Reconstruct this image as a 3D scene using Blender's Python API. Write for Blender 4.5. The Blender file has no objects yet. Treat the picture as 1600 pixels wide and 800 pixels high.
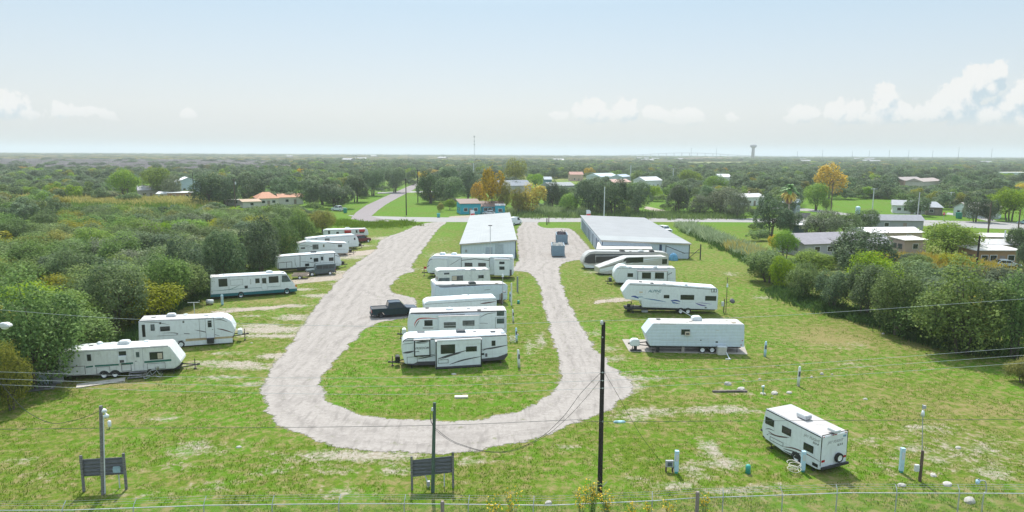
import bpy, bmesh, math, random
import numpy as np
from mathutils import Vector, Matrix

# ------------------------------------------------------------------ camera, light, exposure
S = bpy.context.scene
COL = S.collection
R = math.radians
FPX, CAMH, ROLL = 1060.0, 21.0, R(0.28)          # focal length in photo pixels (1600 wide), drone height, tilt of the horizon
TH = math.atan((400 - 239) / FPX)                 # camera pitch below the horizontal
cam_d = bpy.data.cameras.new('camera')
cam_d.sensor_width = 36; cam_d.lens = 36 * FPX / 1600
cam_d.clip_start = 0.5; cam_d.clip_end = 60000
cam = bpy.data.objects.new('camera', cam_d); COL.objects.link(cam)
cam.matrix_world = Matrix.Translation((0, 0, CAMH)) @ Matrix.Rotation(R(90) - TH, 4, 'X') @ Matrix.Rotation(ROLL, 4, 'Z')
S.camera = cam
S.render.engine = 'CYCLES'
S.render.resolution_x, S.render.resolution_y = 1024, 512
S.view_settings.view_transform = 'Standard'; S.view_settings.look = 'None'
S.view_settings.gamma = 1; S.view_settings.use_curve_mapping = False
S.view_settings.exposure = EXPOSURE = 0.66
S.cycles.max_bounces = 6; S.cycles.transparent_max_bounces = 12; S.cycles.volume_bounces = 1
S.cycles.use_denoising = True

SUN_EL, SUN_AZ = 56.0, -6.0                       # degrees; azimuth from +Y towards +X
sun_d = bpy.data.lights.new('sun', 'SUN'); sun_d.energy = 3.7; sun_d.angle = R(.6); sun_d.color = (1.0, .955, .88)
sun = bpy.data.objects.new('sun', sun_d); COL.objects.link(sun)
az, el = R(SUN_AZ), R(SUN_EL)
to_sun = Vector((math.sin(az) * math.cos(el), math.cos(az) * math.cos(el), math.sin(el)))
sun.rotation_euler = (-to_sun).to_track_quat('-Z', 'Y').to_euler()

def G(x, y, z=0.0):
    """photo pixel (1600x800) -> point on the horizontal plane at height z"""
    u, v = x - 800, y - 400
    c, s = math.cos(ROLL), math.sin(ROLL)
    u, v = u * c + v * s, -u * s + v * c
    dn = FPX * math.sin(TH) + v * math.cos(TH); fw = FPX * math.cos(TH) - v * math.sin(TH)
    t = (CAMH - z) / dn
    return Vector((u * t, fw * t, z))
def RAY(x, y):
    u, v = x - 800, y - 400
    c, s = math.cos(ROLL), math.sin(ROLL)
    u, v = u * c + v * s, -u * s + v * c
    return Vector((u, FPX * math.cos(TH) - v * math.sin(TH), -(FPX * math.sin(TH) + v * math.cos(TH))))
def PXL(X, Y, Z):
    dz = Z - CAMH
    fw = Y * math.cos(TH) - dz * math.sin(TH); up = Y * math.sin(TH) + dz * math.cos(TH)
    fw = np.maximum(fw, 1e-3) if not np.isscalar(fw) else max(fw, 1e-3)
    u = FPX * X / fw; v = -FPX * up / fw
    c, s = math.cos(ROLL), math.sin(ROLL)
    return 800 + u * c - v * s, 400 + u * s + v * c
def ATY(x, y, Y0):
    """photo pixel -> point on the vertical plane Y = Y0"""
    r = RAY(x, y); t = Y0 / r.y
    return Vector((r.x * t, Y0, CAMH + r.z * t))
def HGT(x, yb, yt):
    """height of something standing at pixel (x,yb) whose top is at row yt"""
    p = G(x, yb); return ATY(x, yt, p.y).z

# ------------------------------------------------------------------ world: daylight sky with cumulus
W = bpy.data.worlds.new('World'); S.world = W; W.use_nodes = True
def build_world():
    nt = W.node_tree; N = nt.nodes; L = nt.links; N.clear()
    out = N.new('ShaderNodeOutputWorld')
    sky = N.new('ShaderNodeTexSky'); sky.sky_type = 'NISHITA'; sky.sun_disc = False
    sky.sun_elevation = R(SUN_EL); sky.sun_rotation = R(SUN_AZ); sky.altitude = 0
    sky.air_density = 1.0; sky.dust_density = 2.2; sky.ozone_density = 1.2
    tc = N.new('ShaderNodeTexCoord')
    sp = N.new('ShaderNodeSeparateXYZ'); L.new(tc.outputs['Generated'], sp.inputs[0])
    def m(op, a, b=None, c=None, clamp=False):
        n = N.new('ShaderNodeMath'); n.operation = op; n.use_clamp = clamp
        for i, v in enumerate((a, b, c)):
            if v is None: continue
            if isinstance(v, (int, float)): n.inputs[i].default_value = v
            else: L.new(v, n.inputs[i])
        return n.outputs[0]
    # milky veil: humid air low down, unseen sky overhead brightened to fill shaded sides
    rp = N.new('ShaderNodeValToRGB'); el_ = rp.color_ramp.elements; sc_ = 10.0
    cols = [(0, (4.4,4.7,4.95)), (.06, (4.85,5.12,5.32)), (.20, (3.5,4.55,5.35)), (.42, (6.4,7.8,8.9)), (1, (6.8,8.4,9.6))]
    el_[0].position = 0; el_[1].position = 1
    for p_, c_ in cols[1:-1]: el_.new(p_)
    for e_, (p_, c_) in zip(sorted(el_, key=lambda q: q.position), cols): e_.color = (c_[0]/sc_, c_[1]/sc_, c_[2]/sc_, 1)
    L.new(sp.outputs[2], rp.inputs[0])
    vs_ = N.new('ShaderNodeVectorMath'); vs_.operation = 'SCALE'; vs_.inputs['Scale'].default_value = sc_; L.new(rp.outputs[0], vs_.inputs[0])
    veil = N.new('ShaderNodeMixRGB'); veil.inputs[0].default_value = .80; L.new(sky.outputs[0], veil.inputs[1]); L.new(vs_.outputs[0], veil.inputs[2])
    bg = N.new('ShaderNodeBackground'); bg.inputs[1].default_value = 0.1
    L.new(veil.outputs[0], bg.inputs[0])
    # clouds: blobs on the sphere of directions, edges broken by noise
    ysafe = m('MAXIMUM', sp.outputs[1], 0.05)
    cu = m('DIVIDE', sp.outputs[0], ysafe); cv = m('DIVIDE', sp.outputs[2], ysafe)
    cxy = N.new('ShaderNodeCombineXYZ'); L.new(cu, cxy.inputs[0]); L.new(cv, cxy.inputs[1])
    g = bpy.data.node_groups.new('cloud_density', 'ShaderNodeTree')
    g.interface.new_socket('P', in_out='INPUT', socket_type='NodeSocketVector')
    g.interface.new_socket('D', in_out='OUTPUT', socket_type='NodeSocketFloat')
    gi = g.nodes.new('NodeGroupInput'); go = g.nodes.new('NodeGroupOutput')
    def gm(op, a, b=None, c=None):
        n = g.nodes.new('ShaderNodeMath'); n.operation = op
        for i, v in enumerate((a, b, c)):
            if v is None: continue
            if isinstance(v, (int, float)): n.inputs[i].default_value = v
            else: g.links.new(v, n.inputs[i])
        return n.outputs[0]
    def gv(op, a, b):
        n = g.nodes.new('ShaderNodeVectorMath'); n.operation = op
        for i, v in enumerate((a, b)):
            if isinstance(v, tuple): n.inputs[i].default_value = v
            else: g.links.new(v, n.inputs[i])
        return n
    nz = g.nodes.new('ShaderNodeTexNoise'); nz.inputs['Scale'].default_value = 26; nz.inputs['Detail'].default_value = 7; nz.inputs['Roughness'].default_value = .58
    g.links.new(gi.outputs[0], nz.inputs['Vector'])
    off = gv('SUBTRACT', nz.outputs['Color'], (.5, .5, .5)).outputs[0]
    off = gv('MULTIPLY', off, (.022, .022, 0)).outputs[0]
    pw = gv('ADD', gi.outputs[0], off).outputs[0]
    blobs = [  # photo px centre, radii px, weight
        (12,164,26,22,.9),(44,178,18,10,.9),(-4,158,18,18,.9),(98,172,22,12,.75),(135,177,26,8,.75),(168,182,18,6,.7),(294,178,12,9,1),
        (873,180,16,8,.9),(922,174,24,18,1),(940,182,20,10,1),(976,172,17,19,1.1),(985,160,9,10,1),(1022,176,18,13,.85),(1045,185,20,8,.7),(1072,182,24,14,1),(1146,183,12,7,.7),
        (1258,176,20,14,1),(1240,184,14,8,.9),(1310,176,22,20,1),(1335,168,18,14,1),(1345,184,34,11,1),(1385,160,22,26,1.1),(1395,178,34,18,1.1),(1420,184,26,10,1),
        (1460,176,30,17,1.1),(1478,158,24,20,1.1),(1500,168,34,26,1.2),(1505,150,26,30,1.2),(1530,128,24,24,1.2),(1518,122,18,16,1),(1562,112,14,17,1.1),(1550,135,18,12,.9),(1540,180,34,18,1),
        (1575,165,22,24,1),(1600,150,22,26,1),(1590,185,40,14,.9),(1640,150,40,40,1),(1700,170,60,30,1),(-60,165,50,25,1)]
    def uv(x, y):
        r = RAY(x, y); return r.x / r.y, r.z / r.y
    cur = None
    for (x, y, rx, ry, w) in blobs:
        u0, v0 = uv(x, y); u1, _ = uv(x + rx, y); _, v1 = uv(x, y - ry)
        a = gv('SUBTRACT', pw, (u0, v0, 0)).outputs[0]
        a = gv('MULTIPLY', a, (.80 / abs(u1 - u0), .80 / abs(v1 - v0), 0)).outputs[0]
        ln = g.nodes.new('ShaderNodeVectorMath'); ln.operation = 'LENGTH'; g.links.new(a, ln.inputs[0])
        d = gm('MULTIPLY_ADD', ln.outputs['Value'], -w, w)
        cur = d if cur is None else gm('SMOOTH_MAX', cur, d, .15)
    nz2 = g.nodes.new('ShaderNodeTexNoise'); nz2.inputs['Scale'].default_value = 75; nz2.inputs['Detail'].default_value = 8; nz2.inputs['Roughness'].default_value = .6
    g.links.new(gi.outputs[0], nz2.inputs['Vector'])
    d = gm('MULTIPLY_ADD', gm('SUBTRACT', nz2.outputs[0], .5), 1.5, cur)
    g.links.new(d, go.inputs[0])
    def dens(off):
        n = N.new('ShaderNodeGroup'); n.node_tree = g
        a = N.new('ShaderNodeVectorMath'); a.operation = 'ADD'; a.inputs[1].default_value = off
        L.new(cxy.outputs[0], a.inputs[0]); L.new(a.outputs[0], n.inputs[0]); return n.outputs[0]
    d0 = dens((0, 0, 0)); d1 = dens((-.006, .020, 0))
    al = N.new('ShaderNodeMapRange'); al.interpolation_type = 'SMOOTHSTEP'; al.inputs[1].default_value = .02; al.inputs[2].default_value = .27
    L.new(d0, al.inputs[0])
    base = N.new('ShaderNodeMapRange'); base.interpolation_type = 'SMOOTHSTEP'; base.inputs[1].default_value = .034; base.inputs[2].default_value = .062
    L.new(cv, base.inputs[0])
    alpha = m('MULTIPLY', m('MULTIPLY', al.outputs[0], base.outputs[0]), .95)
    front = m('GREATER_THAN', sp.outputs[1], .05); alpha = m('MULTIPLY', alpha, front)
    lit = m('MULTIPLY_ADD', m('SUBTRACT', d0, d1), 1.5, .50, clamp=True)
    cc = N.new('ShaderNodeMixRGB'); cc.inputs[1].default_value = (.58, .70, .78, 1); cc.inputs[2].default_value = (.92, .92, .91, 1)
    L.new(lit, cc.inputs[0])
    bgc = N.new('ShaderNodeBackground'); L.new(cc.outputs[0], bgc.inputs[0]); bgc.inputs[1].default_value = .635
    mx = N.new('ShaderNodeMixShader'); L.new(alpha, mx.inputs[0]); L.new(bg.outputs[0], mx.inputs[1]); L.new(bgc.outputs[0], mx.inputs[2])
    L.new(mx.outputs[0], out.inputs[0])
build_world()

# ------------------------------------------------------------------ mesh helpers
rnd = random.Random(7)
class MB:
    """collects shapes, builds ONE mesh object"""
    def __init__(s): s.v = []; s.f = []; s.m = []
    def add(s, vs, fs, m=0):
        n = len(s.v); s.v += [tuple(v) for v in vs]
        for f in fs: s.f.append(tuple(i + n for i in f)); s.m.append(m)
    def box(s, x0, x1, y0, y1, z0, z1, m=0):
        v = [(x0,y0,z0),(x1,y0,z0),(x1,y1,z0),(x0,y1,z0),(x0,y0,z1),(x1,y0,z1),(x1,y1,z1),(x0,y1,z1)]
        s.add(v, [(0,3,2,1),(4,5,6,7),(0,1,5,4),(1,2,6,5),(2,3,7,6),(3,0,4,7)], m)
    def prism(s, poly, y0, y1, m=0):
        """polygon in (x,z) extruded along y; y may be a function pair for slanting"""
        n = len(poly)
        v = [(p[0], y0, p[1]) for p in poly] + [(p[0], y1, p[1]) for p in poly]
        a = sum(poly[i][0]*poly[(i+1)%n][1]-poly[(i+1)%n][0]*poly[i][1] for i in range(n))
        f = [tuple(range(n)), tuple(range(2*n-1, n-1, -1))] + [(i, i+n, (i+1)%n+n, (i+1)%n) for i in range(n)]
        if a < 0: f = [tuple(reversed(q)) for q in f]
        s.add(v, f, m)
    def prismz(s, poly, z0, z1, m=0):
        n = len(poly)
        v = [(p[0], p[1], z0) for p in poly] + [(p[0], p[1], z1) for p in poly]
        a = sum(poly[i][0]*poly[(i+1)%n][1]-poly[(i+1)%n][0]*poly[i][1] for i in range(n))
        f = [tuple(range(n-1,-1,-1)), tuple(range(n, 2*n))] + [(i, (i+1)%n, (i+1)%n+n, i+n) for i in range(n)]
        if a < 0: f = [tuple(reversed(q)) for q in f]
        s.add(v, f, m)
    def tube(s, pts, r, n=8, m=0, cap=True):
        pts = [Vector(p) for p in pts]; rs = r if isinstance(r, (list, tuple)) else [r] * len(pts)
        vs = []; up = Vector((0, 0, 1))
        for i, p in enumerate(pts):
            d = (pts[min(i+1, len(pts)-1)] - pts[max(i-1, 0)])
            d = d.normalized() if d.length > 1e-9 else up
            a = d.cross(up) if abs(d.z) < .95 else d.cross(Vector((1, 0, 0)))
            a.normalize(); b = d.cross(a)
            for k in range(n):
                t = 2 * math.pi * k / n; vs.append(p + (a * math.cos(t) + b * math.sin(t)) * rs[i])
        fs = [(i*n+k, i*n+(k+1)%n, (i+1)*n+(k+1)%n, (i+1)*n+k) for i in range(len(pts)-1) for k in range(n)]
        if cap: fs += [tuple(range(n-1,-1,-1)), tuple(range((len(pts)-1)*n, len(pts)*n))]
        s.add(vs, fs, m)
    def dome(s, c, rx, ry, rz, m=0, n=10, k=4):
        vs = []; fs = []
        for j in range(k + 1):
            ph = math.pi / 2 * j / k
            for i in range(n):
                t = 2 * math.pi * i / n
                vs.append((c[0] + rx*math.cos(ph)*math.cos(t), c[1] + ry*math.cos(ph)*math.sin(t), c[2] + rz*math.sin(ph)))
        for j in range(k):
            for i in range(n): fs.append((j*n+i, j*n+(i+1)%n, (j+1)*n+(i+1)%n, (j+1)*n+i))
        fs.append(tuple(range(n-1, -1, -1)))
        s.add(vs, fs, m)
    def build(s, name, mats, parent=None, bevel=0, smooth=False):
        me = bpy.data.meshes.new(name); me.from_pydata(s.v, [], s.f)
        mats = mats if isinstance(mats, (list, tuple)) else [mats]
        for q in mats: me.materials.append(q)
        if len(mats) > 1: me.polygons.foreach_set('material_index', s.m)
        if bevel or True:
            bm = bmesh.new(); bm.from_mesh(me)
            if bevel:
                bmesh.ops.bevel(bm, geom=[e for e in bm.edges if e.calc_face_angle(0) > .4], offset=bevel, segments=2, affect='EDGES', clamp_overlap=True)
            bmesh.ops.recalc_face_normals(bm, faces=bm.faces)
            bm.to_mesh(me); bm.free()
        if smooth: me.polygons.foreach_set('use_smooth', [True] * len(me.polygons))
        o = bpy.data.objects.new(name, me); COL.objects.link(o)
        if parent: o.parent = parent
        return o
def tag(o, label=None, cat=None, group=None, kind=None):
    for k, v in (('label', label), ('category', cat), ('group', group), ('kind', kind)):
        if v: o[k] = v
    return o
def thing(name, label, cat, loc=(0, 0, 0), rz=0, group=None):
    o = bpy.data.objects.new(name, None); COL.objects.link(o)
    o.location = loc; o.rotation_euler = (0, 0, rz); o.empty_display_size = .3
    return tag(o, label, cat, group)
def copy_tree(o, parent=None):
    c = o.copy(); COL.objects.link(c); c.parent = parent
    for ch in list(o.children): copy_tree(ch, c)
    return c

# ------------------------------------------------------------------ materials
MATS = {}
def mat(name, col, rough=.6, metal=0, nscale=3., nvar=.12, bump=0., bscale=30., dirt=0., wave=None, spec=.4, coat=0, stretch=None):
    if name in MATS: return MATS[name]
    M = bpy.data.materials.new(name); M.use_nodes = True; MATS[name] = M
    nt = M.node_tree; N = nt.nodes; L = nt.links; b = N['Principled BSDF']
    b.inputs['Roughness'].default_value = rough; b.inputs['Metallic'].default_value = metal
    b.inputs['Specular IOR Level'].default_value = spec; b.inputs['Coat Weight'].default_value = coat
    tc = N.new('ShaderNodeTexCoord'); src = tc.outputs['Object']
    if stretch:
        mp = N.new('ShaderNodeMapping'); mp.inputs['Scale'].default_value = stretch; L.new(src, mp.inputs[0]); src = mp.outputs[0]
    nz = N.new('ShaderNodeTexNoise'); nz.inputs['Scale'].default_value = nscale; nz.inputs['Detail'].default_value = 5
    L.new(src, nz.inputs['Vector'])
    mx = N.new('ShaderNodeMixRGB')
    lo = [max(0, c * (1 - nvar)) for c in col]; hi = [min(1, c * (1 + nvar)) for c in col]
    mx.inputs[1].default_value = (*lo, 1); mx.inputs[2].default_value = (*hi, 1)
    mr = N.new('ShaderNodeMapRange'); mr.inputs[1].default_value = .3; mr.inputs[2].default_value = .7
    L.new(nz.outputs[0], mr.inputs[0]); L.new(mr.outputs[0], mx.inputs[0]); c = mx.outputs[0]
    if dirt:
        n2 = N.new('ShaderNodeTexNoise'); n2.inputs['Scale'].default_value = 1.3; n2.inputs['Detail'].default_value = 9; n2.inputs['Roughness'].default_value = .7
        mp = N.new('ShaderNodeMapping'); mp.inputs['Scale'].default_value = (2.6, 2.6, .7); L.new(tc.outputs['Object'], mp.inputs[0]); L.new(mp.outputs[0], n2.inputs['Vector'])
        r2 = N.new('ShaderNodeMapRange'); r2.inputs[1].default_value = .5; r2.inputs[2].default_value = .75; r2.inputs[4].default_value = dirt; L.new(n2.outputs[0], r2.inputs[0])
        m2 = N.new('ShaderNodeMixRGB'); m2.inputs[2].default_value = (.22, .19, .15, 1); L.new(r2.outputs[0], m2.inputs[0]); L.new(c, m2.inputs[1]); c = m2.outputs[0]
    L.new(c, b.inputs['Base Color'])
    h = None
    if wave:   # (axis, period m, strength)
        wv = N.new('ShaderNodeTexWave'); wv.bands_direction = wave[0]; wv.inputs['Scale'].default_value = 1 / wave[1] / 3.1831 * 1.0
        wv.wave_profile = 'SIN'; L.new(tc.outputs['Object'], wv.inputs['Vector'])
        bp = N.new('ShaderNodeBump'); bp.inputs['Strength'].default_value = wave[2]; bp.inputs['Distance'].default_value = .03
        L.new(wv.outputs[0], bp.inputs['Height']); L.new(bp.outputs[0], b.inputs['Normal']); h = bp
    if bump:
        n3 = N.new('ShaderNodeTexNoise'); n3.inputs['Scale'].default_value = bscale; n3.inputs['Detail'].default_value = 4; L.new(src, n3.inputs['Vector'])
        b3 = N.new('ShaderNodeBump'); b3.inputs['Strength'].default_value = bump; b3.inputs['Distance'].default_value = .02
        L.new(n3.outputs[0], b3.inputs['Height'])
        if h: L.new(h.outputs[0], b3.inputs['Normal'])
        L.new(b3.outputs[0], b.inputs['Normal'])
    return M
white = mat('white_paint', (.66, .705, .735), .38, nvar=.05, dirt=.20)
white2 = mat('aged_white_paint', (.61, .635, .62), .5, nvar=.08, dirt=.4)
white_rib = mat('ribbed_white_aluminium', (.56, .64, .72), .4, nvar=.05, dirt=.2, wave=('Z', .16, .5))
roofw = mat('rubber_roof', (.42, .40, .395), .6, nscale=1.2, nvar=.13, dirt=.4)
roofd = mat('stained_rubber_roof', (.46, .45, .43), .7, nscale=1.2, nvar=.14, dirt=.5)
glassm = mat('tinted_glass', (.018, .026, .028), .12, nvar=.3, nscale=.8, spec=.6)
glassg = mat('grey_curtained_glass', (.10, .11, .11), .2, nvar=.5, nscale=2)
glassl = mat('windscreen_glass', (.06, .09, .10), .1, nvar=.5, nscale=1.5, spec=.6)
black = mat('black_plastic', (.01, .01, .012), .45, nvar=.2)
blackp = mat('black_paint', (.008, .022, .045), .25, nvar=.1, coat=.35, spec=.35)
tyre = mat('tyre_rubber', (.022, .022, .024), .8)
rimm = mat('wheel_rim', (.75, .76, .77), .4)
rimd = mat('dark_wheel_rim', (.05, .05, .055), .4, metal=.4)
dark = mat('dark_chassis', (.03, .03, .032), .7)
charcoal = mat('charcoal_skirt', (.065, .06, .07), .5, nvar=.12)
greyp = mat('grey_paint', (.33, .34, .36), .5)
lgrey = mat('light_grey_plastic', (.55, .57, .59), .5, nvar=.06)
dacm = mat('dark_cooler_cover', (.045, .055, .065), .5, nvar=.2)
teal = mat('teal_paint', (.015, .13, .16), .35, nvar=.1, dirt=.1)
dgreen = mat('green_stripe', (.02, .13, .10), .5, nvar=.2)
red = mat('red_paint', (.42, .03, .03), .4)
redl = mat('red_lamp', (.35, .01, .02), .25)
amber = mat('amber_lamp', (.6, .2, .02), .3)
stripeg = mat('grey_stripe', (.10, .095, .105), .5, nvar=.15)
stripem = mat('maroon_stripe', (.10, .03, .035), .5, nvar=.2)
blue = mat('blue_stripe', (.03, .06, .28), .45, nvar=.2)
lblue = mat('pale_blue_stripe', (.16, .30, .42), .45, nvar=.2)
purple = mat('purple_stripe', (.14, .10, .32), .45, nvar=.2)
tan = mat('tan_skirt', (.42, .33, .20), .6, nvar=.15, dirt=.2)
beige = mat('beige_blind', (.50, .43, .34), .7)
coachg = mat('coach_grey_paint', (.16, .155, .15), .3, nvar=.06, coat=.4)
coacht = mat('coach_taupe_paint', (.47, .455, .43), .3, nvar=.06, coat=.4)
chrome = mat('bright_metal', (.7, .7, .72), .25, metal=.9)
galv = mat('galvanised_steel', (.42, .44, .45), .45, metal=.3, nvar=.12)
woodg = mat('weathered_wood', (.17, .165, .165), .85, nscale=2, nvar=.45, stretch=(1.5, 1.5, 14), bump=.3)
plank = mat('weathered_planks', (.12, .125, .145), .85, nscale=2.5, nvar=.4, stretch=(1, 1, 9), bump=.4, wave=('Z', .24, 1.0))
creo = mat('creosote_pole', (.022, .018, .018), .75, nscale=3, nvar=.35, stretch=(4, 4, .5), bump=.3)
brownp = mat('brown_pole', (.11, .075, .06), .85, nscale=3, nvar=.3, stretch=(4, 4, .5), bump=.3)
pedm = mat('pedestal_paint', (.42, .60, .72), .5, nvar=.08, dirt=.1)
pedt = mat('turquoise_cap', (.05, .33, .28), .5, nvar=.1)
concrete = mat('concrete', (.33, .295, .265), .85, nscale=1.5, nvar=.12, dirt=.25, bump=.3)
rock = mat('limestone', (.44, .415, .38), .9, nscale=4, nvar=.15, bump=.6, bscale=8)
wirem = mat('aluminium_wire', (.55, .57, .58), .4, metal=.2)
cablem = mat('black_cable', (.03, .035, .04), .6)
# ------------------------------------------------------------------ signed distance to polygons given in photo pixels
def wpoly(px): return np.array([G(*p)[:2] for p in px])
def inside(P, poly):
    x, y = P[:, 0], P[:, 1]; c = np.zeros(len(P), bool); n = len(poly); j = n - 1
    for i in range(n):
        xi, yi = poly[i]; xj, yj = poly[j]
        cond = ((yi > y) != (yj > y)) & (x < (xj - xi) * (y - yi) / ((yj - yi) if yj != yi else 1e-9) + xi)
        c ^= cond; j = i
    return c
def sdist(P, poly):
    d = np.full(len(P), 1e9); n = len(poly)
    for i in range(n):
        a = poly[i]; b = poly[(i + 1) % n]; ab = b - a
        t = np.clip(((P - a) @ ab) / max(ab @ ab, 1e-9), 0, 1)
        q = P - (a + t[:, None] * ab); d = np.minimum(d, np.hypot(q[:, 0], q[:, 1]))
    return np.where(inside(P, poly), d, -d)
def smooth_closed(px, it=2):
    for _ in range(it):
        q = []
        for i in range(len(px)):
            a, b = px[i], px[(i + 1) % len(px)]
            q += [(a[0]*.75+b[0]*.25, a[1]*.75+b[1]*.25), (a[0]*.25+b[0]*.75, a[1]*.25+b[1]*.75)]
        px = q
    return px

LOOP_OUT = [(690,346),(655,350),(630,362),(600,372),(590,380),(588,392),(560,408),(540,425),(520,448),(500,470),(484,492),(468,515),(450,545),(425,572),(414,596),(412,630),(424,655),
            (455,676),(500,692),(560,702),(620,708),(680,708),(740,704),(800,694),(850,682),(895,664),(930,650),(965,632),(990,612),(985,595),(955,574),(932,548),(915,520),(898,490),(882,462),(874,432),(874,409),
            (930,404),(926,392),(912,377),(895,358),(880,356),(850,357),(838,350),(845,346),(815,346),(815,352),(806,356),(812,409),(800,420),(790,428),(760,432),(700,432),(655,432),(640,420),(655,398),(668,380),(684,358),(700,347)]
ISLAND = [(640,424),(622,432),(612,446),(608,458),(640,462),(650,470),(655,492),(620,500),(592,503),(570,514),(545,540),(524,562),(506,586),(500,603),(508,622),(530,637),(572,650),(630,657),(690,659),(750,656),(800,648),(838,633),(866,608),(878,588),(872,560),(862,524),(852,490),(846,460),(838,436),(824,424),(800,424),(770,420),(700,421)]
WEST = [(720,349),(700,349),(690,352),(680,366),(670,384),(660,400),(668,408),(700,408),(724,403)]
STREET = [(540,336),(578,337.6),(640,339.2),(720,340),(890,340.5),(1150,341),(1300,342),(1440,343.8),(1600,348),(1900,357),(1900,377),(1600,359),(1440,353),(1300,349.5),(1150,347.2),(1000,346.8),(845,347),(700,347),(650,346.5),(610,343),(570,342)]
DIAG = [(548,342),(556,332),(572,321),(600,308),(635,292.5),(652,285),(680,272),(684,272),(659,287),(645,297),(622,309),(604,319),(590,329),(580,338),(600,343),(620,347),(570,346)]
SIDE_DRIVE = [(590,300.5),(645,298.5),(690,298.5),(690,300.2),(640,301),(590,303)]

# ------------------------------------------------------------------ ground sheet
def axis(lo, hi, step, far_lo, far_hi, g=1.28):
    c = list(np.arange(lo, hi + 1e-6, step)); s = step
    while c[-1] < far_hi: s *= g; c.append(min(c[-1] + s, far_hi))
    s = step
    while c[0] > far_lo: s *= g; c.insert(0, max(c[0] - s, far_lo))
    return np.array(c)
def grid_mesh(name, xs, ys, z):
    X, Y = np.meshgrid(xs, ys); n, m_ = X.shape
    co = np.stack([X.ravel(), Y.ravel(), np.full(X.size, z)], 1)
    idx = np.arange(n * m_).reshape(n, m_)
    f = np.stack([idx[:-1,:-1].ravel(), idx[:-1,1:].ravel(), idx[1:,1:].ravel(), idx[1:,:-1].ravel()], 1)
    return co, f
def np_mesh(name, co, f, attrs=None):
    me = bpy.data.meshes.new(name); k = f.shape[1]
    me.vertices.add(len(co)); me.vertices.foreach_set('co', co.astype(np.float32).ravel())
    me.loops.add(f.size); me.loops.foreach_set('vertex_index', f.astype(np.int32).ravel())
    me.polygons.add(len(f)); me.polygons.foreach_set('loop_start', np.arange(0, f.size, k, dtype=np.int32))
    me.update(calc_edges=True)
    for kx, (ty, a) in (attrs or {}).items():
        at = me.attributes.new(kx, ty, 'POINT'); at.data.foreach_set('color' if ty == 'FLOAT_COLOR' else 'value', a.astype(np.float32).ravel())
    me.validate(); return me
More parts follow.
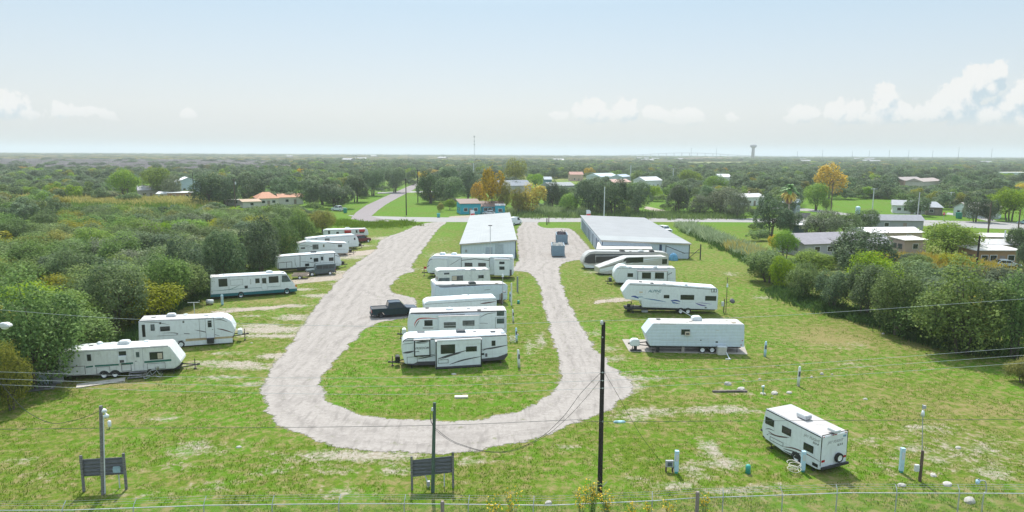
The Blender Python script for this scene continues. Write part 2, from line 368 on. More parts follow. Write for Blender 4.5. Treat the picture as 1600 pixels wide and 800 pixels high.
PATCH = [  # photo px x, y, rx, ry, strength, channel (0 bare caliche, 1 dry, 2 lush)
    (375,570,55,7,.62,0),(430,556,30,5,.7,0),(300,573,40,4,.45,0),(420,515,60,6,.75,0),(460,496,30,6,.6,0),(385,483,45,3,.65,0),(430,440,35,4,.6,0),(520,436,30,3,.6,0),(560,455,30,5,.4,0),
    (470,545,30,20,.45,0),(440,600,20,12,.3,0),(300,600,90,9,.7,2),(150,640,90,8,.5,2),(560,590,60,40,.8,2),(560,520,50,16,.9,2),(720,600,120,20,.6,2),(640,640,150,14,.3,1),(700,575,110,6,.7,2),
    (620,410,26,8,.4,0),(560,384,30,3,.5,0),(540,402,50,4,.55,0),(540,425,50,2.5,.6,0),
    (560,712,120,10,.62,0),(520,740,60,14,.36,0),(480,700,40,10,.3,1),(310,700,60,16,.42,0),(270,730,60,10,.34,0),(80,745,70,18,.3,0),(190,652,50,8,.55,1),(60,700,60,12,.25,1),(400,620,60,8,.5,2),
    (160,600,120,6,.7,1),(230,545,60,8,.8,1),(100,560,60,14,.9,1),(290,490,60,8,.7,1),(420,470,60,4,.6,1),
    (830,510,26,26,.3,1),(815,560,22,14,.35,1),(830,540,8,18,.5,0),(790,600,60,14,.35,1),(740,635,100,10,.25,1),
    (980,600,34,18,.5,0),(1010,643,60,9,.5,0),(1120,640,90,7,.55,0),(1075,660,60,6,.3,0),(1110,702,14,14,.72,0),(1130,724,34,10,.62,0),(1080,730,30,12,.5,0),(990,750,50,5,.4,0),(1000,700,80,30,.25,1),
    (1090,740,40,10,.4,0),(1300,530,60,12,.75,1),(1320,540,50,8,.35,0),(1290,515,40,6,.6,1),(1380,560,80,20,.4,1),(1450,640,160,30,.45,1),(1500,700,120,50,.36,0),(1400,720,90,30,.32,0),(1540,740,60,12,.42,0),
    (1350,650,80,14,.5,2),(1230,620,80,10,.4,2),(1310,752,40,8,.6,1),(1180,540,60,12,.5,2),(1000,515,90,12,.7,2),(1000,575,70,10,.9,2),(940,470,40,5,.55,1),(960,466,30,3,.4,0),(1180,400,50,16,.6,2),(1120,450,60,20,.4,2),
    (930,425,24,6,.4,0),(1100,417,30,5,.4,1),(1140,428,20,4,.4,0),(1190,465,20,3,.5,0),(690,375,22,4,.35,0),(690,398,26,6,.5,0),
    (345,590,60,3,.5,0),(330,566,50,3,.6,0),(400,575,40,3,.6,0),(395,600,30,3,.6,0),(350,552,40,2.5,.5,0),(430,525,70,3,.7,0),(410,508,40,2.5,.6,0),(455,478,30,3,.65,0),(505,462,35,3,.7,0),(475,452,25,2,.6,0),(540,444,30,2.5,.6,0),(390,494,30,2,.55,0),(480,512,20,8,.55,0),(445,572,20,12,.55,0),
    (610,395,24,5,.5,0),(600,372,26,3,.6,0),(640,400,20,10,.3,1),(560,372,40,3,.6,1),(520,392,40,3,.6,1),
    (1420,700,30,5,.55,0),(1350,690,26,5,.5,0),(1470,720,30,5,.55,0),(1530,700,26,6,.5,0),(1560,745,34,7,.5,0),(1440,668,40,4,.45,0),(1500,655,50,4,.45,1),(1550,640,50,8,.6,1),(1420,625,60,6,.45,1),(1300,605,50,5,.4,1),(1255,560,60,6,.45,1),(1330,470+100,40,4,.4,0),(1200,700+60,40,6,.45,0),(1050,760,50,6,.5,0),(1150,770,60,8,.5,0),(980,720,30,8,.35,0),(1020,590,40,4,.4,0),(1080,620,50,4,.55,1),(1150,612,60,5,.4,0),
    (620,735,40,8,.45,0),(520,770,60,8,.45,0),(430,735,40,6,.45,0),(330,760,60,8,.4,0),(200,720+50,60,8,.4,0),(40,720,30,6,.45,0),(120,700,40,5,.4,1),(260,655,40,4,.45,0),(340,668,50,5,.4,1),(740,720,60,8,.45,0),(830,730,60,10,.4,1),(880,700,30,6,.45,0),(900,760,50,8,.4,1),
    (560,545,30,3,.4,1),(600,560,20,3,.5,1),(650,600,60,3,.4,1),(760,560+30,60,4,.4,0),(830,600,30,8,.4,1),(820,480,14,10,.4,1),(845,530,10,16,.5,0),(930,520,20,6,.4,0),(950,545,20,6,.45,0),(960,560,30,5,.5,0),(990,590,30,6,.55,0),
    (660,420,40,3,.4,0),(870,420,20,5,.3,0),(1400,505,60,6,.9,1),(1480,540,60,8,.8,1),(850,790,200,16,.3,1),(440,790,300,14,.3,1),(980,655,40,5,.5,0)]
def ground_masks(P):
    m = np.zeros((len(P), 4)); m[:, 3] = 1
    base = np.array([.20, .37, .29]); m[:, :3] = base
    for (x, y, rx, ry, s, ch) in PATCH:
        c = G(x, y); a = abs(G(x + rx, y).x - c.x); b = max(.6, abs(G(x, y - ry).y - G(x, y + ry).y) / 2)
        q = np.exp(-1.1 * (((P[:, 0] - c.x) / a) ** 2 + ((P[:, 1] - c.y) / b) ** 2))
        m[:, ch] = np.maximum(m[:, ch], base[ch] * (1 - q) + s * q) if ch == 0 else m[:, ch] * (1 - q) + s * q
    q = np.clip((P[:, 1]-150)/60, 0, 1)*np.clip((900-P[:, 1])/400, 0, 1); m[:, 2] = np.maximum(m[:, 2], .26+.26*q); m[:, 1] *= 1-.35*q
    return m
xs = axis(-75, 75, .8, -14000, 14000); ys = axis(28, 150, .8, -60, 12000)
co, f = grid_mesh('ground', xs, ys, 0)
gm_ = ground_masks(co[:, :2])
co[:, 2] = np.where(np.abs(co[:, 0]) < 300, 0, 0)
me = np_mesh('ground', co, f, {'mask': ('FLOAT_COLOR', gm_)})
ground = bpy.data.objects.new('ground', me); COL.objects.link(ground); tag(ground, kind='structure')

def nodes_mat(name):
    M = bpy.data.materials.new(name); M.use_nodes = True; MATS[name] = M
    nt = M.node_tree; return M, nt.nodes, nt.links, nt.nodes['Principled BSDF']
def noise(N, L, vec, scale, detail=5, rough=.6, dist=0):
    n = N.new('ShaderNodeTexNoise'); n.inputs['Scale'].default_value = scale; n.inputs['Detail'].default_value = detail
    n.inputs['Roughness'].default_value = rough; n.inputs['Distortion'].default_value = dist; L.new(vec, n.inputs['Vector']); return n.outputs[0]
def mrange(N, L, v, a, b, c=0., d=1., sm=True):
    n = N.new('ShaderNodeMapRange'); n.interpolation_type = 'SMOOTHSTEP' if sm else 'LINEAR'
    for i, q in enumerate((a, b, c, d)): n.inputs[i + 1].default_value = q
    L.new(v, n.inputs[0]); return n.outputs[0]
def mixc(N, L, f, a, b):
    n = N.new('ShaderNodeMixRGB')
    for i, q in enumerate((f, a, b)):
        if isinstance(q, (int, float)): n.inputs[i].default_value = q
        elif isinstance(q, tuple): n.inputs[i].default_value = (*q, 1)
        else: L.new(q, n.inputs[i])
    return n.outputs[0]
def mth(N, L, op, a, b=None, c=None):
    n = N.new('ShaderNodeMath'); n.operation = op
    for i, q in enumerate((a, b, c)):
        if q is None: continue
        if isinstance(q, (int, float)): n.inputs[i].default_value = q
        else: L.new(q, n.inputs[i])
    return n.outputs[0]
def ground_mat():
    M, N, L, b = nodes_mat('meadow'); b.inputs['Roughness'].default_value = .95; b.inputs['Specular IOR Level'].default_value = .1
    geo = N.new('ShaderNodeNewGeometry'); P = geo.outputs['Position']
    at = N.new('ShaderNodeAttribute'); at.attribute_name = 'mask'
    sp = N.new('ShaderNodeSeparateColor'); L.new(at.outputs['Color'], sp.inputs[0]); bare, dry, lush = sp.outputs[0], sp.outputs[1], sp.outputs[2]
    big = noise(N, L, P, .07, 4); mid = noise(N, L, P, .45, 6, .65); fine = noise(N, L, P, 3.2, 7, .72); fine2 = noise(N, L, P, 1.4, 8, .7, .3)
    tiny = noise(N, L, P, 14, 4, .7)
    g = mixc(N, L, mrange(N, L, fine, .32, .68), (.053, .105, .004), (.140, .190, .015))
    g = mixc(N, L, mrange(N, L, mth(N, L, 'ADD', mth(N, L, 'MULTIPLY', mth(N, L, 'ADD', mid, big), .5), mth(N, L, 'MULTIPLY', lush, .40)), .54, .76), g, (.075, .190, .002))
    dr = mth(N, L, 'ADD', mth(N, L, 'MULTIPLY', dry, .5), fine2)
    g = mixc(N, L, mth(N, L, 'MULTIPLY', mrange(N, L, dr, .60, .84), .82), g, (.28, .21, .10))
    g = mixc(N, L, mth(N, L, 'MULTIPLY', mrange(N, L, mid, .55, .75), .28), g, (.22, .19, .05))
    g = mixc(N, L, mth(N, L, 'MULTIPLY', mrange(N, L, tiny, .3, .7), .35), g, (.05, .09, .02))
    br = mth(N, L, 'ADD', mth(N, L, 'MULTIPLY', bare, .62), mth(N, L, 'ADD', mth(N, L, 'MULTIPLY', fine2, .45), mth(N, L, 'ADD', mth(N, L, 'MULTIPLY', fine, .28), mth(N, L, 'MULTIPLY', mid, .27))))
    bc = mixc(N, L, mrange(N, L, fine, .35, .65), (.27, .225, .175), (.40, .36, .32))
    g = mixc(N, L, mth(N, L, 'MULTIPLY', mrange(N, L, br, .675, .86), .9), g, bc)
    # beyond the lots: rough pasture and brush
    sy = N.new('ShaderNodeSeparateXYZ'); L.new(P, sy.inputs[0])
    far = mixc(N, L, mrange(N, L, noise(N, L, P, .012, 6, .6), .4, .6), (.12, .17, .05), (.33, .30, .12))
    far = mixc(N, L, mrange(N, L, noise(N, L, P, .05, 5, .6), .45, .65), far, (.08, .13, .04))
    g = mixc(N, L, mrange(N, L, sy.outputs[1], 420, 640), g, far)
    L.new(g, b.inputs['Base Color'])
    bp = N.new('ShaderNodeBump'); bp.inputs['Strength'].default_value = .55; bp.inputs['Distance'].default_value = .12
    L.new(mth(N, L, 'ADD', fine, mth(N, L, 'MULTIPLY', tiny, .6)), bp.inputs['Height']); L.new(bp.outputs[0], b.inputs['Normal'])
    return M
me.materials.append(ground_mat())

def road_mat(name, c0, c1, rut, scale=1., edge_noise=.55, wmid=.5, tracks=0., lanes=False):
    M, N, L, b = nodes_mat(name); b.inputs['Roughness'].default_value = .92; b.inputs['Specular IOR Level'].default_value = .15
    geo = N.new('ShaderNodeNewGeometry'); P = geo.outputs['Position']
    at = N.new('ShaderNodeAttribute'); at.attribute_name = 'sd'; sd = at.outputs['Fac']
    mp = N.new('ShaderNodeMapping'); mp.inputs['Scale'].default_value = (1.9, .32, 1); mp.inputs['Rotation'].default_value = (0, 0, R(8)); L.new(P, mp.inputs[0])
    fine = noise(N, L, P, 2.6 * scale, 8, .75); mid = noise(N, L, P, .28, 6, .6); ru = noise(N, L, mp.outputs[0], .9, 6, .62, .6)
    grit = noise(N, L, P, 16, 4, .8)
    c = mixc(N, L, mrange(N, L, fine, .3, .7), c0, c1)
    if lanes:
        ln = N.new('ShaderNodeAttribute'); ln.attribute_name = 'lane'
        wob = mth(N, L, 'MULTIPLY', mth(N, L, 'SUBTRACT', mid, .5), 2.2)
        dd = mth(N, L, 'ADD', mth(N, L, 'ADD', ln.outputs['Fac'], wob), mth(N, L, 'MULTIPLY', mth(N, L, 'SUBTRACT', fine, .5), 1.6))
        sw = mth(N, L, 'SINE', mth(N, L, 'MULTIPLY', dd, 2*math.pi/1.75))
        sw = mth(N, L, 'MULTIPLY', sw, mrange(N, L, ln.outputs['Fac'], 6.5, 4.0))
        c = mixc(N, L, mth(N, L, 'MULTIPLY', mrange(N, L, sw, -.2, 1.), .20), c, tuple(q*1.18 for q in c1))
        c = mixc(N, L, mth(N, L, 'MULTIPLY', mrange(N, L, sw, -.35, -.95), mth(N, L, 'MULTIPLY', mrange(N, L, ru, .42, .62), .34)), c, rut)
        gr = mth(N, L, 'MULTIPLY', mrange(N, L, sw, -.5, -1.), mrange(N, L, noise(N, L, P, 1.1, 6, .7), .56, .66))
        c = mixc(N, L, mth(N, L, 'MULTIPLY', gr, .55), c, (.13, .15, .05))
    c = mixc(N, L, mth(N, L, 'MULTIPLY', mrange(N, L, ru, .50, .68), tracks), c, rut)
    c = mixc(N, L, mth(N, L, 'MULTIPLY', mrange(N, L, mid, .5, .72), .35), c, rut)
    c = mixc(N, L, mth(N, L, 'MULTIPLY', mrange(N, L, grit, .5, .8), .35), c, tuple(q * .6 for q in c0))
    L.new(c, b.inputs['Base Color'])
    bp = N.new('ShaderNodeBump'); bp.inputs['Strength'].default_value = .35; bp.inputs['Distance'].default_value = .05; L.new(fine, bp.inputs['Height']); L.new(bp.outputs[0], b.inputs['Normal'])
    en = mth(N, L, 'ADD', mth(N, L, 'MULTIPLY', noise(N, L, P, .30, 7, .72), .75), mth(N, L, 'MULTIPLY', noise(N, L, P, 2.6, 5, .7), .25))
    v = mth(N, L, 'ADD', sd, mth(N, L, 'MULTIPLY', mth(N, L, 'SUBTRACT', en, .5), edge_noise * 2.6))
    a = mrange(N, L, v, wmid - .035, wmid + .035)
    L.new(a, b.inputs['Alpha'])
    return M
def sheet(name, polys, holes, z, step, band, mtl, ext=None):
    W_ = [wpoly(p) for p in polys]; Hs = [wpoly(p) for p in holes]
    al = np.concatenate(W_); x0, y0 = al.min(0) - band; x1, y1 = al.max(0) + band
    xs = np.arange(x0, x1 + step, step); ys = np.arange(y0, y1 + step, step)
    co, f = grid_mesh(name, xs, ys, z); P = co[:, :2]
    d = np.max([sdist(P, w) for w in W_], 0)
    for h in Hs: d = np.minimum(d, -sdist(P, h))
    keep = (d[f] > -band).any(1); f = f[keep]
    used = np.unique(f); remap = np.zeros(len(co), int); remap[used] = np.arange(len(used))
    sd = np.clip(d[used] / (2 * band) + .5, 0, 1)
    me = np_mesh(name, co[used], remap[f], {'sd': ('FLOAT', sd), 'lane': ('FLOAT', d[used])}); me.materials.append(mtl)
    o = bpy.data.objects.new(name, me); COL.objects.link(o); tag(o, kind='structure')
    return o, (W_, Hs)
gravel = road_mat('gravel_track', (.245, .220, .202), (.345, .315, .293), (.185, .166, .154), tracks=.5, edge_noise=.32, lanes=True)
_, LOOPW = sheet('gravel_road', [smooth_closed(LOOP_OUT)], [smooth_closed(ISLAND), smooth_closed(WEST)], .016, .5, 2.2, gravel)
asph = road_mat('worn_asphalt', (.27, .26, .255), (.33, .32, .315), (.23, .225, .225), scale=.6, edge_noise=.10, tracks=.3)
sheet('street', [STREET], [], .022, 1.0, 1.2, asph)
asph2 = road_mat('rosy_asphalt', (.215, .19, .195), (.27, .24, .24), (.18, .165, .165), scale=.6, edge_noise=.10, tracks=.3)
sheet('side_road', [DIAG], [], .028, 1.0, 1.2, asph2)
sheet('driveway', [SIDE_DRIVE], [], .020, 1.5, 1.5, asph)
# pale lot drives between trailers and tan tracks
drv = road_mat('sandy_drive', (.29, .24, .19), (.37, .32, .27), (.23, .19, .15), tracks=.3, edge_noise=.75, wmid=.60)
sheet('dirt_track', [[(448,372+66),(520,428),(600,418),(600,428),(520,438),(450,446)], [(330,486),(420,478),(470,474),(470,478),(420,484),(330,492)],
                     [(925,469),(985,464),(990,470),(925,476)], [(470,398),(560,392),(600,388),(600,396),(560,400),(480,405)]], [], .012, .5, 1.2, drv)
sheet('driveway', [[(1210,322),(1262,326),(1330,334),(1325,337),(1262,330),(1205,326)], [(1480,332),(1540,339),(1560,346),(1545,346),(1520,340),(1478,335)]], [], .018, 1., 1.2, asph)
sheet('driveway', [[(800,333),(700,338),(700,342),(800,342)],[(1008,322),(1020,324),(1050,331),(1052,334),(1020,330),(1005,326)]], [], .019, 1., 1.2, drv)

# concrete pad under the white trailer
pad = MB(); pq = [G(972, 530.5), G(983, 549.5), G(1168, 554), G(1160, 533)]
pad.prismz([(p.x, p.y) for p in pq], -.1, .05); tag(pad.build('pavement', concrete), kind='structure')
# bay water beyond the land
wm, N_, L_, b_ = nodes_mat('bay_water'); b_.inputs['Base Color'].default_value = (.16, .24, .28, 1); b_.inputs['Roughness'].default_value = .25
g_ = N_.new('ShaderNodeNewGeometry'); bp_ = N_.new('ShaderNodeBump'); bp_.inputs['Strength'].default_value = .3
L_.new(noise(N_, L_, g_.outputs['Position'], .05, 4), bp_.inputs['Height']); L_.new(bp_.outputs[0], b_.inputs['Normal'])
wb = MB(); wb.add([(-40000, 4200, .3), (40000, 4200, .3), (40000, 42000, .3), (-40000, 42000, .3)], [(0, 1, 2, 3)])
tag(wb.build('water', wm), kind='structure')
# ------------------------------------------------------------------ recreational vehicles
class Frame:
    def __init__(s, gl, gr, fr):
        s.fr = fr; s.o = G(*s.px(*gl)); e = G(*s.px(*gr)); d = (e - s.o); s.L = d.length; s.d = d.normalized(); s.n = Vector((-s.d.y, s.d.x, 0)); s.a = math.atan2(s.d.y, s.d.x)
    def px(s, X, Y): return (s.fr[0] + X / s.fr[2], s.fr[1] + Y / s.fr[2])
    def side(s, X, Y, off=0.0):
        """zoom-crop coordinate -> (along, height) on the near side plane, moved `off` towards the camera"""
        r = RAY(*s.px(X, Y)); C = Vector((0, 0, CAMH)); o = s.o - s.n * off
        t = (o - C).dot(s.n) / r.dot(s.n); p = C + r * t
        return ((p - s.o).dot(s.d), p.z)
    def endp(s, X, Y, at):
        """-> (depth, height) on the end plane at along = at"""
        r = RAY(*s.px(X, Y)); C = Vector((0, 0, CAMH)); o = s.o + s.d * at
        t = (o - C).dot(s.d) / r.dot(s.d); p = C + r * t
        return ((p - s.o).dot(s.n), p.z)
    def top(s, X, Y, z):
        r = RAY(*s.px(X, Y)); t = (z - CAMH) / r.z; p = Vector((0, 0, CAMH)) + r * t - s.o
        return (p.dot(s.d), p.dot(s.n))
def ribbon(mb, pts, w, y, th=.004):
    """band of width w (or list) along pts (s,z) on the plane y"""
    ws = w if isinstance(w, list) else [w] * len(pts); up = []; dn = []
    for i, p in enumerate(pts):
        a = pts[max(i-1, 0)]; b = pts[min(i+1, len(pts)-1)]
        dx, dz = b[0]-a[0], b[1]-a[1]; l = math.hypot(dx, dz) or 1
        nx, nz = -dz/l, dx/l
        up.append((p[0]+nx*ws[i]/2, p[1]+nz*ws[i]/2)); dn.append((p[0]-nx*ws[i]/2, p[1]-nz*ws[i]/2))
    for i in range(len(pts)-1):
        q = [dn[i], dn[i+1], up[i+1], up[i]]
        mb.prism(q, y - th, y)
def curve_pts(pts, k=6):
    """Catmull-Rom through pts"""
    if len(pts) < 3: return pts
    P = [pts[0]] + list(pts) + [pts[-1]]; out = []
    for i in range(1, len(P)-2):
        for j in range(k):
            t = j/k; a,b,c,d = P[i-1],P[i],P[i+1],P[i+2]
            out.append(tuple(.5*((2*b[m])+(-a[m]+c[m])*t+(2*a[m]-5*b[m]+4*c[m]-d[m])*t*t+(-a[m]+3*b[m]-3*c[m]+d[m])*t**3) for m in range(len(b))))
    return out + [pts[-1]]
def wheel_mesh(r, w):
    t = MB(); n = 20; prof = [(0, r*.62), (0, r*.93), (w*.12, r), (w*.88, r), (w, r*.93), (w, r*.62)]
    vs = []
    for (y, q) in prof:
        for k in range(n):
            a = 2*math.pi*k/n; vs.append((q*math.cos(a), y, q*math.sin(a)))
    m = len(prof)
    t.add(vs, [(j*n+k, j*n+(k+1)%n, ((j+1)%m)*n+(k+1)%n, ((j+1)%m)*n+k) for j in range(m) for k in range(n)])
    c = MB(); vs = []; prof = [(w*.5, .001), (w*.16, r*.12), (w*.10, r*.2), (w*.22, r*.28), (w*.25, r*.5), (.01, r*.6), (.01, r*.635), (w*.4, r*.635)]
    for (y, q) in prof:
        for k in range(n):
            a = 2*math.pi*k/n; vs.append((q*math.cos(a), y, q*math.sin(a)))
    c.add(vs, [(j*n+k, j*n+(k+1)%n, (j+1)*n+(k+1)%n, (j+1)*n+k) for j in range(len(prof)-1) for k in range(n)])
    return t, c
def add_wheel(root, x, y, r, w=.24, rim=None, flip=False):
    t, c = wheel_mesh(r, w); a = t.build('wheel', tyre, root, smooth=True); b = c.build('rim', rim or rimm, a, smooth=True)
    a.location = (x, y, r)
    if flip: a.rotation_euler = (0, 0, math.pi)
    return a
def window(root, s0, s1, z0, z1, y, glass=None, frame=None, fw=.05, nm='window'):
    f = MB(); f.box(s0, s1, y-.022, y, z0, z1); w = f.build(nm, frame or black, root, bevel=.008)
    p = MB(); p.box(s0+fw, s1-fw, y-.028, y-.018, z0+fw, z1-fw); p.build('pane', glass or glassm, w)
    return w
def outline_frame(root, s0, s1, z0, z1, y, w, m, nm):
    f = MB(); f.box(s0, s1, y-.012, y, z1-w, z1); f.box(s0, s1, y-.012, y, z0, z0+w); f.box(s0, s0+w, y-.012, y, z0+w, z1-w); f.box(s1-w, s1, y-.012, y, z0+w, z1-w)
    return f.build(nm, m, root)
def ac_unit(root, x, y, z, m, l=.95, w=.7, h=.32, kind='box'):
    a = MB()
    if kind == 'dome': a.dome((x, y, z), l/2, w/2, h, n=14)
    else:
        a.prism([(x-l/2, z), (x-l/2+.05, z+h*.75), (x-l/4, z+h), (x+l/3, z+h), (x+l/2, z+h*.6), (x+l/2, z)], y-w/2, y+w/2)
    o = a.build('air_conditioner', m, root, bevel=.04, smooth=False); return o
def text_mesh(s, size, m, parent, nm, loc, rot, shear=0.0, ext=.003):
    cu = bpy.data.curves.new('t', 'FONT'); cu.body = s; cu.size = size; cu.extrude = ext; cu.shear = shear; cu.align_x = 'CENTER'; cu.offset = .004
    to = bpy.data.objects.new('t', cu); COL.objects.link(to); bpy.context.view_layer.update()
    dg = bpy.context.evaluated_depsgraph_get(); me = bpy.data.meshes.new_from_object(to.evaluated_get(dg)); me.name = nm
    bpy.data.objects.remove(to); bpy.data.curves.remove(cu)
    me.materials.clear(); me.materials.append(m)
    o = bpy.data.objects.new(nm, me); COL.objects.link(o); o.parent = parent; o.location = loc; o.rotation_euler = rot; return o

def make_rv(name, label, cat, fr, gl, gr, outline, W=2.45, paint=None, roofm=None, items=(), chassis=True, hitch=None, jacks=True, trim=None, bev=.07, group=None, zfix=None, wheels=(), noseband=None, endtop=True):
    F = Frame(gl, gr, fr); root = thing(name, label, cat, F.o, F.a, group); paint = paint or white
    O = [F.side(*p) for p in outline]
    if zfix: O = [(s, max(z, zfix)) for s, z in O]
    b = MB(); b.prism(O, 0, W); body = b.build('body', paint, root, bevel=bev)
    zt = max(z for s, z in O); zb = min(z for s, z in O); s0 = min(s for s, z in O); s1 = max(s for s, z in O)
    # roof: highest run of the outline
    top = [(s, z) for s, z in O if z > zt - .45]
    top.sort(); (ra, za), (rb, zb_) = top[0], top[-1]
    r = MB(); r.prism([(ra+.10, za+.005), (ra+.10, za+.03), (rb-.10, zb_+.03), (rb-.10, zb_+.005)], .07, W-.07); r.build('roof', roofm or roofw, root)
    def rz(s): return za + (zb_-za)*(s-ra)/max(rb-ra, .1) + .02
    # dark corner trim where side and roof meet
    t = MB(); ribbon(t, [(ra+.05, za-.05), (rb-.05, zb_-.05)], .075, -.002); t.build('roof_trim', trim or greyp, root)
    if chassis:
        c = MB(); z1 = zb + .02; c.box(s0+.5, s1-.25, .35, W-.35, max(.32, z1-.22), z1)
        for wx in wheels:
            pass
        c.build('chassis', dark, root)
        if jacks:
            for sx in (s0+.9, s1-.7):
                for yy in (.15, W-.15):
                    j = MB(); j.tube([(sx, yy, z1), (sx, yy, .03)], .03, 6); j.box(sx-.1, sx+.1, yy-.1, yy+.1, 0, .035); j.build('jack', dark, root)
    if s1-s0 > 4:      # panel seams and a rub rail on the side
        q = MB(); zz0 = min(z for s, z in O if abs(s-(s0+s1)/2) < (s1-s0)/2)
        for k in range(1, 5):
            sx = s0+(s1-s0)*k/5+.13*k; q.box(sx, sx+.018, -.003, 0, zb+.12, zt-.16)
        q.box(s0+(s1-s0)*.16, s1-.12, -.006, 0, zb+(zt-zb)*.27, zb+(zt-zb)*.27+.03); q.build('seam_trim', lgrey, root)
    slides = {}
    off = 0.0; par = root
    for it in items:
        k = it[0]; opt = it[-1] if isinstance(it[-1], dict) else {}
        if k == 'slide':
            dp = it[5]; a = F.side(it[1], it[2], dp); c = F.side(it[3], it[4], dp)
            bb = MB(); bb.box(a[0], c[0], -dp, .05, c[1], a[1]); par = bb.build('slide_out', opt.get('m', paint), root, bevel=.02); off = dp
            if opt.get('frame'):
                q = opt['frame']; outline_frame(par, a[0]-.02, c[0]+.02, c[1]-.0, a[1]+.02, -dp-.002, opt.get('fw', .09), q, 'frame_trim')
            if opt.get('roof', True):
                rr = MB(); rr.box(a[0]-.05, c[0]+.05, -dp-.06, .0, a[1]+.003, a[1]+.03); rr.build('slide_roof', roofm or roofw, par)
            if opt.get('skirt'):
                sk = MB(); sk.box(a[0]+.01, c[0]-.01, -dp-.008, -dp, c[1], c[1]+.28); sk.build('skirt', opt['skirt'], par)
            continue
        if k == 'end_slide': par = root; off = 0.0; continue
        y = -off - .002
        if k == 'win':
            a = F.side(it[1], it[2], off); c = F.side(it[3], it[4], off)
            window(par, a[0], c[0], c[1], a[1], y, opt.get('g'), opt.get('f'), opt.get('fw', .05))
        elif k == 'door':
            a = F.side(it[1], it[2], off); c = F.side(it[3], it[4], off)
            d = MB(); d.box(a[0], c[0], y-.02, y, c[1], a[1]); dd = d.build('door', opt.get('m', paint), par, bevel=.01)
            outline_frame(dd, a[0]-.02, c[0]+.02, c[1]-.02, a[1]+.02, y-.001, .06, opt.get('f', stripeg), 'frame')
            h = MB(); hz = c[1] + (a[1]-c[1])*.42; hx = a[0] + (.1 if opt.get('hl') else (c[0]-a[0]-.2)); h.box(hx, hx+.1, y-.06, y-.02, hz, hz+.06); h.build('handle', dark, dd)
            if 'w' in opt:
                q = opt['w']; a2 = F.side(q[0], q[1], off); c2 = F.side(q[2], q[3], off); window(dd, a2[0], c2[0], c2[1], a2[1], y-.02, opt.get('g'), opt.get('wf', black), .04)
        elif k == 'stripe':
            pts = curve_pts([F.side(px, py, off) for px, py in it[1]]); ws = it[2]*1.35
            n = len(pts); w = [ws*max(.25, math.sin(math.pi*(i+.6)/(n+.2))) if opt.get('taper', True) else ws for i in range(n)]
            q = MB(); ribbon(q, pts, w, y, .004 + .0015*rnd.random()); q.build('stripe', it[3], par)
        elif k == 'poly':
            pts = [F.side(px, py, off) for px, py in it[1]]; pr = opt.get('proud', .008)
            if opt.get('curve'): pts = curve_pts(pts)
            q = MB(); q.prism(pts, y-pr, y); q.build(it[3], it[2], par)
        elif k == 'rect':
            a = F.side(it[1], it[2], off); c = F.side(it[3], it[4], off); pr = opt.get('proud', .012)
            q = MB(); q.box(a[0], c[0], y-pr, y, c[1], a[1]); q.build(it[6], it[5], par, bevel=opt.get('b', 0))
        elif k == 'hatch':
            a = F.side(it[1], it[2], off); c = F.side(it[3], it[4], off)
            outline_frame(par, a[0], c[0], c[1], a[1], y, opt.get('fw', .03)*1.5, opt.get('m', stripeg), opt.get('nm', 'hatch'))
        elif k == 'roofbox':     # X,Y of the unit's base centre on the roof
            s, yy = F.top(it[1], it[2], zt + .02); yy = min(max(yy, .4), W-.4)
            o = ac_unit(par, s, yy, rz(s), it[3], *(it[4] if len(it) > 4 and isinstance(it[4], tuple) else ()), kind=opt.get('kind', 'box'))
            if opt.get('nm'): o.name = opt['nm']
        elif k == 'vent':
            s, yy = F.top(it[1], it[2], zt + .02); yy = min(max(yy, .35), W-.35)
            v = MB(); v.box(s-.2, s+.2, yy-.2, yy+.2, rz(s), rz(s)+.1); v.build('roof_vent', it[3] if len(it) > 3 and not isinstance(it[3], dict) else lgrey, par, bevel=.02)
        elif k == 'wheel':
            s, z = F.side(it[1], it[2]); rr = opt.get('r', .36)
            if opt.get('arch', True):
                ar = MB(); zb0 = max(zb - .05, rr * .9); pts = [(s + (rr+.12)*math.cos(t), max(zb0, rr + (rr+.1)*math.sin(t))) for t in np.linspace(0, math.pi, 13)]
                pts = [(s+rr+.12, zb0-.02)] + pts + [(s-rr-.12, zb0-.02)]
                ar.prism(pts, -.006, -.001); ar.build('wheel_arch', dark, root)
            add_wheel(root, s, -.03, rr, .24, opt.get('rim')); add_wheel(root, s, W+.03, rr, .24, opt.get('rim'), True)
        elif k == 'text':
            a = F.side(it[1], it[2], off)
            text_mesh(it[3], it[4], it[5], par, 'lettering', (a[0], y-.004, a[1]), (R(90), 0, 0), opt.get('shear', .3))
        elif k == 'windscreen':   # outline indices i,j : panel across the nose
            i, j = it[1], it[2]; p, q = O[i], O[j]; sg = it[3]
            dx, dz = q[0]-p[0], q[1]-p[1]; l = math.hypot(dx, dz); nx, nz = (dz/l*sg, -dx/l*sg)
            if nx * sg < 0: nx, nz = -nx, -nz
            a1 = (p[0]+dx*.08, p[1]+dz*.08); a2 = (p[0]+dx*.92, p[1]+dz*.92)
            g = MB(); g.prism([a1, (a1[0]+nx*.02, a1[1]+nz*.02), (a2[0]+nx*.02, a2[1]+nz*.02), a2], .16, W-.16); g.build('windscreen', glassl, root)
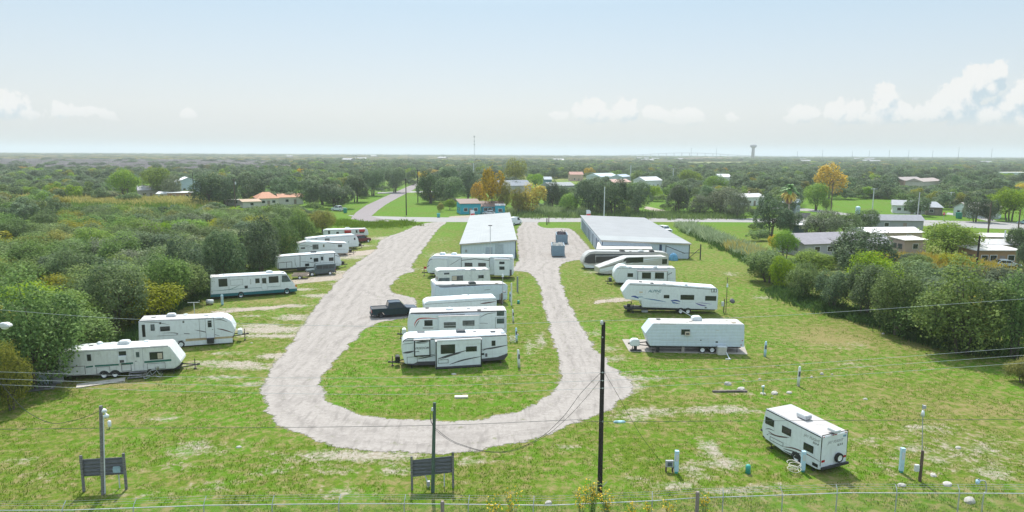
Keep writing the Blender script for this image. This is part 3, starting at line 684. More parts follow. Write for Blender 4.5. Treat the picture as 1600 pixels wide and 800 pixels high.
    if hitch:
        sg = -1 if hitch[0] == 'L' else 1; x0 = s0 if sg < 0 else s1; Lh = hitch[1]; zf = max(.45, zb + .02)
        h = MB()
        h.tube([(x0 - sg*.5, .5, zf-.05), (x0 + sg*Lh, W/2, zf-.05)], .055, 6); h.tube([(x0 - sg*.5, W-.5, zf-.05), (x0 + sg*Lh, W/2, zf-.05)], .055, 6)
        h.box(min(x0+sg*(Lh-.05), x0+sg*(Lh+.22)), max(x0+sg*(Lh-.05), x0+sg*(Lh+.22)), W/2-.07, W/2+.07, zf-.09, zf+.06)
        h.build('tongue', dark, root)
        j = MB(); j.tube([(x0+sg*Lh*.8, W/2+.02, zf+.55), (x0+sg*Lh*.8, W/2+.02, .06)], .04, 8); j.box(x0+sg*Lh*.8-.12, x0+sg*Lh*.8+.12, W/2-.1, W/2+.14, 0, .08); j.build('tongue_jack', dark, root)
        if len(hitch) > 2 and hitch[2]:
            c = MB(); cx = x0 + sg*.42
            c.prism([(cx-.24, zf), (cx-.24, zf+.45), (cx-.16, zf+.6), (cx+.16, zf+.6), (cx+.24, zf+.45), (cx+.24, zf)], W/2-.42, W/2+.42); c.build('gas_bottle_cover', hitch[2], root, bevel=.05)
    # far side and ends: a few plain windows so that the vehicle is whole from a step aside
    for (fa, fb) in ((.18, .30), (.62, .76)):
        p = MB(); sa, sb = s0+(s1-s0)*fa, s0+(s1-s0)*fb; zc = zt-.95; p.box(sa, sb, W, W+.02, zc-.3, zc+.3); p.build('window', glassm, root, bevel=.008)
    return F, root, O, (s0, s1, zb, zt), W

A8 = (420, 340, 8.0); A5 = (60, 480, 5.333); B4 = (0, 400, 4.0); C5 = (310, 340, 5.333); D7 = (600, 480, 7.27); E8 = (640, 380, 8.0); F7 = (960, 480, 7.27); H5 = (900, 370, 5.714); I6 = (870, 320, 6.667); J5 = (1170, 600, 5.0)
# ---- left row, front to back
F1, r1, O1, e1, _ = make_rv('travel_trailer', 'old dirty white trailer with green stripe and bicycle leaning against it, half under a tree', 'trailer', A5, (100, 627), (1120, 556),
    [(165,583),(165,380),(330,362),(1062,322),(1085,322),(1188,455),(1180,480),(1135,512)], paint=white2, roofm=roofd, trim=greyp, hitch=('R', 1.2, None), items=[
    ('wheel', 548, 572, dict(r=.34, rim=rimm)), ('wheel', 640, 563, dict(r=.34)),
    ('stripe', [(395,500),(455,492)], .10, dgreen, dict(taper=False)), ('stripe', [(470,490),(670,478)], .12, dgreen, dict(taper=False)), ('stripe', [(690,472),(790,465)], .12, dgreen, dict(taper=False)), ('stripe', [(882,458),(1108,440)], .14, dgreen, dict(taper=False)),
    ('win', 398, 390, 448, 450, dict(f=lgrey)), ('win', 664, 364, 738, 404, dict(f=lgrey)), ('rect', 670, 404, 736, 456, white, 'window_air_conditioner', dict(proud=.28)), ('rect', 684, 434, 722, 454, charcoal, 'grille', dict(proud=.29)),
    ('door', 790, 346, 878, 524, dict(m=white2, f=greyp, w=(808,370,848,418), g=glassl, wf=lgrey, hl=True)), ('win', 924, 376, 1042, 432, dict(f=dark, fw=.06)), ('rect', 992, 382, 1034, 426, beige, 'blind', dict(proud=.034)),
    ('hatch', 205, 500, 395, 560), ('hatch', 690, 478, 778, 530), ('hatch', 480, 500, 600, 548, dict(fw=.02)), ('hatch', 905, 470, 1060, 510, dict(fw=.02)),
    ('roofbox', 715, 300, lgrey, (1.05, .75, .36)), ('roofbox', 520, 296, white, (.6, .6, .3), dict(kind='dome')), ('vent', 630, 286, white), ('vent', 915, 266, white), ('vent', 440, 318, stripeg)])
F2, r2, O2, e2, _ = make_rv('travel_trailer', 'white trailer with tan skirt and rounded nose parked right behind the green striped one', 'trailer', B4, (865, 592), (1452, 549),
    [(867,545),(865,407),(1250,392),(1365,384),(1405,386),(1440,405),(1468,455),(1462,490),(1452,508)], roofm=roofw, trim=greyp, hitch=('R', 1.1, white), items=[
    ('rect', 872, 528, 1455, 540, white, 'sill', dict(proud=.004)), ('poly', [(1160,518),(1455,500),(1455,512),(1160,534)], tan, 'skirt_panel'),
    ('wheel', 1132, 550, dict(r=.36)), ('rect', 885, 430, 911, 505, black, 'rear_opening'), ('win', 940, 428, 968, 466, dict(f=dark, g=glassl)), ('win', 1000, 442, 1063, 467, dict(f=black)),
    ('door', 1282, 392, 1342, 510, dict(f=stripeg, w=(1297,404,1324,444))), ('rect', 1295, 513, 1340, 540, dark, 'entry_step', dict(proud=.35)),
    ('stripe', [(1356,454),(1400,462),(1456,480)], .09, stripem), ('stripe', [(1215,462),(1280,474),(1375,500)], .07, stripeg), ('stripe', [(1020,482),(1080,480),(1112,486),(1100,492)], .06, stripeg), ('stripe', [(900,414),(980,416),(1060,430)], .05, stripeg),
    ('stripe', [(1340,400),(1380,398),(1420,412)], .06, stripeg), ('stripe', [(1150,484),(1185,486)], .07, stripeg), ('rect', 995, 414, 1008, 425, dark, 'speaker'), ('rect', 1140, 405, 1152, 417, dark, 'speaker'), ('hatch', 1242, 390, 1344, 512, dict(fw=.02)),
    ('roofbox', 1070, 372, lgrey, (.95, .7, .32)), ('vent', 1160, 362, white), ('vent', 960, 382, roofd), ('vent', 1290, 362, white), ('stripe', [(985,500),(1110,494)], .03, stripeg)])
F3, r3, O3, e3, _ = make_rv('motorhome', 'white motorhome with a teal band along its bottom and large cab windows', 'motorhome', C5, (100, 691), (822, 632),
    [(102,664),(103,500),(240,490),(690,466),(735,470),(778,532),(806,560),(822,588),(822,614)], trim=greyp, jacks=False, items=[
    ('poly', [(102,664),(102,640),(380,622),(660,600),(822,590),(822,614)], teal, 'lower_band', dict(proud=.006)),
    ('wheel', 355, 648, dict(r=.42, rim=rimm)), ('wheel', 738, 616, dict(r=.42)),
    ('win', 166, 512, 244, 572), ('win', 473, 508, 511, 544), ('door', 524, 486, 574, 600, dict(f=greyp, w=(530,505,566,546))), ('win', 585, 492, 668, 540), ('poly', [(694,482),(738,480),(772,532),(694,538)], glassl, 'cab_window', dict(proud=.02)),
    ('rect', 384, 568, 412, 588, dark, 'fridge_vent'), ('stripe', [(250,600),(430,588),(680,570)], .035, teal, dict(taper=False)), ('stripe', [(110,612),(260,598),(350,560)], .05, dgreen), ('stripe', [(255,496),(255,610)], .03, greyp, dict(taper=False)), ('stripe', [(684,478),(686,575)], .03, greyp, dict(taper=False)),
    ('hatch', 265, 520, 372, 560, dict(fw=.02)), ('hatch', 430, 515, 440, 555, dict(fw=.02)), ('windscreen', 4, 6, 1),
    ('rect', 806, 560, 822, 576, amber, 'headlamp', dict(proud=.02)), ('roofbox', 590, 452, lgrey, (1.0, .75, .36)), ('vent', 260, 482, white), ('vent', 370, 470, roofd), ('vent', 450, 465, white), ('vent', 700, 448, dark), ('roofbox', 215, 478, lgrey, (.5, .5, .2), dict(kind='dome', nm='satellite_dome'))])
F4, r4, O4, e4, _ = make_rv('travel_trailer', 'white trailer with black corner trim behind the grey off-road car', 'trailer', A8, (105, 694), (905, 636),
    [(108,640),(104,492),(300,472),(822,438),(850,440),(880,480),(912,560),(905,600)], trim=charcoal, hitch=('R', 1.1, black), items=[
    ('win', 560, 508, 620, 550), ('door', 640, 478, 690, 575, dict(f=glassm, w=(648,486,682,536), wf=lgrey)), ('win', 750, 500, 810, 540), ('win', 452, 576, 506, 606), ('rect', 515, 502, 541, 518, dark, 'vent_cover'),
    ('stripe', [(390,470),(391,612)], .07, charcoal, dict(taper=False)), ('stripe', [(326,500),(330,570),(350,620)], .05, charcoal), ('stripe', [(822,440),(822,570)], .07, charcoal, dict(taper=False)), ('stripe', [(395,550),(500,556),(640,575)], .06, stripeg), ('stripe', [(822,470),(860,480),(895,500)], .07, stripeg), ('stripe', [(820,575),(905,585)], .06, stripeg),
    ('stripe', [(120,566),(120,640)], .06, charcoal, dict(taper=False)), ('stripe', [(120,566),(290,552)], .06, charcoal, dict(taper=False)), ('stripe', [(222,560),(222,628)], .05, charcoal, dict(taper=False)), ('stripe', [(288,552),(290,628)], .05, charcoal, dict(taper=False)),
    ('rect', 350, 622, 480, 650, dark, 'dark_skirt_board'), ('wheel', 590, 640, dict(r=.36)), ('roofbox', 545, 424, dacm, (1.0, .75, .34)), ('vent', 434, 436, lgrey), ('vent', 700, 418, lgrey)])  # dark board along the lower rear part of the side
F5, r5, O5, e5, _ = make_rv('travel_trailer', 'white trailer with wavy maroon stripe under its roof line, third from the far left end', 'trailer', A8, (335, 505), (1003, 470),
    [(338,455),(337,330),(420,318),(470,300),(970,316),(992,330),(1005,400),(985,445)], hitch=('R', 1.3, black), items=[
    ('win', 545, 336, 623, 396, dict(g=glassg, f=greyp)), ('win', 862, 336, 917, 368, dict(g=glassg, f=greyp)), ('win', 676, 336, 697, 370, dict(g=glassl, f=beige)), ('win', 400, 372, 456, 392, dict(g=glassg, f=greyp)),
    ('stripe', [(430,335),(540,362),(620,372)], .06, stripeg), ('stripe', [(700,296),(800,320),(975,322)], .09, stripem), ('stripe', [(340,350),(430,350),(520,380)], .05, stripeg), ('stripe', [(640,400),(800,396),(990,392)], .03, stripeg),
    ('rect', 996, 296, 1004, 312, teal, 'marker'), ('wheel', 760, 452, dict(r=.36)), ('roofbox', 500, 290, lgrey, (1., .7, .3)), ('roofbox', 730, 286, lgrey, (.5, .5, .2), dict(kind='dome')), ('vent', 600, 296, dacm), ('text', 782, 362, 'VOLTAGE', .34, lgrey)])
F6, r6, O6, e6, _ = make_rv('travel_trailer', 'long plain white trailer with round nose whose front touches the dark red car', 'trailer', A8, (470, 430), (1122, 392),
    [(475,400),(470,262),(700,236),(1000,215),(1060,212),(1095,225),(1118,265),(1128,320),(1122,362)], hitch=('R', 1.1, black), bev=.12, items=[
    ('win', 1062, 250, 1084, 280, dict(f=greyp)), ('wheel', 900, 380, dict(r=.36)), ('roofbox', 820, 212, lgrey, (1.1, .7, .3)), ('vent', 520, 248, roofd), ('vent', 650, 232, dacm), ('vent', 1000, 202, lgrey), ('stripe', [(1000,225),(1003,350)], .04, lgrey, dict(taper=False)), ('win', 700, 262, 760, 292, dict(g=glassg))])
F7_, r7, O7, e7, _ = make_rv('travel_trailer', 'farthest white trailer of the left row with two red awnings over its windows', 'trailer', A8, (690, 264), (1243, 242),
    [(692,240),(690,165),(735,150),(1222,140),(1238,160),(1246,200),(1243,220)], items=[
    ('win', 740, 164, 766, 204), ('win', 843, 178, 877, 200), ('rect', 945, 160, 1027, 186, red, 'awning', dict(proud=.4)), ('win', 948, 186, 1024, 202), ('door', 1084, 152, 1113, 206, dict(w=(1088,158,1108,190))), ('rect', 1128, 150, 1197, 172, red, 'awning', dict(proud=.4)), ('win', 1134, 172, 1192, 192, dict(g=glassg)),
    ('roofbox', 960, 112, lgrey, (1.3, .8, .35)), ('vent', 1180, 112, lgrey), ('vent', 820, 124, lgrey), ('wheel', 900, 222, dict(r=.34)), ('rect', 690, 150, 728, 178, lgrey, 'rear_box', dict(proud=.1))])
# ---- middle island, front to back
F8, r8, O8, e8, _ = make_rv('travel_trailer', 'white trailer with black framed slide-outs and dark swooshes, front one of the middle group', 'trailer', D7, (235, 702), (1405, 634),
    [(237,644),(207,530),(212,420),(232,378),(272,354),(300,349),(850,327),(1398,314),(1405,520),(1372,566),(1110,612),(600,655)], trim=charcoal, hitch=('L', 1.15, black), roofm=roofw, items=[
    ('poly', [(385,618),(590,612),(1110,585),(1290,565),(1405,522),(1405,545),(1370,592),(1110,616),(600,655),(300,660)], charcoal, 'skirt', dict(proud=.010)),
    ('stripe', [(212,400),(236,372),(275,354),(340,350)], .06, charcoal, dict(taper=False)),
    ('stripe', [(212,520),(280,512),(342,498)], .15, charcoal), ('stripe', [(215,420),(280,412),(342,405)], .04, stripeg), ('stripe', [(385,588),(480,568),(590,545)], .09, charcoal), ('stripe', [(385,570),(480,552),(590,530)], .05, charcoal),
    ('stripe', [(1110,480),(1240,462),(1405,430)], .12, charcoal), ('stripe', [(1110,500),(1170,474),(1260,458)], .05, charcoal), ('hatch', 260, 566, 380, 644, dict(fw=.025, m=stripeg)),
    ('win', 1222, 380, 1266, 437), ('rect', 1110, 522, 1138, 542, black, 'outlet_cover'), ('rect', 1150, 525, 1174, 562, stripeg, 'outlet_cover'), ('wheel', 890, 640, dict(r=.36, rim=rimd)), ('wheel', 990, 634, dict(r=.36, rim=rimd)),
    ('slide', 342, 376, 526, 552, .28, dict(frame=black, fw=.11)), ('stripe', [(352,402),(430,392),(516,388)], .10, black), ('stripe', [(360,412),(430,408),(500,402)], .05, charcoal), ('text', 430, 476, 'FREEDOM', .30, stripeg), ('stripe', [(350,508),(400,500)], .06, charcoal), ('end_slide',),
    ('slide', 588, 392, 1108, 680, .75, dict(frame=black, fw=.10, skirt=charcoal)), ('rect', 600, 376, 1100, 404, white, 'slide_topper', dict(proud=.03)), ('win', 644, 424, 808, 522, dict(fw=.06)), ('win', 930, 448, 1054, 499, dict(fw=.06)),
    ('stripe', [(610,588),(740,548),(930,492)], .14, charcoal), ('stripe', [(640,596),(760,552),(880,520)], .05, charcoal), ('stripe', [(745,650),(900,600),(1100,560)], .10, charcoal), ('hatch', 612, 598, 732, 634, dict(fw=.03)), ('stripe', [(900,400),(1000,425),(1090,410)], .03, lgrey), ('end_slide',),
    ('roofbox', 418, 280, dacm, (1.0, .7, .22)), ('roofbox', 870, 272, dacm, (1.0, .75, .34)), ('vent', 665, 250, charcoal), ('vent', 1028, 262, charcoal), ('roofbox', 1235, 264, dacm, (.55, .45, .12)), ('vent', 545, 258, charcoal), ('roofbox', 1350, 275, white, (.5, .5, .2), dict(kind='dome', nm='satellite_dome'))])
F9, r9, O9, e9, _ = make_rv('travel_trailer', 'white trailer with a red swoosh and a shallow slide-out, second of the middle group', 'trailer', D7, (265, 385), (1395, 352),
    [(272,330),(266,180),(292,66),(345,82),(620,80),(1392,40),(1395,300)], trim=stripeg, hitch=('L', 1.0, white), items=[
    ('win', 458, 148, 552, 212, dict(fw=.04)), ('win', 1282, 40, 1364, 96, dict(g=glassl, fw=.05)), ('win', 1282, 130, 1364, 184, dict(g=glassl, fw=.05)),
    ('stripe', [(345,216),(356,175),(398,132),(500,124),(612,132)], .10, red), ('stripe', [(352,230),(380,180),(402,150)], .06, stripem), ('stripe', [(1090,118),(1170,76),(1275,62)], .06, stripeg), ('stripe', [(1085,182),(1180,184)], .04, stripeg), ('hatch', 1265, 118, 1376, 240, dict(fw=.02)), ('stripe', [(440,236),(560,236)], .08, stripem),
    ('slide', 622, 106, 1082, 300, .45, dict(frame=None)), ('win', 680, 172, 816, 230, dict(g=glassg)), ('win', 893, 152, 1028, 210, dict(g=glassg)), ('end_slide',),
    ('stripe', [(616,96),(760,88),(920,84)], .06, charcoal, dict(taper=False)), ('roofbox', 745, 25, white, (.95, .8, .28), dict(kind='dome')), ('vent', 490, 12, charcoal), ('vent', 960, 14, lgrey), ('vent', 1150, 10, lgrey), ('vent', 1080, 36, dark)])
F10, r10, O10, e10, _ = make_rv('travel_trailer', 'plain bright white trailer with one dark rear swoosh behind the red striped trailer', 'trailer', E8, (195, 1014), (1088, 968),
    [(200,960),(182,760),(205,738),(250,722),(780,690),(1075,678),(1090,700),(1090,910)], roofm=mat('bright_roof', (.50,.50,.495), .5, nscale=1.2, nvar=.05, dirt=.08), items=[
    ('stripe', [(885,755),(960,746),(1080,728)], .12, stripem), ('roofbox', 690, 652, lgrey, (1.1, .75, .38)), ('vent', 380, 690, lgrey), ('vent', 960, 660, lgrey), ('roofbox', 715, 628, dacm, (.5, .5, .3)), ('wheel', 700, 940, dict(r=.36))])
F11, r11, O11, e11, _ = make_rv('travel_trailer', 'long white aluminium trailer with beige roof line, third from the back in the middle group', 'trailer', E8, (310, 806), (1222, 748),
    [(306,760),(318,520),(400,562),(1205,510),(1228,525),(1222,705)], paint=white_rib, roofm=roofw, items=[
    ('stripe', [(935,585),(1010,578)], .05, stripeg), ('roofbox', 780, 486, dacm, (1.0, .75, .3)), ('vent', 555, 512, lgrey), ('vent', 1110, 486, beige), ('wheel', 760, 760, dict(r=.36))])
def fix_nose(): pass
F12, r12, O12, e12, _ = make_rv('motorhome', 'small white motorhome with a sleeping pod over its cab and an awning on top', 'motorhome', E8, (292, 628), (1010, 592),
    [(300,600),(292,560),(292,490),(350,472),(362,432),(345,425),(345,350),(375,335),(1000,330),(1010,450),(1010,572)], paint=white2, jacks=False, bev=.05, items=[
    ('win', 426, 366, 500, 393, dict(f=lgrey)), ('win', 524, 404, 672, 470, dict(f=lgrey, g=glassg)), ('win', 855, 396, 930, 440, dict(f=lgrey)), ('rect', 532, 412, 588, 462, beige, 'blind', dict(proud=.034)), ('poly', [(372,436),(500,432),(500,480),(352,478)], glassl, 'cab_window', dict(proud=.02)),
    ('windscreen', 3, 4, -1), ('wheel', 400, 600, dict(r=.36)), ('wheel', 850, 585, dict(r=.36)), ('stripe', [(770,340),(772,450)], .03, greyp, dict(taper=False)), ('roofbox', 640, 318, lgrey, (1.5, .4, .2)), ('roofbox', 800, 318, lgrey, (.9, .7, .22)), ('vent', 460, 322, beige), ('vent', 930, 308, lgrey)])
F13, r13, O13, e13, _ = make_rv('fifth_wheel_trailer', 'tall white trailer with peaked dark trim, directly in front of the smaller metal building', 'trailer', E8, (222, 425), (1290, 436+10),
    [(230,372),(215,340),(222,250),(245,190),(292,158),(1280,168),(1290,200),(1290,400)], hitch=('L', .9, None), roofm=mat('bright_roof', (.50,.50,.495), .5), items=[
    ('stripe', [(225,290),(240,225),(300,195),(470,195)], .07, stripeg), ('stripe', [(500,275),(570,235),(640,190)], .05, charcoal), ('stripe', [(215,300),(245,275)], .10, charcoal), ('stripe', [(330,300),(410,296)], .04, lgrey),
    ('wheel', 620, 390, dict(r=.38)), ('stripe', [(1060,172),(1200,176),(1275,190)], .06, stripeg),
    ('slide', 284, 196, 474, 352, .3, dict()), ('end_slide',),
    ('slide', 642, 176, 1002, 330, .6, dict()), ('win', 688, 243, 785, 292), ('win', 857, 245, 953, 292), ('stripe', [(646,214),(820,196)], .09, charcoal, dict(taper=False)), ('stripe', [(820,196),(998,216)], .09, charcoal, dict(taper=False)), ('stripe', [(648,182),(648,300)], .06, charcoal, dict(taper=False)), ('stripe', [(996,182),(996,300)], .06, charcoal, dict(taper=False)), ('end_slide',),
    ('slide', 1058, 200, 1248, 405, .55, dict()), ('win', 1122, 230, 1186, 262), ('win', 1122, 290, 1186, 332), ('stripe', [(1072,208),(1246,208)], .06, charcoal, dict(taper=False)), ('end_slide',),
    ('roofbox', 412, 135, white, (1.0, .8, .4)), ('roofbox', 555, 135, white, (1.0, .8, .4)), ('roofbox', 925, 140, white, (.9, .7, .4), dict(kind='dome')), ('rect', 176, 292, 212, 320, redl, 'tail_lamp', dict(proud=.05)), ('rect', 1250, 330, 1275, 400, stripeg, 'ladder', dict(proud=.06))])
# ---- right row, back to front
F14, r14, O14, e14, _ = make_rv('motorhome', 'long black-glazed motorhome coach with silver swooshes in front of the large metal building', 'motorhome', I6, (282, 672), (1165, 655),
    [(300,655),(272,615),(272,590),(295,535),(340,495),(400,484),(700,488),(1060,492),(1150,500),(1168,530),(1168,640)], paint=coacht, roofm=mat('cream_roof', (.45,.44,.42), .5), jacks=False, bev=.14, items=[
    ('poly', [(285,600),(300,545),(345,515),(400,508),(405,612),(330,612)], glassm, 'cab_glass', dict(proud=.02)), ('poly', [(402,512),(700,512),(1060,520),(1150,540),(1000,545),(560,532),(402,530)], dacm, 'upper_band', dict(proud=.008)),
    ('hatch', 402, 532, 700, 640, dict(fw=.04, m=lgrey, nm='slide_trim')), ('win', 408, 538, 695, 600), ('poly', [(405,638),(560,600),(690,560),(720,548),(700,585),(560,630),(440,660)], white, 'swoosh', dict(proud=.012)), ('stripe', [(430,650),(560,615),(700,570)], .08, coachg),
    ('windscreen', 2, 4, -1), ('poly', [(275,620),(420,640),(440,660),(300,655)], white, 'front_bumper_panel', dict(proud=.01)), ('wheel', 470, 640, dict(r=.48, rim=chrome)), ('wheel', 960, 630, dict(r=.48, rim=chrome)),
    ('vent', 590, 476, dark), ('roofbox', 680, 474, dark, (1., .7, .3)), ('vent', 520, 474, dark), ('vent', 770, 476, dark), ('roofbox', 1030, 488, dark, (.9, .7, .3)), ('roofbox', 900, 484, lgrey, (1., .7, .3))])
F15, r15, O15, e15, _ = make_rv('fifth_wheel_trailer', 'grey and silver long-nosed trailer with sweeping stripes parked against the black coach', 'trailer', I6, (440, 735), (1166, 705),
    [(520,722),(445,715),(440,655),(560,610),(705,560),(750,545),(1150,542),(1166,560),(1166,690)], paint=coacht, roofm=mat('cream_roof', (.45,.44,.42), .5), trim=lgrey, jacks=True, items=[
    ('win', 722, 552, 900, 600), ('win', 1098, 566, 1147, 615), ('poly', [(445,672),(600,634),(700,600),(720,585),(690,625),(560,672),(446,690)], white, 'swoosh', dict(proud=.010)), ('stripe', [(445,700),(600,665),(730,600)], .16, white), ('stripe', [(446,660),(600,622),(715,572)], .12, coachg),
    ('stripe', [(740,622),(900,575),(1090,556)], .16, white), ('stripe', [(800,622),(930,590),(1080,572)], .10, lgrey), ('poly', [(690,592),(712,556),(726,560),(716,590)], black, 'mirror_panel', dict(proud=.02)), ('hatch', 720, 548, 1090, 640, dict(fw=.04, m=lgrey, nm='slide_trim')), ('wheel', 900, 690, dict(r=.4)), ('wheel', 980, 688, dict(r=.4))])
F16, r16, O16, e16, _ = make_rv('travel_trailer', 'short white trailer with domed nose and two dark slide-out windows beside the grey one', 'trailer', H5, (335, 432), (892, 436),
    [(360,412),(338,372),(340,318),(362,280),(400,256),(445,262),(470,275),(890,282),(892,410)], hitch=('L', 1.0, dacm), bev=.1, items=[
    ('win', 460, 325, 509, 359), ('stripe', [(372,400),(380,330),(410,280),(440,266)], .05, lgrey), ('stripe', [(822,340),(858,318)], .08, charcoal), ('stripe', [(825,332),(852,326)], .05, charcoal), ('wheel', 640, 410, dict(r=.36)),
    ('slide', 552, 306, 814, 400, .45, dict(frame=charcoal, fw=.08)), ('win', 590, 318, 668, 374), ('win', 706, 318, 784, 374), ('end_slide',),
    ('stripe', [(548,294),(816,296)], .05, charcoal, dict(taper=False)), ('roofbox', 490, 262, lgrey, (.8, .7, .3), dict(kind='dome')), ('roofbox', 714, 258, lgrey, (.8, .7, .36), dict(kind='dome')), ('vent', 610, 262, lgrey), ('vent', 840, 264, lgrey)])
F17, r17, O17, e17, _ = make_rv('fifth_wheel_trailer', 'long white trailer with raised nose and blue and purple swooshes on its side', 'trailer', H5, (430, 684), (1262, 694),
    [(592,630),(580,572),(437,556),(413,492),(476,414),(880,430),(1250,456),(1272,474),(1263,652)], roofm=mat('bright_roof', (.50,.50,.495), .5), trim=lgrey, jacks=False, items=[
    ('stripe', [(478,428),(860,442),(1212,470)], .05, stripeg, dict(taper=False)), ('win', 784, 519, 833, 549), ('win', 934, 518, 1054, 563), ('win', 1154, 528, 1251, 571), ('hatch', 542, 473, 620, 515, dict(fw=.03, m=lgrey)), ('rect', 565, 488, 596, 502, beige, 'side_vent'),
    ('hatch', 1208, 464, 1232, 495, dict(fw=.04, m=dark)), ('hatch', 1233, 464, 1256, 495, dict(fw=.04, m=dark)),
    ('text', 700, 496, 'ALPINE', .52, mat('teal_lettering', (.03,.14,.18), .5), dict(shear=.35)), ('text', 728, 512, 'lite', .26, greyp),
    ('stripe', [(492,532),(530,534),(560,552)], .16, blue), ('stripe', [(520,545),(560,538),(600,536)], .10, lblue), ('stripe', [(590,544),(650,556),(720,568),(805,582)], .08, lblue), ('stripe', [(640,552),(720,564),(800,580)], .05, blue),
    ('stripe', [(845,570),(890,568),(932,578)], .14, blue), ('stripe', [(850,572),(885,590),(930,600)], .09, blue), ('stripe', [(858,584),(880,600)], .10, lblue), ('stripe', [(1065,590),(1110,608),(1165,618)], .12, purple), ('stripe', [(1090,588),(1150,594),(1215,602)], .05, purple), ('stripe', [(600,600),(760,596),(960,600)], .03, lgrey),
    ('hatch', 620, 590, 760, 622, dict(fw=.015, m=lgrey)), ('wheel', 935, 655, dict(r=.38)), ('wheel', 1000, 657, dict(r=.38)), ('vent', 575, 402, dark), ('vent', 790, 416, lgrey), ('vent', 690, 424, dark), ('vent', 1000, 428, lgrey), ('rect', 1150, 628, 1166, 638, dark, 'drain')])
lg = MB()
for sx, sy in ((1.2, .35), (1.2, 2.1)): lg.tube([(sx, sy, 1.2), (sx, sy, .05)], .06, 8); lg.box(sx-.15, sx+.15, sy-.15, sy+.15, 0, .06)
lg.build('landing_gear', dark, r17)
pn = MB(); pn.box(.55, .95, 1.0, 1.5, .0, 1.0); pn.build('king_pin_stand', dark, r17)
F18, r18, O18, e18, _ = make_rv('travel_trailer', 'old ribbed white trailer with slanted nose and one window cooler standing on a concrete pad', 'trailer', F7, (400, 520), (1475, 524),
    [(405,440),(352,296),(437,188),(1478,198),(1475,452)], paint=white_rib, roofm=roofd, trim=lgrey, bev=.03, items=[
    ('win', 758, 248, 858, 316, dict(f=greyp)), ('rect', 800, 276, 850, 314, beige, 'window_air_conditioner', dict(proud=.3)), ('rect', 806, 284, 840, 304, charcoal, 'grille', dict(proud=.31)),
    ('rect', 1150, 388, 1176, 403, dark, 'vent_cover'), ('rect', 975, 370, 988, 381, dark, 'inlet'), ('rect', 1155, 256, 1190, 266, lgrey, 'side_vent'), ('hatch', 1175, 392, 1278, 448, dict(fw=.02, m=lgrey)), ('rect', 1448, 376, 1460, 384, redl, 'tail_lamp'), ('rect', 1434, 425, 1446, 434, redl, 'tail_lamp'),
    ('wheel', 1000, 487, dict(r=.36, arch=False)), ('wheel', 1110, 489, dict(r=.36, arch=False)), ('roofbox', 930, 142, white, (1.05, .8, .45)), ('vent', 1355, 172, beige), ('vent', 500, 142, dark), ('poly', [(520,186),(700,187),(700,191),(520,190)], greyp, 'gutter')], hitch=('L', 1.35, None))
for s_, m_, nm_ in ((.9, dark, 'jack'), (3.6, concrete, 'block_pier')):
    q = MB(); q.box(s_-.14, s_+.14, .15, .45, .05, .62); q.build(nm_, m_, r18)
q = MB()
for k in range(26):   # fallen leaves and branches on the roof
    x_ = rnd.uniform(.8, 9.2); y_ = rnd.uniform(.5, 1.7); l_ = rnd.uniform(.08, .4); z_ = e18[3] + .028
    if 5.6 < x_ < 6.6: continue
    q.add([(x_, y_, z_), (x_+l_, y_+.03, z_+.005), (x_+l_*.8, y_+l_*.4, z_), (x_+.05, y_+.12, z_)], [(0,1,2,3)])
q.build('leaf_litter', mat('dead_leaves', (.16,.13,.10), .9), r18)
# ---- lone trailer bottom right, both long side and tail visible
F19, r19, O19, e19, _ = make_rv('travel_trailer', 'small white trailer with spare wheel on its back, standing alone at the lower right', 'trailer', J5, (112, 478), (555, 713),
    [(130,428),(108,400),(101,332),(133,192),(572,415),(556,672),(520,662),(270,528)], W=2.4, trim=black, bev=.04, items=[
    ('win', 132, 252, 196, 338), ('win', 262, 322, 329, 412), ('win', 430, 452, 503, 546), ('rect', 497, 608, 538, 655, black, 'lower_vent'), ('hatch', 166, 408, 268, 490, dict(fw=.02, m=charcoal)),
    ('stripe', [(150,366),(210,402),(315,418)], .06, stripem), ('stripe', [(150,384),(230,410),(300,420)], .05, stripeg), ('stripe', [(130,352),(160,350),(200,368)], .05, stripeg),
    ('stripe', [(268,490),(340,500),(420,530),(555,606)], .07, stripem), ('stripe', [(270,504),(340,524),(410,548)], .06, charcoal), ('stripe', [(268,516),(330,548),(380,565)], .07, stripeg),
    ('rect', 142, 390, 152, 400, black, 'inlet'), ('wheel', 370, 586, dict(r=.34, rim=rimm)), ('text', 490, 432, 'JAY FLIGHT', .25, greyp, dict(shear=.3)), ('text', 522, 472, 'SLX 8', .19, charcoal, dict(shear=.2))], hitch=('L', 1.0, white))
s0, s1, zb, zt = e19; W19 = 2.4; xe = F19.side(572, 415)[0]
def tail_box(root, y0, y1, z0, z1, x, m, nm, pr=.02, bev=0):
    b = MB(); b.box(x, x+pr, y0, y1, z0, z1); return b.build(nm, m, root, bevel=bev)
a_, c_ = F19.endp(632, 640, xe), F19.endp(700, 640, xe)
sp_t, sp_r = wheel_mesh(.33, .2); sw = sp_t.build('spare_wheel', tyre, r19, smooth=True); sr = sp_r.build('rim', rimm, sw, smooth=True)
sw.location = (xe+.24, 1.55, .98); sw.rotation_euler = (0, 0, R(90))
tail_box(r19, .08, .38, .84, 1.0, xe+.0, redl, 'tail_lamp', .04); tail_box(r19, 2.05, 2.33, .84, 1.0, xe, redl, 'tail_lamp', .04)
tail_box(r19, .95, 1.12, zt-.22, zt-.16, xe, redl, 'marker_lamp'); tail_box(r19, 1.2, 1.37, zt-.22, zt-.16, xe, redl, 'marker_lamp'); tail_box(r19, .15, .22, zt-.24, zt-.16, xe, redl, 'marker_lamp'); tail_box(r19, 2.15, 2.22, zt-.24, zt-.16, xe, redl, 'marker_lamp')
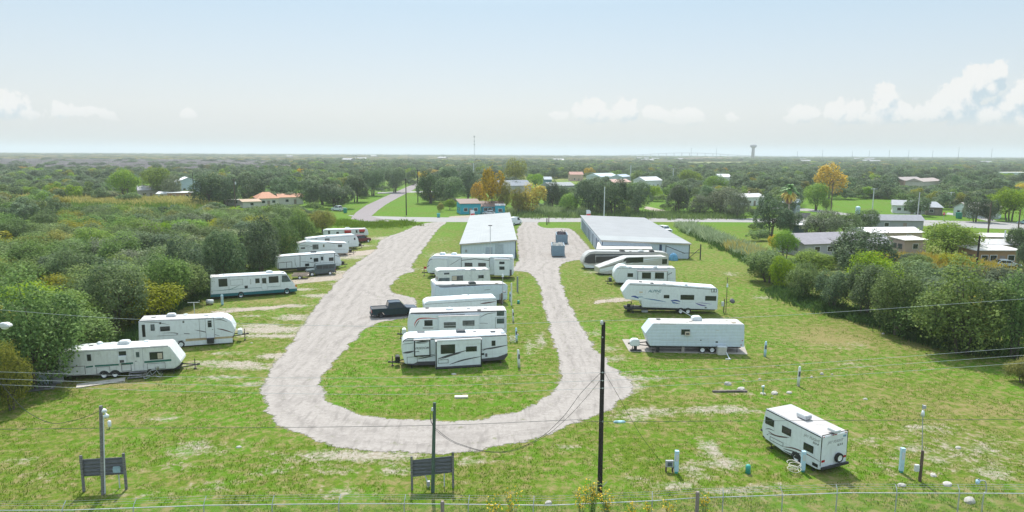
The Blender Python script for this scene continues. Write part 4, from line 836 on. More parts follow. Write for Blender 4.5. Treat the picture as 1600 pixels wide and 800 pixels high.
b = MB(); b.box(xe+.1, xe+.24, -.02, W19+.02, .42, .56); b.box(xe-.3, xe+.1, .4, .5, .44, .52); b.box(xe-.3, xe+.1, 1.9, 2.0, .44, .52); b.build('bumper', dark, r19)
b = MB(); b.box(xe-.001, xe+.012, -.005, .05, .6, zt-.05); b.box(xe-.001, xe+.012, W19-.05, W19+.005, .6, zt-.05); b.box(xe-.001, xe+.012, .05, W19-.05, zt-.11, zt-.05); b.build('corner_trim', black, r19)
text_mesh('JAY FLIGHT', .27, greyp, r19, 'lettering', (xe+.016, 1.25, 2.05), (R(90), 0, R(90)), .35); text_mesh('SLX 8', .20, black, r19, 'lettering', (xe+.016, 1.7, 1.78), (R(90), 0, R(90)), .2)
tail_box(r19, 1.95, 2.25, 2.32, 2.46, xe, lblue, 'badge', .006)
s_, y_ = F19.top(432, 262, zt); b = MB(); b.box(s_-.42, s_+.42, y_-.32, y_+.32, zt, zt+.3); ao = b.build('air_conditioner', lgrey, r19, bevel=.04)
b = MB(); [b.box(s_+.421, s_+.43, y_-.26+.13*k, y_-.19+.13*k, zt+.06, zt+.24) for k in range(4)]; b.build('grille', greyp, ao)
s_, y_ = F19.top(672, 372, zt); b = MB(); b.box(s_-.4, s_+.3, y_-.25, y_+.25, zt, zt+.2); b.build('roof_vent', lgrey, r19, bevel=.03)
# ------------------------------------------------------------------ cars: x forward, y left, built round the origin, wheels on z=0
def make_car(name, label, cat, loc, rz, kind, paint, L=4.9, Wd=1.9, H=1.75, group=None, rim=None, roofp=None):
    root = thing(name, label, cat, loc, rz, group); h = Wd/2; gc = .32; r = .36 if kind != 'sedan' else .32
    belt = H*.60 if kind != 'pickup' else H*.62
    xf, xr = L/2, -L/2; wf, wr = xf - L*.17, xr + L*.2
    b = MB()
    def arch(cx): return [(cx + (r+.08)*math.cos(t), max(gc, r*.95 + (r+.08)*math.sin(t))) for t in np.linspace(math.pi, 0, 9)]
    hood = belt*.96
    if kind == 'pickup':
        low = [(xr, gc+.15)] + arch(wr) + arch(wf) + [(xf, gc+.1), (xf+.02, hood*.72), (xf-.12, hood*.94), (xf-L*.24, belt), (xr+L*.34, belt), (xr+.02, belt), (xr, belt-.05)]
        cab = [(xf-L*.25, belt), (xf-L*.37, H-.05), (xf-L*.44, H), (xr+L*.38, H-.02), (xr+L*.345, belt)]
    elif kind == 'jeep':
        low = [(xr, gc+.2)] + arch(wr) + arch(wf) + [(xf, gc+.2), (xf, hood*.93), (xf-.1, hood*.97), (xf-L*.28, belt), (xr, belt)]
        cab = [(xf-L*.285, belt), (xf-L*.33, H-.04), (xf-L*.36, H), (xr+.05, H), (xr, H-.06), (xr, belt)]
    elif kind == 'sedan':
        low = [(xr, gc+.1)] + arch(wr) + arch(wf) + [(xf, gc+.05), (xf+.02, hood*.6), (xf-.2, hood*.82), (xf-L*.27, belt), (xr+.4, belt), (xr, belt*.9)]
        cab = [(xf-L*.26, belt), (xf-L*.42, H-.03), (xf-L*.5, H), (xr+L*.27, H-.05), (xr+L*.1, belt)]
    elif kind == 'van':
        low = [(xr, gc+.1)] + arch(wr) + arch(wf) + [(xf, gc+.05), (xf+.02, hood*.7), (xf-.15, hood*.85), (xf-L*.16, belt), (xr, belt)]
        cab = [(xf-L*.15, belt), (xf-L*.27, H-.06), (xf-L*.32, H), (xr+.05, H), (xr, H-.06), (xr, belt)]
    else:
        low = [(xr, gc+.1)] + arch(wr) + arch(wf) + [(xf, gc+.05), (xf+.02, hood*.7), (xf-.15, hood*.92), (xf-L*.25, belt), (xr, belt)]
        cab = [(xf-L*.25, belt), (xf-L*.36, H-.04), (xf-L*.42, H), (xr+.25, H-.02), (xr+.05, H-.15), (xr, belt)]
    b.prism(low, -h, h)
    body = b.build('body', paint, root, bevel=.05)
    # cabin tapers inwards to the roof
    n = len(cab); inn = .16 if kind != 'jeep' else .07
    vs = []; zt = max(z for _, z in cab)
    for sg in (-1, 1):
        for x, z in cab: vs.append((x, sg*(h-.03-inn*(z-belt)/(zt-belt)), z))
    c = MB(); c.add(vs, [tuple(range(n)), tuple(range(2*n-1, n-1, -1))] + [(i, (i+1)%n, (i+1)%n+n, i+n) for i in range(n)])
    cabo = c.build('cabin', roofp or paint, root, bevel=.03)
    def yat(z): return h-.03-inn*(z-belt)/(zt-belt)
    zw0, zw1 = belt+.04, H-.13
    # side glass follows the cabin outline
    def xfront(z): (x0, z0), (x1, z1) = cab[0], cab[1]; return x0+(x1-x0)*min(1, (z-z0)/(z1-z0))
    def xrear(z): (x0, z0), (x1, z1) = cab[-1], cab[-2]; return x0+(x1-x0)*min(1, (z-z0)/(z1-z0))
    f0, f1 = xfront(zw0)-.12, xfront(zw1)-.08; b0, b1 = xrear(zw0)+.12, xrear(zw1)+.1
    if kind == 'van': b0 = b1 = xf-L*.45
    parts_ = 2 if kind in ('pickup', 'sedan', 'van') else 3
    if kind == 'van': parts_ = 1
    for sg in (-1, 1):
        for k in range(parts_):
            ta, tb = k/parts_, (k+1)/parts_
            q = [(b0+(f0-b0)*ta+.03, zw0), (b0+(f0-b0)*tb-.03, zw0), (b1+(f1-b1)*tb-.03, zw1), (b1+(f1-b1)*ta+.03, zw1)]
            g = MB(); vs = [(x, sg*(yat(z)+.003), z) for x, z in q] + [(x, sg*(yat(z)+.016), z) for x, z in q]
            g.add(vs, [(0,1,2,3), (7,6,5,4), (0,1,5,4), (1,2,6,5), (2,3,7,6), (3,0,4,7)]); g.build('side_window', glassm, root)
    def cross(p, q, m, nm, k0=.1, k1=.9):
        (x0, z0), (x1, z1) = p, q; dx, dz = x1-x0, z1-z0; l = math.hypot(dx, dz); nx, nz = abs(dz)/l*(1 if (x0+x1)/2 > (cab[2][0]+cab[-3][0])/2 else -1), abs(dx)/l
        a = (x0+dx*k0+nx*.005, z0+dz*k0+nz*.005); d = (x0+dx*k1+nx*.005, z0+dz*k1+nz*.005); vs = []
        for t in (0, .014):
            for (x, z) in (a, d):
                for sg in (-1, 1): vs.append((x+nx*t, sg*(yat(z)-.1), z+nz*t))
        g = MB(); g.add(vs, [(0,1,3,2), (4,6,7,5), (0,4,5,1), (2,3,7,6), (0,2,6,4), (1,5,7,3)]); g.build(nm, m, root)
    cross(cab[0], cab[1], glassl, 'windscreen')
    if kind != 'van': cross(cab[-1], cab[-2], glassm, 'rear_window')
    if kind == 'pickup':   # the load bed
        g = MB(); g.box(xr+.12, xr+L*.335, -h+.14, h-.14, belt-.01, belt+.004); g.build('load_bed', black, root)
        g = MB(); g.box(xr+.02, xr+L*.34, -h+.0, -h+.12, belt+.0, belt+.05); g.box(xr+.02, xr+L*.34, h-.12, h, belt, belt+.05); g.box(xr+.0, xr+.12, -h+.12, h-.12, belt, belt+.05); g.build('bed_rail', roofp or paint, root, bevel=.015)
    for sg in (-1, 1):
        g = MB(); g.box(xf-.05, xf+.03, sg*(h-.32)-.14, sg*(h-.32)+.14, hood*.68, hood*.84); g.build('headlight', lgrey, root, bevel=.02)
        g = MB(); g.box(xr-.02, xr+.06, sg*(h-.1)-.09, sg*(h-.1)+.10, belt*.62, belt*.93); g.build('tail_light', redl, root, bevel=.02)
        g = MB(); mx = cab[0][0]-.25; g.box(mx-.06, mx+.08, sg*(h+.1)-.09, sg*(h+.1)+.09, belt+.05, belt+.22); g.build('side_mirror', paint, root, bevel=.02)
        add_wheel(root, wf, -h+.02 if sg < 0 else h-.02, r, .25, rim, sg > 0); add_wheel(root, wr, -h+.02 if sg < 0 else h-.02, r, .25, rim, sg > 0)
        g = MB(); g.box(wr+r+.15, wf-r-.15, sg*(h-.06)-.05, sg*(h-.06)+.05, gc-.04, gc+.06); g.build('running_board', black, root)
    g = MB(); g.box(xf-.06, xf+.1, -h+.04, h-.04, gc, gc+.24); g.build('front_bumper', black if kind in ('jeep',) else lgrey, root, bevel=.04)
    g = MB(); g.box(xr-.1, xr+.06, -h+.04, h-.04, gc+.02, gc+.24); g.build('rear_bumper', black, root, bevel=.04)
    g = MB(); g.box(xf+.005, xf+.04, -h+.5, h-.5, hood*.55, hood*.84); g.build('grille', black, root)
    if kind == 'jeep':
        s_, q = wheel_mesh(.38, .24); w = s_.build('spare_wheel', tyre, root, smooth=True); q.build('rim', rimd, w, smooth=True); w.location = (xr-.26, 0, belt*.95); w.rotation_euler = (0, 0, R(-90))
    return root
def car_at(name, label, cat, rear, front, kind, paint, **k):
    """rear / front: photo pixels of the near-side ground contact at both bumpers"""
    a, b = G(*rear), G(*front); d = (b-a).normalized(); n = Vector((-d.y, d.x, 0)); Wd = k.get('Wd', 1.9)
    if n.y < 0: n = -n
    L = k.get('L', 4.9); c = (a+b)/2 + n*Wd/2
    return make_car(name, label, cat, c, math.atan2(d.y, d.x), kind, paint, **k)
car_at('pickup_truck', 'black crew cab pickup with open bed parked across the gravel beside the middle trailers', 'pickup', (580,498.5), (654,493.5), 'pickup', blackp, L=5.9, Wd=2.0, H=1.95, rim=rimd, roofp=blackp)
car_at('off_road_car', 'dark grey boxy off-road car in front of the black trimmed trailer', 'car', (527,429), (478,432.5), 'jeep', mat('slate_paint', (.055,.085,.095), .3, coat=.4), L=4.8, Wd=1.9, H=1.9, rim=rimm)
car_at('estate_car', 'dark red sport utility car at the nose of the long plain white trailer', 'car', (551,381), (582,378), 'suv', mat('maroon_paint', (.13,.012,.02), .3, coat=.4), L=4.7, H=1.8)
car_at('pickup_truck', 'white pickup parked by the diagonal road next to a green bin', 'pickup', (539,331), (513,329), 'pickup', white, L=5.8, Wd=2.0, H=1.95)
car_at('parked_car', 'small silver-white car parked between the blue house and the blue shed', 'car', (774,335.5), (754,335), 'sedan', white, L=4.6, H=1.45)
car_at('box_van', 'white work van standing off the far corner of the smaller metal building', 'van', (799,353), (817,350), 'van', white, L=5.4, Wd=2.1, H=2.3)
make_car('pickup_truck', 'white car with dark front behind the right edge of the large metal building', 'pickup', G(1040, 364)+Vector((0,1.5,0)), R(-68), 'suv', white, L=4.7, H=1.8)
car_at('parked_car', 'grey-white car in front of the white house with grey hip roof', 'car', (1432,333), (1415,332), 'sedan', lgrey, L=4.6, H=1.45)
car_at('parked_car', 'pale teal car on the street at the right edge', 'car', (1614,352), (1590,350), 'suv', mat('pale_teal_paint', (.25,.42,.42), .3), L=4.7, H=1.6)
car_at('parked_car', 'white car under the porch of the rusty mobile home', 'car', (1560,418), (1590,419), 'sedan', white, L=4.6, H=1.45)

# ------------------------------------------------------------------ metal storage buildings
bluesheet = mat('pale_blue_sheet_metal', (.54,.62,.70), .4, nvar=.04, dirt=.06, wave=('X', .3, .7))
roofsheet = mat('galvalume_roof', (.30,.315,.32), .42, nscale=.3, nvar=.09, dirt=.12, wave=('X', .6, .35))
roofgrey = mat('grey_sheet_roof', (.245,.25,.262), .45, nscale=.3, nvar=.1, dirt=.15, wave=('X', .6, .35))
navy = mat('navy_trim', (.03,.06,.13), .4)
doorblue = mat('blue_roller_door', (.02,.07,.17), .4, wave=('Z', .12, .6))
def shed(name, label, p0, p1, depth, h0, h1, roofs, wallm, hb=None):
    """p0,p1 front-left/right ground points; depth backwards; h0/h1 wall heights left/right"""
    d = (p1-p0); L = d.length; a = math.atan2(d.y, d.x); root = thing(name, label, 'building', p0, a)
    w = MB(); w.prism([(0,0),(L,0),(L,h1),(0,h0)], 0, depth); w.build('wall', wallm, root)
    def rs(ya, yb, m, nm):
        r = MB(); r.prism([(-.25,h0+.01),(L+.25,h1+.01),(L+.25,h1+.13),(-.25,h0+.13)], ya, yb); return r.build(nm, m, root)
    y = -.35
    for (yb, m) in roofs: rs(y, yb, m, 'roof'); y = yb
    t = MB(); t.prism([(-.25,h0-.12),(L+.25,h1-.12),(L+.25,h1+.02),(-.25,h0+.02)], -.37, -.352); t.build('eave_trim', beige if wallm else navy, root)
    for x in (0, L-.14):
        c = MB(); hh = h0 if x == 0 else h1; c.box(x-.02 if x == 0 else x, x+.14 if x == 0 else x+.16, -.03, .12, 0, hh-.12); c.build('corner_trim', navy, root)
    return root, L
A1 = Vector((-10.3, 134.6, 0)); B1 = Vector((.75, 134.9, 0))
S1, L1 = shed('storage_building', 'smaller pale blue metal building with light sloping roof between the two gravel drives', A1, B1, 62, 2.85, 3.75, [(62.5, roofsheet)], bluesheet)
d_ = MB(); d_.box(5.0, 6.4, -.03, .02, 0, 2.3); o_ = d_.build('door', mat('grey_door', (.36,.42,.50), .5), S1); q = MB(); q.box(6.15, 6.25, -.07, -.03, 1.0, 1.1); q.build('handle', dark, o_)
d_ = MB(); d_.box(6.9, 8.6, -.03, .02, 0, 2.9); d_.build('roller_door', mat('grey_roller_door', (.40,.46,.52), .5, wave=('Z', .12, .6)), S1)
d_ = MB(); d_.box(.9, 1.3, -.12, .0, 1.3, 1.8); d_.build('meter_box', greyp, S1)
for k in range(12):
    d_ = MB(); d_.box(L1-.01, L1+.02, 2+k*5, 4.6+k*5, 0, 2.6); d_.build('roller_door', doorblue, S1)
A2 = Vector((18.2, 136.2, 0)); B2 = Vector((35.9, 135.8, 0))
S2, L2_ = shed('storage_building', 'large pale blue metal building with grey roof and a row of dark blue doors', A2, B2, 55.0, 3.57, 3.0, [(8.0, roofsheet), (55.4, roofgrey)], bluesheet)
for k in range(13):
    if k in (3, 5): m_ = mat('grey_door', (.36,.42,.50), .5)
    else: m_ = doorblue
    y0 = 2.4+k*3.9
    if y0 > 52: break
    d_ = MB(); d_.box(-.06, .005, y0, y0+1.9, 0, 2.7); d_.build('roller_door', m_, S2)
for k in range(8):
    y0 = 3+k*6.5; d_ = MB(); d_.box(L2_-.005, L2_+.035, y0, y0+2.6, 0, 2.5); d_.build('roller_door', doorblue, S2)
d_ = MB(); d_.box(11.6, 12.1, -.05, .0, 0, 2.85); d_.build('downpipe', navy, S2)
# frame with braces at the building's right part
d_ = MB()
d_.tube([(12.6,-1.6,0),(12.6,-1.6,2.9)], .08); d_.tube([(19.6,-1.2,0),(19.6,-1.2,3.1)], .12); d_.tube([(12.6,-1.6,2.8),(16.4,-1.5,1.3)], .07); d_.tube([(16.0,-1.5,1.35),(19.6,-1.2,1.4)], .06); d_.tube([(17.0,-1.5,.1),(19.4,-1.2,2.2)], .06)
fr = d_.build('gate_frame', dark); fr.matrix_world = Matrix.Translation(S2.location) @ Matrix.Rotation(S2.rotation_euler[2], 4, 'Z'); tag(fr, 'dark steel braced frame standing against the front of the large metal building', 'frame')
def placed(mb, nm, m, loc, rz, label, cat, group=None, bevel=0, smooth=False):
    o = mb.build(nm, m, None, bevel, smooth); o.location = loc; o.rotation_euler = (0, 0, rz); return tag(o, label, cat, group)
q = MB(); q.dome((0,0,0), .95, .8, 1.5, n=12); placed(q, 'tarpaulin', mat('blue_tarpaulin', (.10,.28,.45), .6, nvar=.3), G(1052, 406.5), 0, 'blue tarpaulin draped over a heap by the front wall of the large metal building', 'tarpaulin')
# awning
aw = thing('awning', 'pale corrugated lean-to roof on thin posts along the front of the large metal building', 'awning', (0,0,0))
q = MB(); a, b, c, d = G(934, 378.5, 2.75), G(1015, 378.0, 2.75), G(1019.5, 389.5, 2.35), G(931.5, 389.5, 2.35)
q.add([a, b, c, d] + [p+Vector((0,0,.06)) for p in (a,b,c,d)], [(0,3,2,1),(4,5,6,7),(0,1,5,4),(1,2,6,5),(2,3,7,6),(3,0,4,7)]); q.build('roof', mat('cream_sheet', (.50,.48,.46), .5, nvar=.08, wave=('X', .5, .6)), aw)
for p in (d, c, (c+d)/2, a, b):
    q = MB(); q.box(p.x-.05, p.x+.05, p.y+.05, p.y+.15, 0, p.z); q.build('post', dark, aw)
# roll-off skips
skipm = mat('skip_blue_grey', (.17,.25,.31), .55, nvar=.15, dirt=.2)
def skip(label, p, rz, L, Wd, H, junk):
    t = thing('rubbish_skip', label, 'dumpster', p, rz, 'open rubbish skips on the gravel yard')
    b = MB(); e = .08
    b.box(-Wd/2, Wd/2, 0, e, .2, H); b.box(-Wd/2, Wd/2, L-e, L, .2, H); b.box(-Wd/2, -Wd/2+e, e, L-e, .2, H); b.box(Wd/2-e, Wd/2, e, L-e, .2, H); b.box(-Wd/2+e, Wd/2-e, e, L-e, .2, .3); b.build('body', skipm, t)
    b = MB(); b.box(-Wd/2-.06, Wd/2+.06, -.06, .0, H-.14, H); b.box(-Wd/2-.06, Wd/2+.06, -.05, .0, H*.5, H*.5+.08)
    for k in range(6): x = -Wd/2+.1+k*(Wd-.2)/5; b.box(x-.05, x+.05, -.05, .0, .2, H*.5)
    for sg in (-1, 1):
        b.box(sg*Wd/2-.05 if sg > 0 else -Wd/2-.1, sg*Wd/2+.1 if sg > 0 else -Wd/2+.05, 0, L, H-.14, H+.01)
        for k in range(9): y = .2+k*(L-.4)/8; b.box(Wd/2-.0 if sg > 0 else -Wd/2-.08, Wd/2+.08 if sg > 0 else -Wd/2, y-.05, y+.05, .2, H-.14)
    b.build('rib', skipm, t)
    for sx in (-1, 1):
        for yy in (.4, L-.4): add_wheel(t, sx*(Wd/2-.3), yy, .14, .15)
    b = MB()
    for k in range(junk):
        x, y = rnd.uniform(-Wd/2+.4, Wd/2-.4), rnd.uniform(.5, L-.5); z = H-rnd.uniform(.0, .5); s = rnd.uniform(.15, .5)
        b.add([(x-s,y-s*.6,z),(x+s,y-s*.4,z+.1),(x+s*.7,y+s*.5,z+.25),(x-s*.8,y+s*.6,z+.05),(x,y,z+.4)], [(0,1,4),(1,2,4),(2,3,4),(3,0,4),(3,2,1,0)])
    return t, b
t, b = skip('blue-grey rubbish skip in front, loaded with pale rubbish', G(872, 401.5), R(-2), 5.5, 2.5, 2.3, 60); b.build('rubbish', [mat('pale_rubbish', (.5,.48,.44), .8, nvar=.3)], t)
t, b = skip('blue-grey rubbish skip behind, piled with dark scrap', G(878, 381.5), R(-2), 6.0, 2.5, 2.2, 50); b.build('rubbish', [mat('dark_scrap', (.08,.06,.07), .7, nvar=.5)], t)
q = MB(); q.tube([(-1,0,.5),(0,.3,.6),(.4,.6,2.3),(-.2,.4,2.9)], .06); q.tube([(.6,.3,1.2),(.7,.2,2.8)], .08); q.build('scrap_bars', dark, t).location = (0,1,.4)

# ------------------------------------------------------------------ houses
def col_mat(c, r=.8, k=''): 
    n = 'wall_' + '_'.join('%02d' % int(v*99) for v in c) + k; return mat(n, c, r, nscale=.8, nvar=.07, dirt=.12)
def house(label, pl, pr, depth, hw, roof='gable', hr=1.4, wall=(.6,.6,.58), roofc=(.3,.3,.3), windows=3, door=True, name='house', over=.4, ridge='x', cat='house', group=None, wcol=None, base=None, chimney=False):
    p0, p1 = G(*pl), G(*pr); d = p1-p0; L = d.length; root = thing(name, label, cat, p0, math.atan2(d.y, d.x), group)
    wm_ = col_mat(wall); rm = mat('roofing_' + '_'.join('%02d' % int(v*99) for v in roofc), roofc, .8, nscale=1.5, nvar=.12, dirt=.15, wave=('Y', .35, .4))
    w = MB()
    if roof == 'gable' and ridge == 'y': w.prism([(0,0),(L,0),(L,hw),(L/2,hw+hr),(0,hw)], 0, depth)
    else: w.box(0, L, 0, depth, 0, hw)
    w.build('wall', wm_, root)
    o = over; r = MB(); th = .12
    if roof == 'flat': r.box(-o, L+o, -o, depth+o, hw+.005, hw+.2)
    elif roof == 'mono': r.add([(-o,-o,hw+.01),(L+o,-o,hw+.01),(L+o,depth+o,hw+hr),(-o,depth+o,hw+hr),(-o,-o,hw+.15),(L+o,-o,hw+.15),(L+o,depth+o,hw+hr+.15),(-o,depth+o,hw+hr+.15)], [(0,3,2,1),(4,5,6,7),(0,1,5,4),(1,2,6,5),(2,3,7,6),(3,0,4,7)])
    elif roof == 'hip':
        i = min(depth/2, L/3); r.add([(-o,-o,hw+.01),(L+o,-o,hw+.01),(L+o,depth+o,hw+.01),(-o,depth+o,hw+.01),(i,depth/2,hw+hr),(L-i,depth/2,hw+hr)], [(3,2,1,0),(0,1,5,4),(1,2,5),(2,3,4,5),(3,0,4)])
    elif ridge == 'x':
        r.add([(-o,-o,hw-.08),(L+o,-o,hw-.08),(L+o,depth/2,hw+hr),(-o,depth/2,hw+hr),(L+o,depth+o,hw-.08),(-o,depth+o,hw-.08)], [(0,1,2,3),(3,2,4,5),(0,3,5),(1,4,2),(0,5,4,1)])
        g = MB(); g.add([(.0,.0,hw),(.0,depth,hw),(.0,depth/2,hw+hr-.05),(-.05,0,hw),(-.05,depth,hw),(-.05,depth/2,hw+hr-.05)], [(0,1,2),(5,4,3),(0,2,5,3),(1,4,5,2),(0,3,4,1)])
        g.add([(L,.0,hw),(L,depth,hw),(L,depth/2,hw+hr-.05),(L+.05,0,hw),(L+.05,depth,hw),(L+.05,depth/2,hw+hr-.05)], [(2,1,0),(3,4,5),(3,5,2,0),(2,5,4,1),(1,4,3,0)])
        g.build('gable', wm_, root)
    else:
        for sg in (0, 1):
            x0, x1 = (-o, L/2) if sg == 0 else (L/2, L+o); z0, z1 = (hw-.3, hw+hr+.03) if sg == 0 else (hw+hr+.03, hw-.3)
            r.add([(x0,-o,z0),(x1,-o,z1),(x1,depth+o,z1),(x0,depth+o,z0),(x0,-o,z0+th),(x1,-o,z1+th),(x1,depth+o,z1+th),(x0,depth+o,z0+th)], [(0,3,2,1),(4,5,6,7),(0,1,5,4),(1,2,6,5),(2,3,7,6),(3,0,4,7)])
    ro = r.build('roof', rm, root)
    if chimney:
        c = MB(); c.box(L*.6, L*.6+.6, depth*.5, depth*.5+.6, hw, hw+hr+.8); c.build('chimney', col_mat((.4,.3,.25)), ro)
    n = windows; dx = L/(n+1.)
    for k in range(n):
        x = dx*(k+1)
        if door and k == n//2:
            dd = MB(); dd.box(x-.5, x+.5, -.05, 0, 0, 2.05); do = dd.build('door', mat('house_door', (.25,.2,.17), .6), root); h_ = MB(); h_.box(x+.32, x+.42, -.1, -.05, .95, 1.05); h_.build('handle', dark, do); continue
        wz = min(1.0, hw*.35)
        f = MB(); f.box(x-.7, x+.7, -.06, 0, wz, wz+1.2); fo = f.build('window', mat('window_frame_white', (.7,.7,.7), .5), root); g = MB(); g.box(x-.6, x+.6, -.075, -.055, wz+.1, wz+1.1); g.build('pane', glassm, fo)
    for yy in (depth*.3, depth*.7):   # right and left flank
        for X0, X1 in ((-.06, 0), (L, L+.06)):
            f = MB(); f.box(X0, X1, yy-.6, yy+.6, 1.0, 2.1); f.build('window', glassg, root)
    return root
aqua = (.03,.33,.42)
house('turquoise blue house with brown roof across the street', (720,335), (751,334.5), 9, 3.6, 'mono', 1.0, aqua, (.22,.16,.14), 3)
house('low turquoise house wing with brown shingled roof under the orange tree', (752,334), (786,334), 8, 2.6, 'gable', 1.6, aqua, (.24,.17,.15), 4)
house('turquoise garden shed with one white window beside the silver-white car', (774,336), (789,336), 3, 3.2, 'mono', .3, aqua, (.5,.5,.5), 1, False, name='shed', cat='shed', over=.15)
house('cream house with terracotta tiled roof beyond the left trees', (404,322), (436,321), 12, 2.9, 'hip', 2.2, (.60,.57,.50), (.42,.20,.12), 3)
house('cream house wing with terracotta gable roof left of the oak row', (436,320), (474,319), 8, 3.0, 'gable', 1.2, (.62,.60,.55), (.42,.21,.13), 2)
house('low tan roofed lean-to at the left of the terracotta roofed house', (380,325), (408,324), 6, 2.2, 'mono', .6, (.5,.48,.44), (.38,.27,.19), 1, False, name='lean_to', cat='outbuilding')
house('pale roofed long shed behind the left brush', (352,321), (386,321), 4, 2.0, 'flat', 0, (.45,.42,.4), (.5,.48,.46), 1, False, name='shed', cat='shed')
house('grey roofed wooden house at the left edge of the yellow field', (217,309), (255,308), 10, 3.4, 'gable', 1.8, (.45,.40,.38), (.30,.30,.33), 3)
house('brown walled porch house under a flat white roof', (262,312), (303,311), 10, 2.8, 'flat', 0, (.36,.20,.13), (.66,.66,.66), 3)
house('white gable house rising behind the flat roofed porch house', (275,301), (315,300), 12, 5.2, 'gable', 2.4, (.42,.50,.56), (.66,.67,.70), 2, ridge='y')
house('small white roofed shed among the left houses', (245,311), (262,311), 6, 2.4, 'gable', .8, (.6,.6,.62), (.6,.6,.62), 1, False, name='shed', cat='shed')
house('long grey roofed house behind the yellow street trees', (784,303), (830,302), 12, 4.2, 'gable', 2.6, (.42,.38,.40), (.20,.22,.26), 4)
house('low grey roofed house between the oaks in the centre', (860,303), (898,302), 10, 4.2, 'gable', 1.6, (.35,.36,.36), (.27,.29,.30), 3)
house('blue walled cottage peeping out of the trees in the centre', (851,291), (862,291), 8, 4.4, 'gable', 1.6, (.12,.22,.32), (.35,.38,.42), 1, False)
house('small brick chimneyed house with reddish roof in the distance', (891,283), (911,283), 8, 5, 'gable', 2, (.5,.35,.28), (.40,.22,.18), 2, chimney=True)
house('white roofed barn in the wood right of centre', (938,286), (966,285), 14, 4.6, 'gable', 2.2, (.45,.5,.55), (.45,.52,.58), 2, False, name='barn', cat='barn')
house('pink roofed low house beside the white roofed barn', (958,296), (986,295), 10, 4.2, 'gable', 1.6, (.55,.42,.36), (.46,.30,.26), 2)
house('pale grey shed roof left of the thin pole in the wood', (972,288), (985,287), 8, 5.2, 'gable', 1.4, (.45,.5,.6), (.40,.46,.55), 1, False, name='shed', cat='shed')
house('white two part house deep in the central wood', (1008,294), (1034,293), 10, 4.6, 'gable', 2.2, (.66,.66,.66), (.55,.56,.58), 3)
house('white roofed house far off among the trees right of centre', (1124,287), (1142,287), 10, 4.8, 'gable', 2.0, (.6,.6,.62), (.62,.62,.64), 2)
house('white house with red brick chimney wall by the street oaks', (1156,322), (1194,321), 8, 3.6, 'gable', 1.3, (.66,.66,.64), (.50,.49,.48), 4, chimney=True)
house('grey blue sheet metal workshop behind the palm', (1222,333), (1243,334), 9, 3.8, 'gable', 1.2, (.34,.38,.45), (.36,.42,.52), 1, False, name='workshop', cat='workshop')
house('brown roofed long house on the wooded rise', (1412,293), (1444,292), 12, 4.6, 'gable', 2.0, (.30,.20,.16), (.32,.28,.27), 3)
house('brown roofed annex with white wall on the wooded rise', (1441,296), (1470,294), 10, 4.8, 'gable', 1.8, (.5,.45,.42), (.36,.30,.28), 2)
house('white flat roofed hall at the right edge of the wood', (1566,277), (1612,277), 14, 4.5, 'flat', 0, (.45,.55,.55), (.6,.62,.6), 4)
house('white house with grey hip roof facing the green lots', (1394,333), (1446,335), 10, 3.0, 'gable', 1.6, (.64,.65,.66), (.30,.31,.33), 4)
house('dark timber porch wing of the grey hip roofed house', (1446,336), (1472,337), 8, 2.8, 'hip', 1.8, (.20,.16,.15), (.32,.34,.37), 2)
house('white gable house with long low wing and shade trees', (1489,337), (1514,340), 10, 3.2, 'gable', 1.6, (.62,.66,.68), (.42,.37,.34), 2, ridge='y')
house('long white wing with brown roof behind two small trees', (1514,340), (1560,342.5), 8, 3.0, 'gable', 1.3, (.60,.64,.68), (.36,.30,.28), 4)
house('long grey roofed mobile home with one small blue window', (1356,359), (1442,360), 5, 2.8, 'gable', 1.4, (.30,.31,.33), (.27,.27,.30), 2, name='mobile_home', cat='mobile home')
house('tan walled bungalow with white metal roof', (1356,381), (1440,380), 7, 2.7, 'gable', .9, (.44,.36,.27), (.62,.60,.60), 3)
house('long low house under an aged grey shingle roof behind the near right trees', (1256,402), (1354,398), 9, 2.8, 'gable', 1.7, (.36,.35,.38), (.25,.235,.26), 4)
house('grey shingled cottage next to the long low house', (1352,399), (1388,400), 8, 2.6, 'gable', 1.6, (.42,.42,.46), (.34,.33,.37), 1)
house('small pink walled shed left of the big green tree', (1412,397), (1446,396), 4, 2.9, 'mono', .3, (.48,.36,.32), (.58,.55,.5), 1, False, name='shed', cat='shed')
house('white garden shed roof behind the leftmost oaks of the right wood', (1241,367), (1262,367), 4, 2.5, 'flat', 0, (.05,.10,.12), (.62,.62,.64), 0, False, name='shed', cat='shed')
house('rear mobile home with flat white roof at the right edge', (1528,391), (1588,392), 5, 3.0, 'mono', .2, (.5,.45,.4), (.6,.57,.56), 3, name='mobile_home', cat='mobile home')
house('middle mobile home with wide grey-white roof at the right edge', (1532,403), (1604,404), 5, 2.9, 'gable', .8, (.45,.4,.35), (.50,.49,.50), 3, name='mobile_home', cat='mobile home')
house('front mobile home with rust orange wall and white roof edge', (1523,416), (1592,416), 5, 3.0, 'mono', .2, (.34,.21,.11), (.55,.53,.51), 4, name='mobile_home', cat='mobile home')
for k, (x0, x1, y, c) in enumerate([(1078,1104,252,(.5,.36,.30)), (1106,1130,251,(.52,.38,.32)), (1132,1158,252,(.5,.37,.31))]):
    house(['left', 'middle', 'right'][k] + ' one of three long salmon coloured warehouses near the horizon', (x0, y), (x1, y), 60, 9, 'flat', 0, (.55,.42,.36), c, 0, False, name='warehouse', cat='warehouse', over=.1)
fn = thing('wooden_fence', 'grey board fence in front of the grey blue workshop', 'fence', G(1238, 342), 0)
a, b = G(1238, 342), G(1266, 341); q = MB(); n = 60
for k in range(n):
    p = (b-a)*(k/n); q.box(p.x, p.x+(b-a).x/n*.86, p.y, p.y+.03, 0, 1.8+.05*rnd.random())
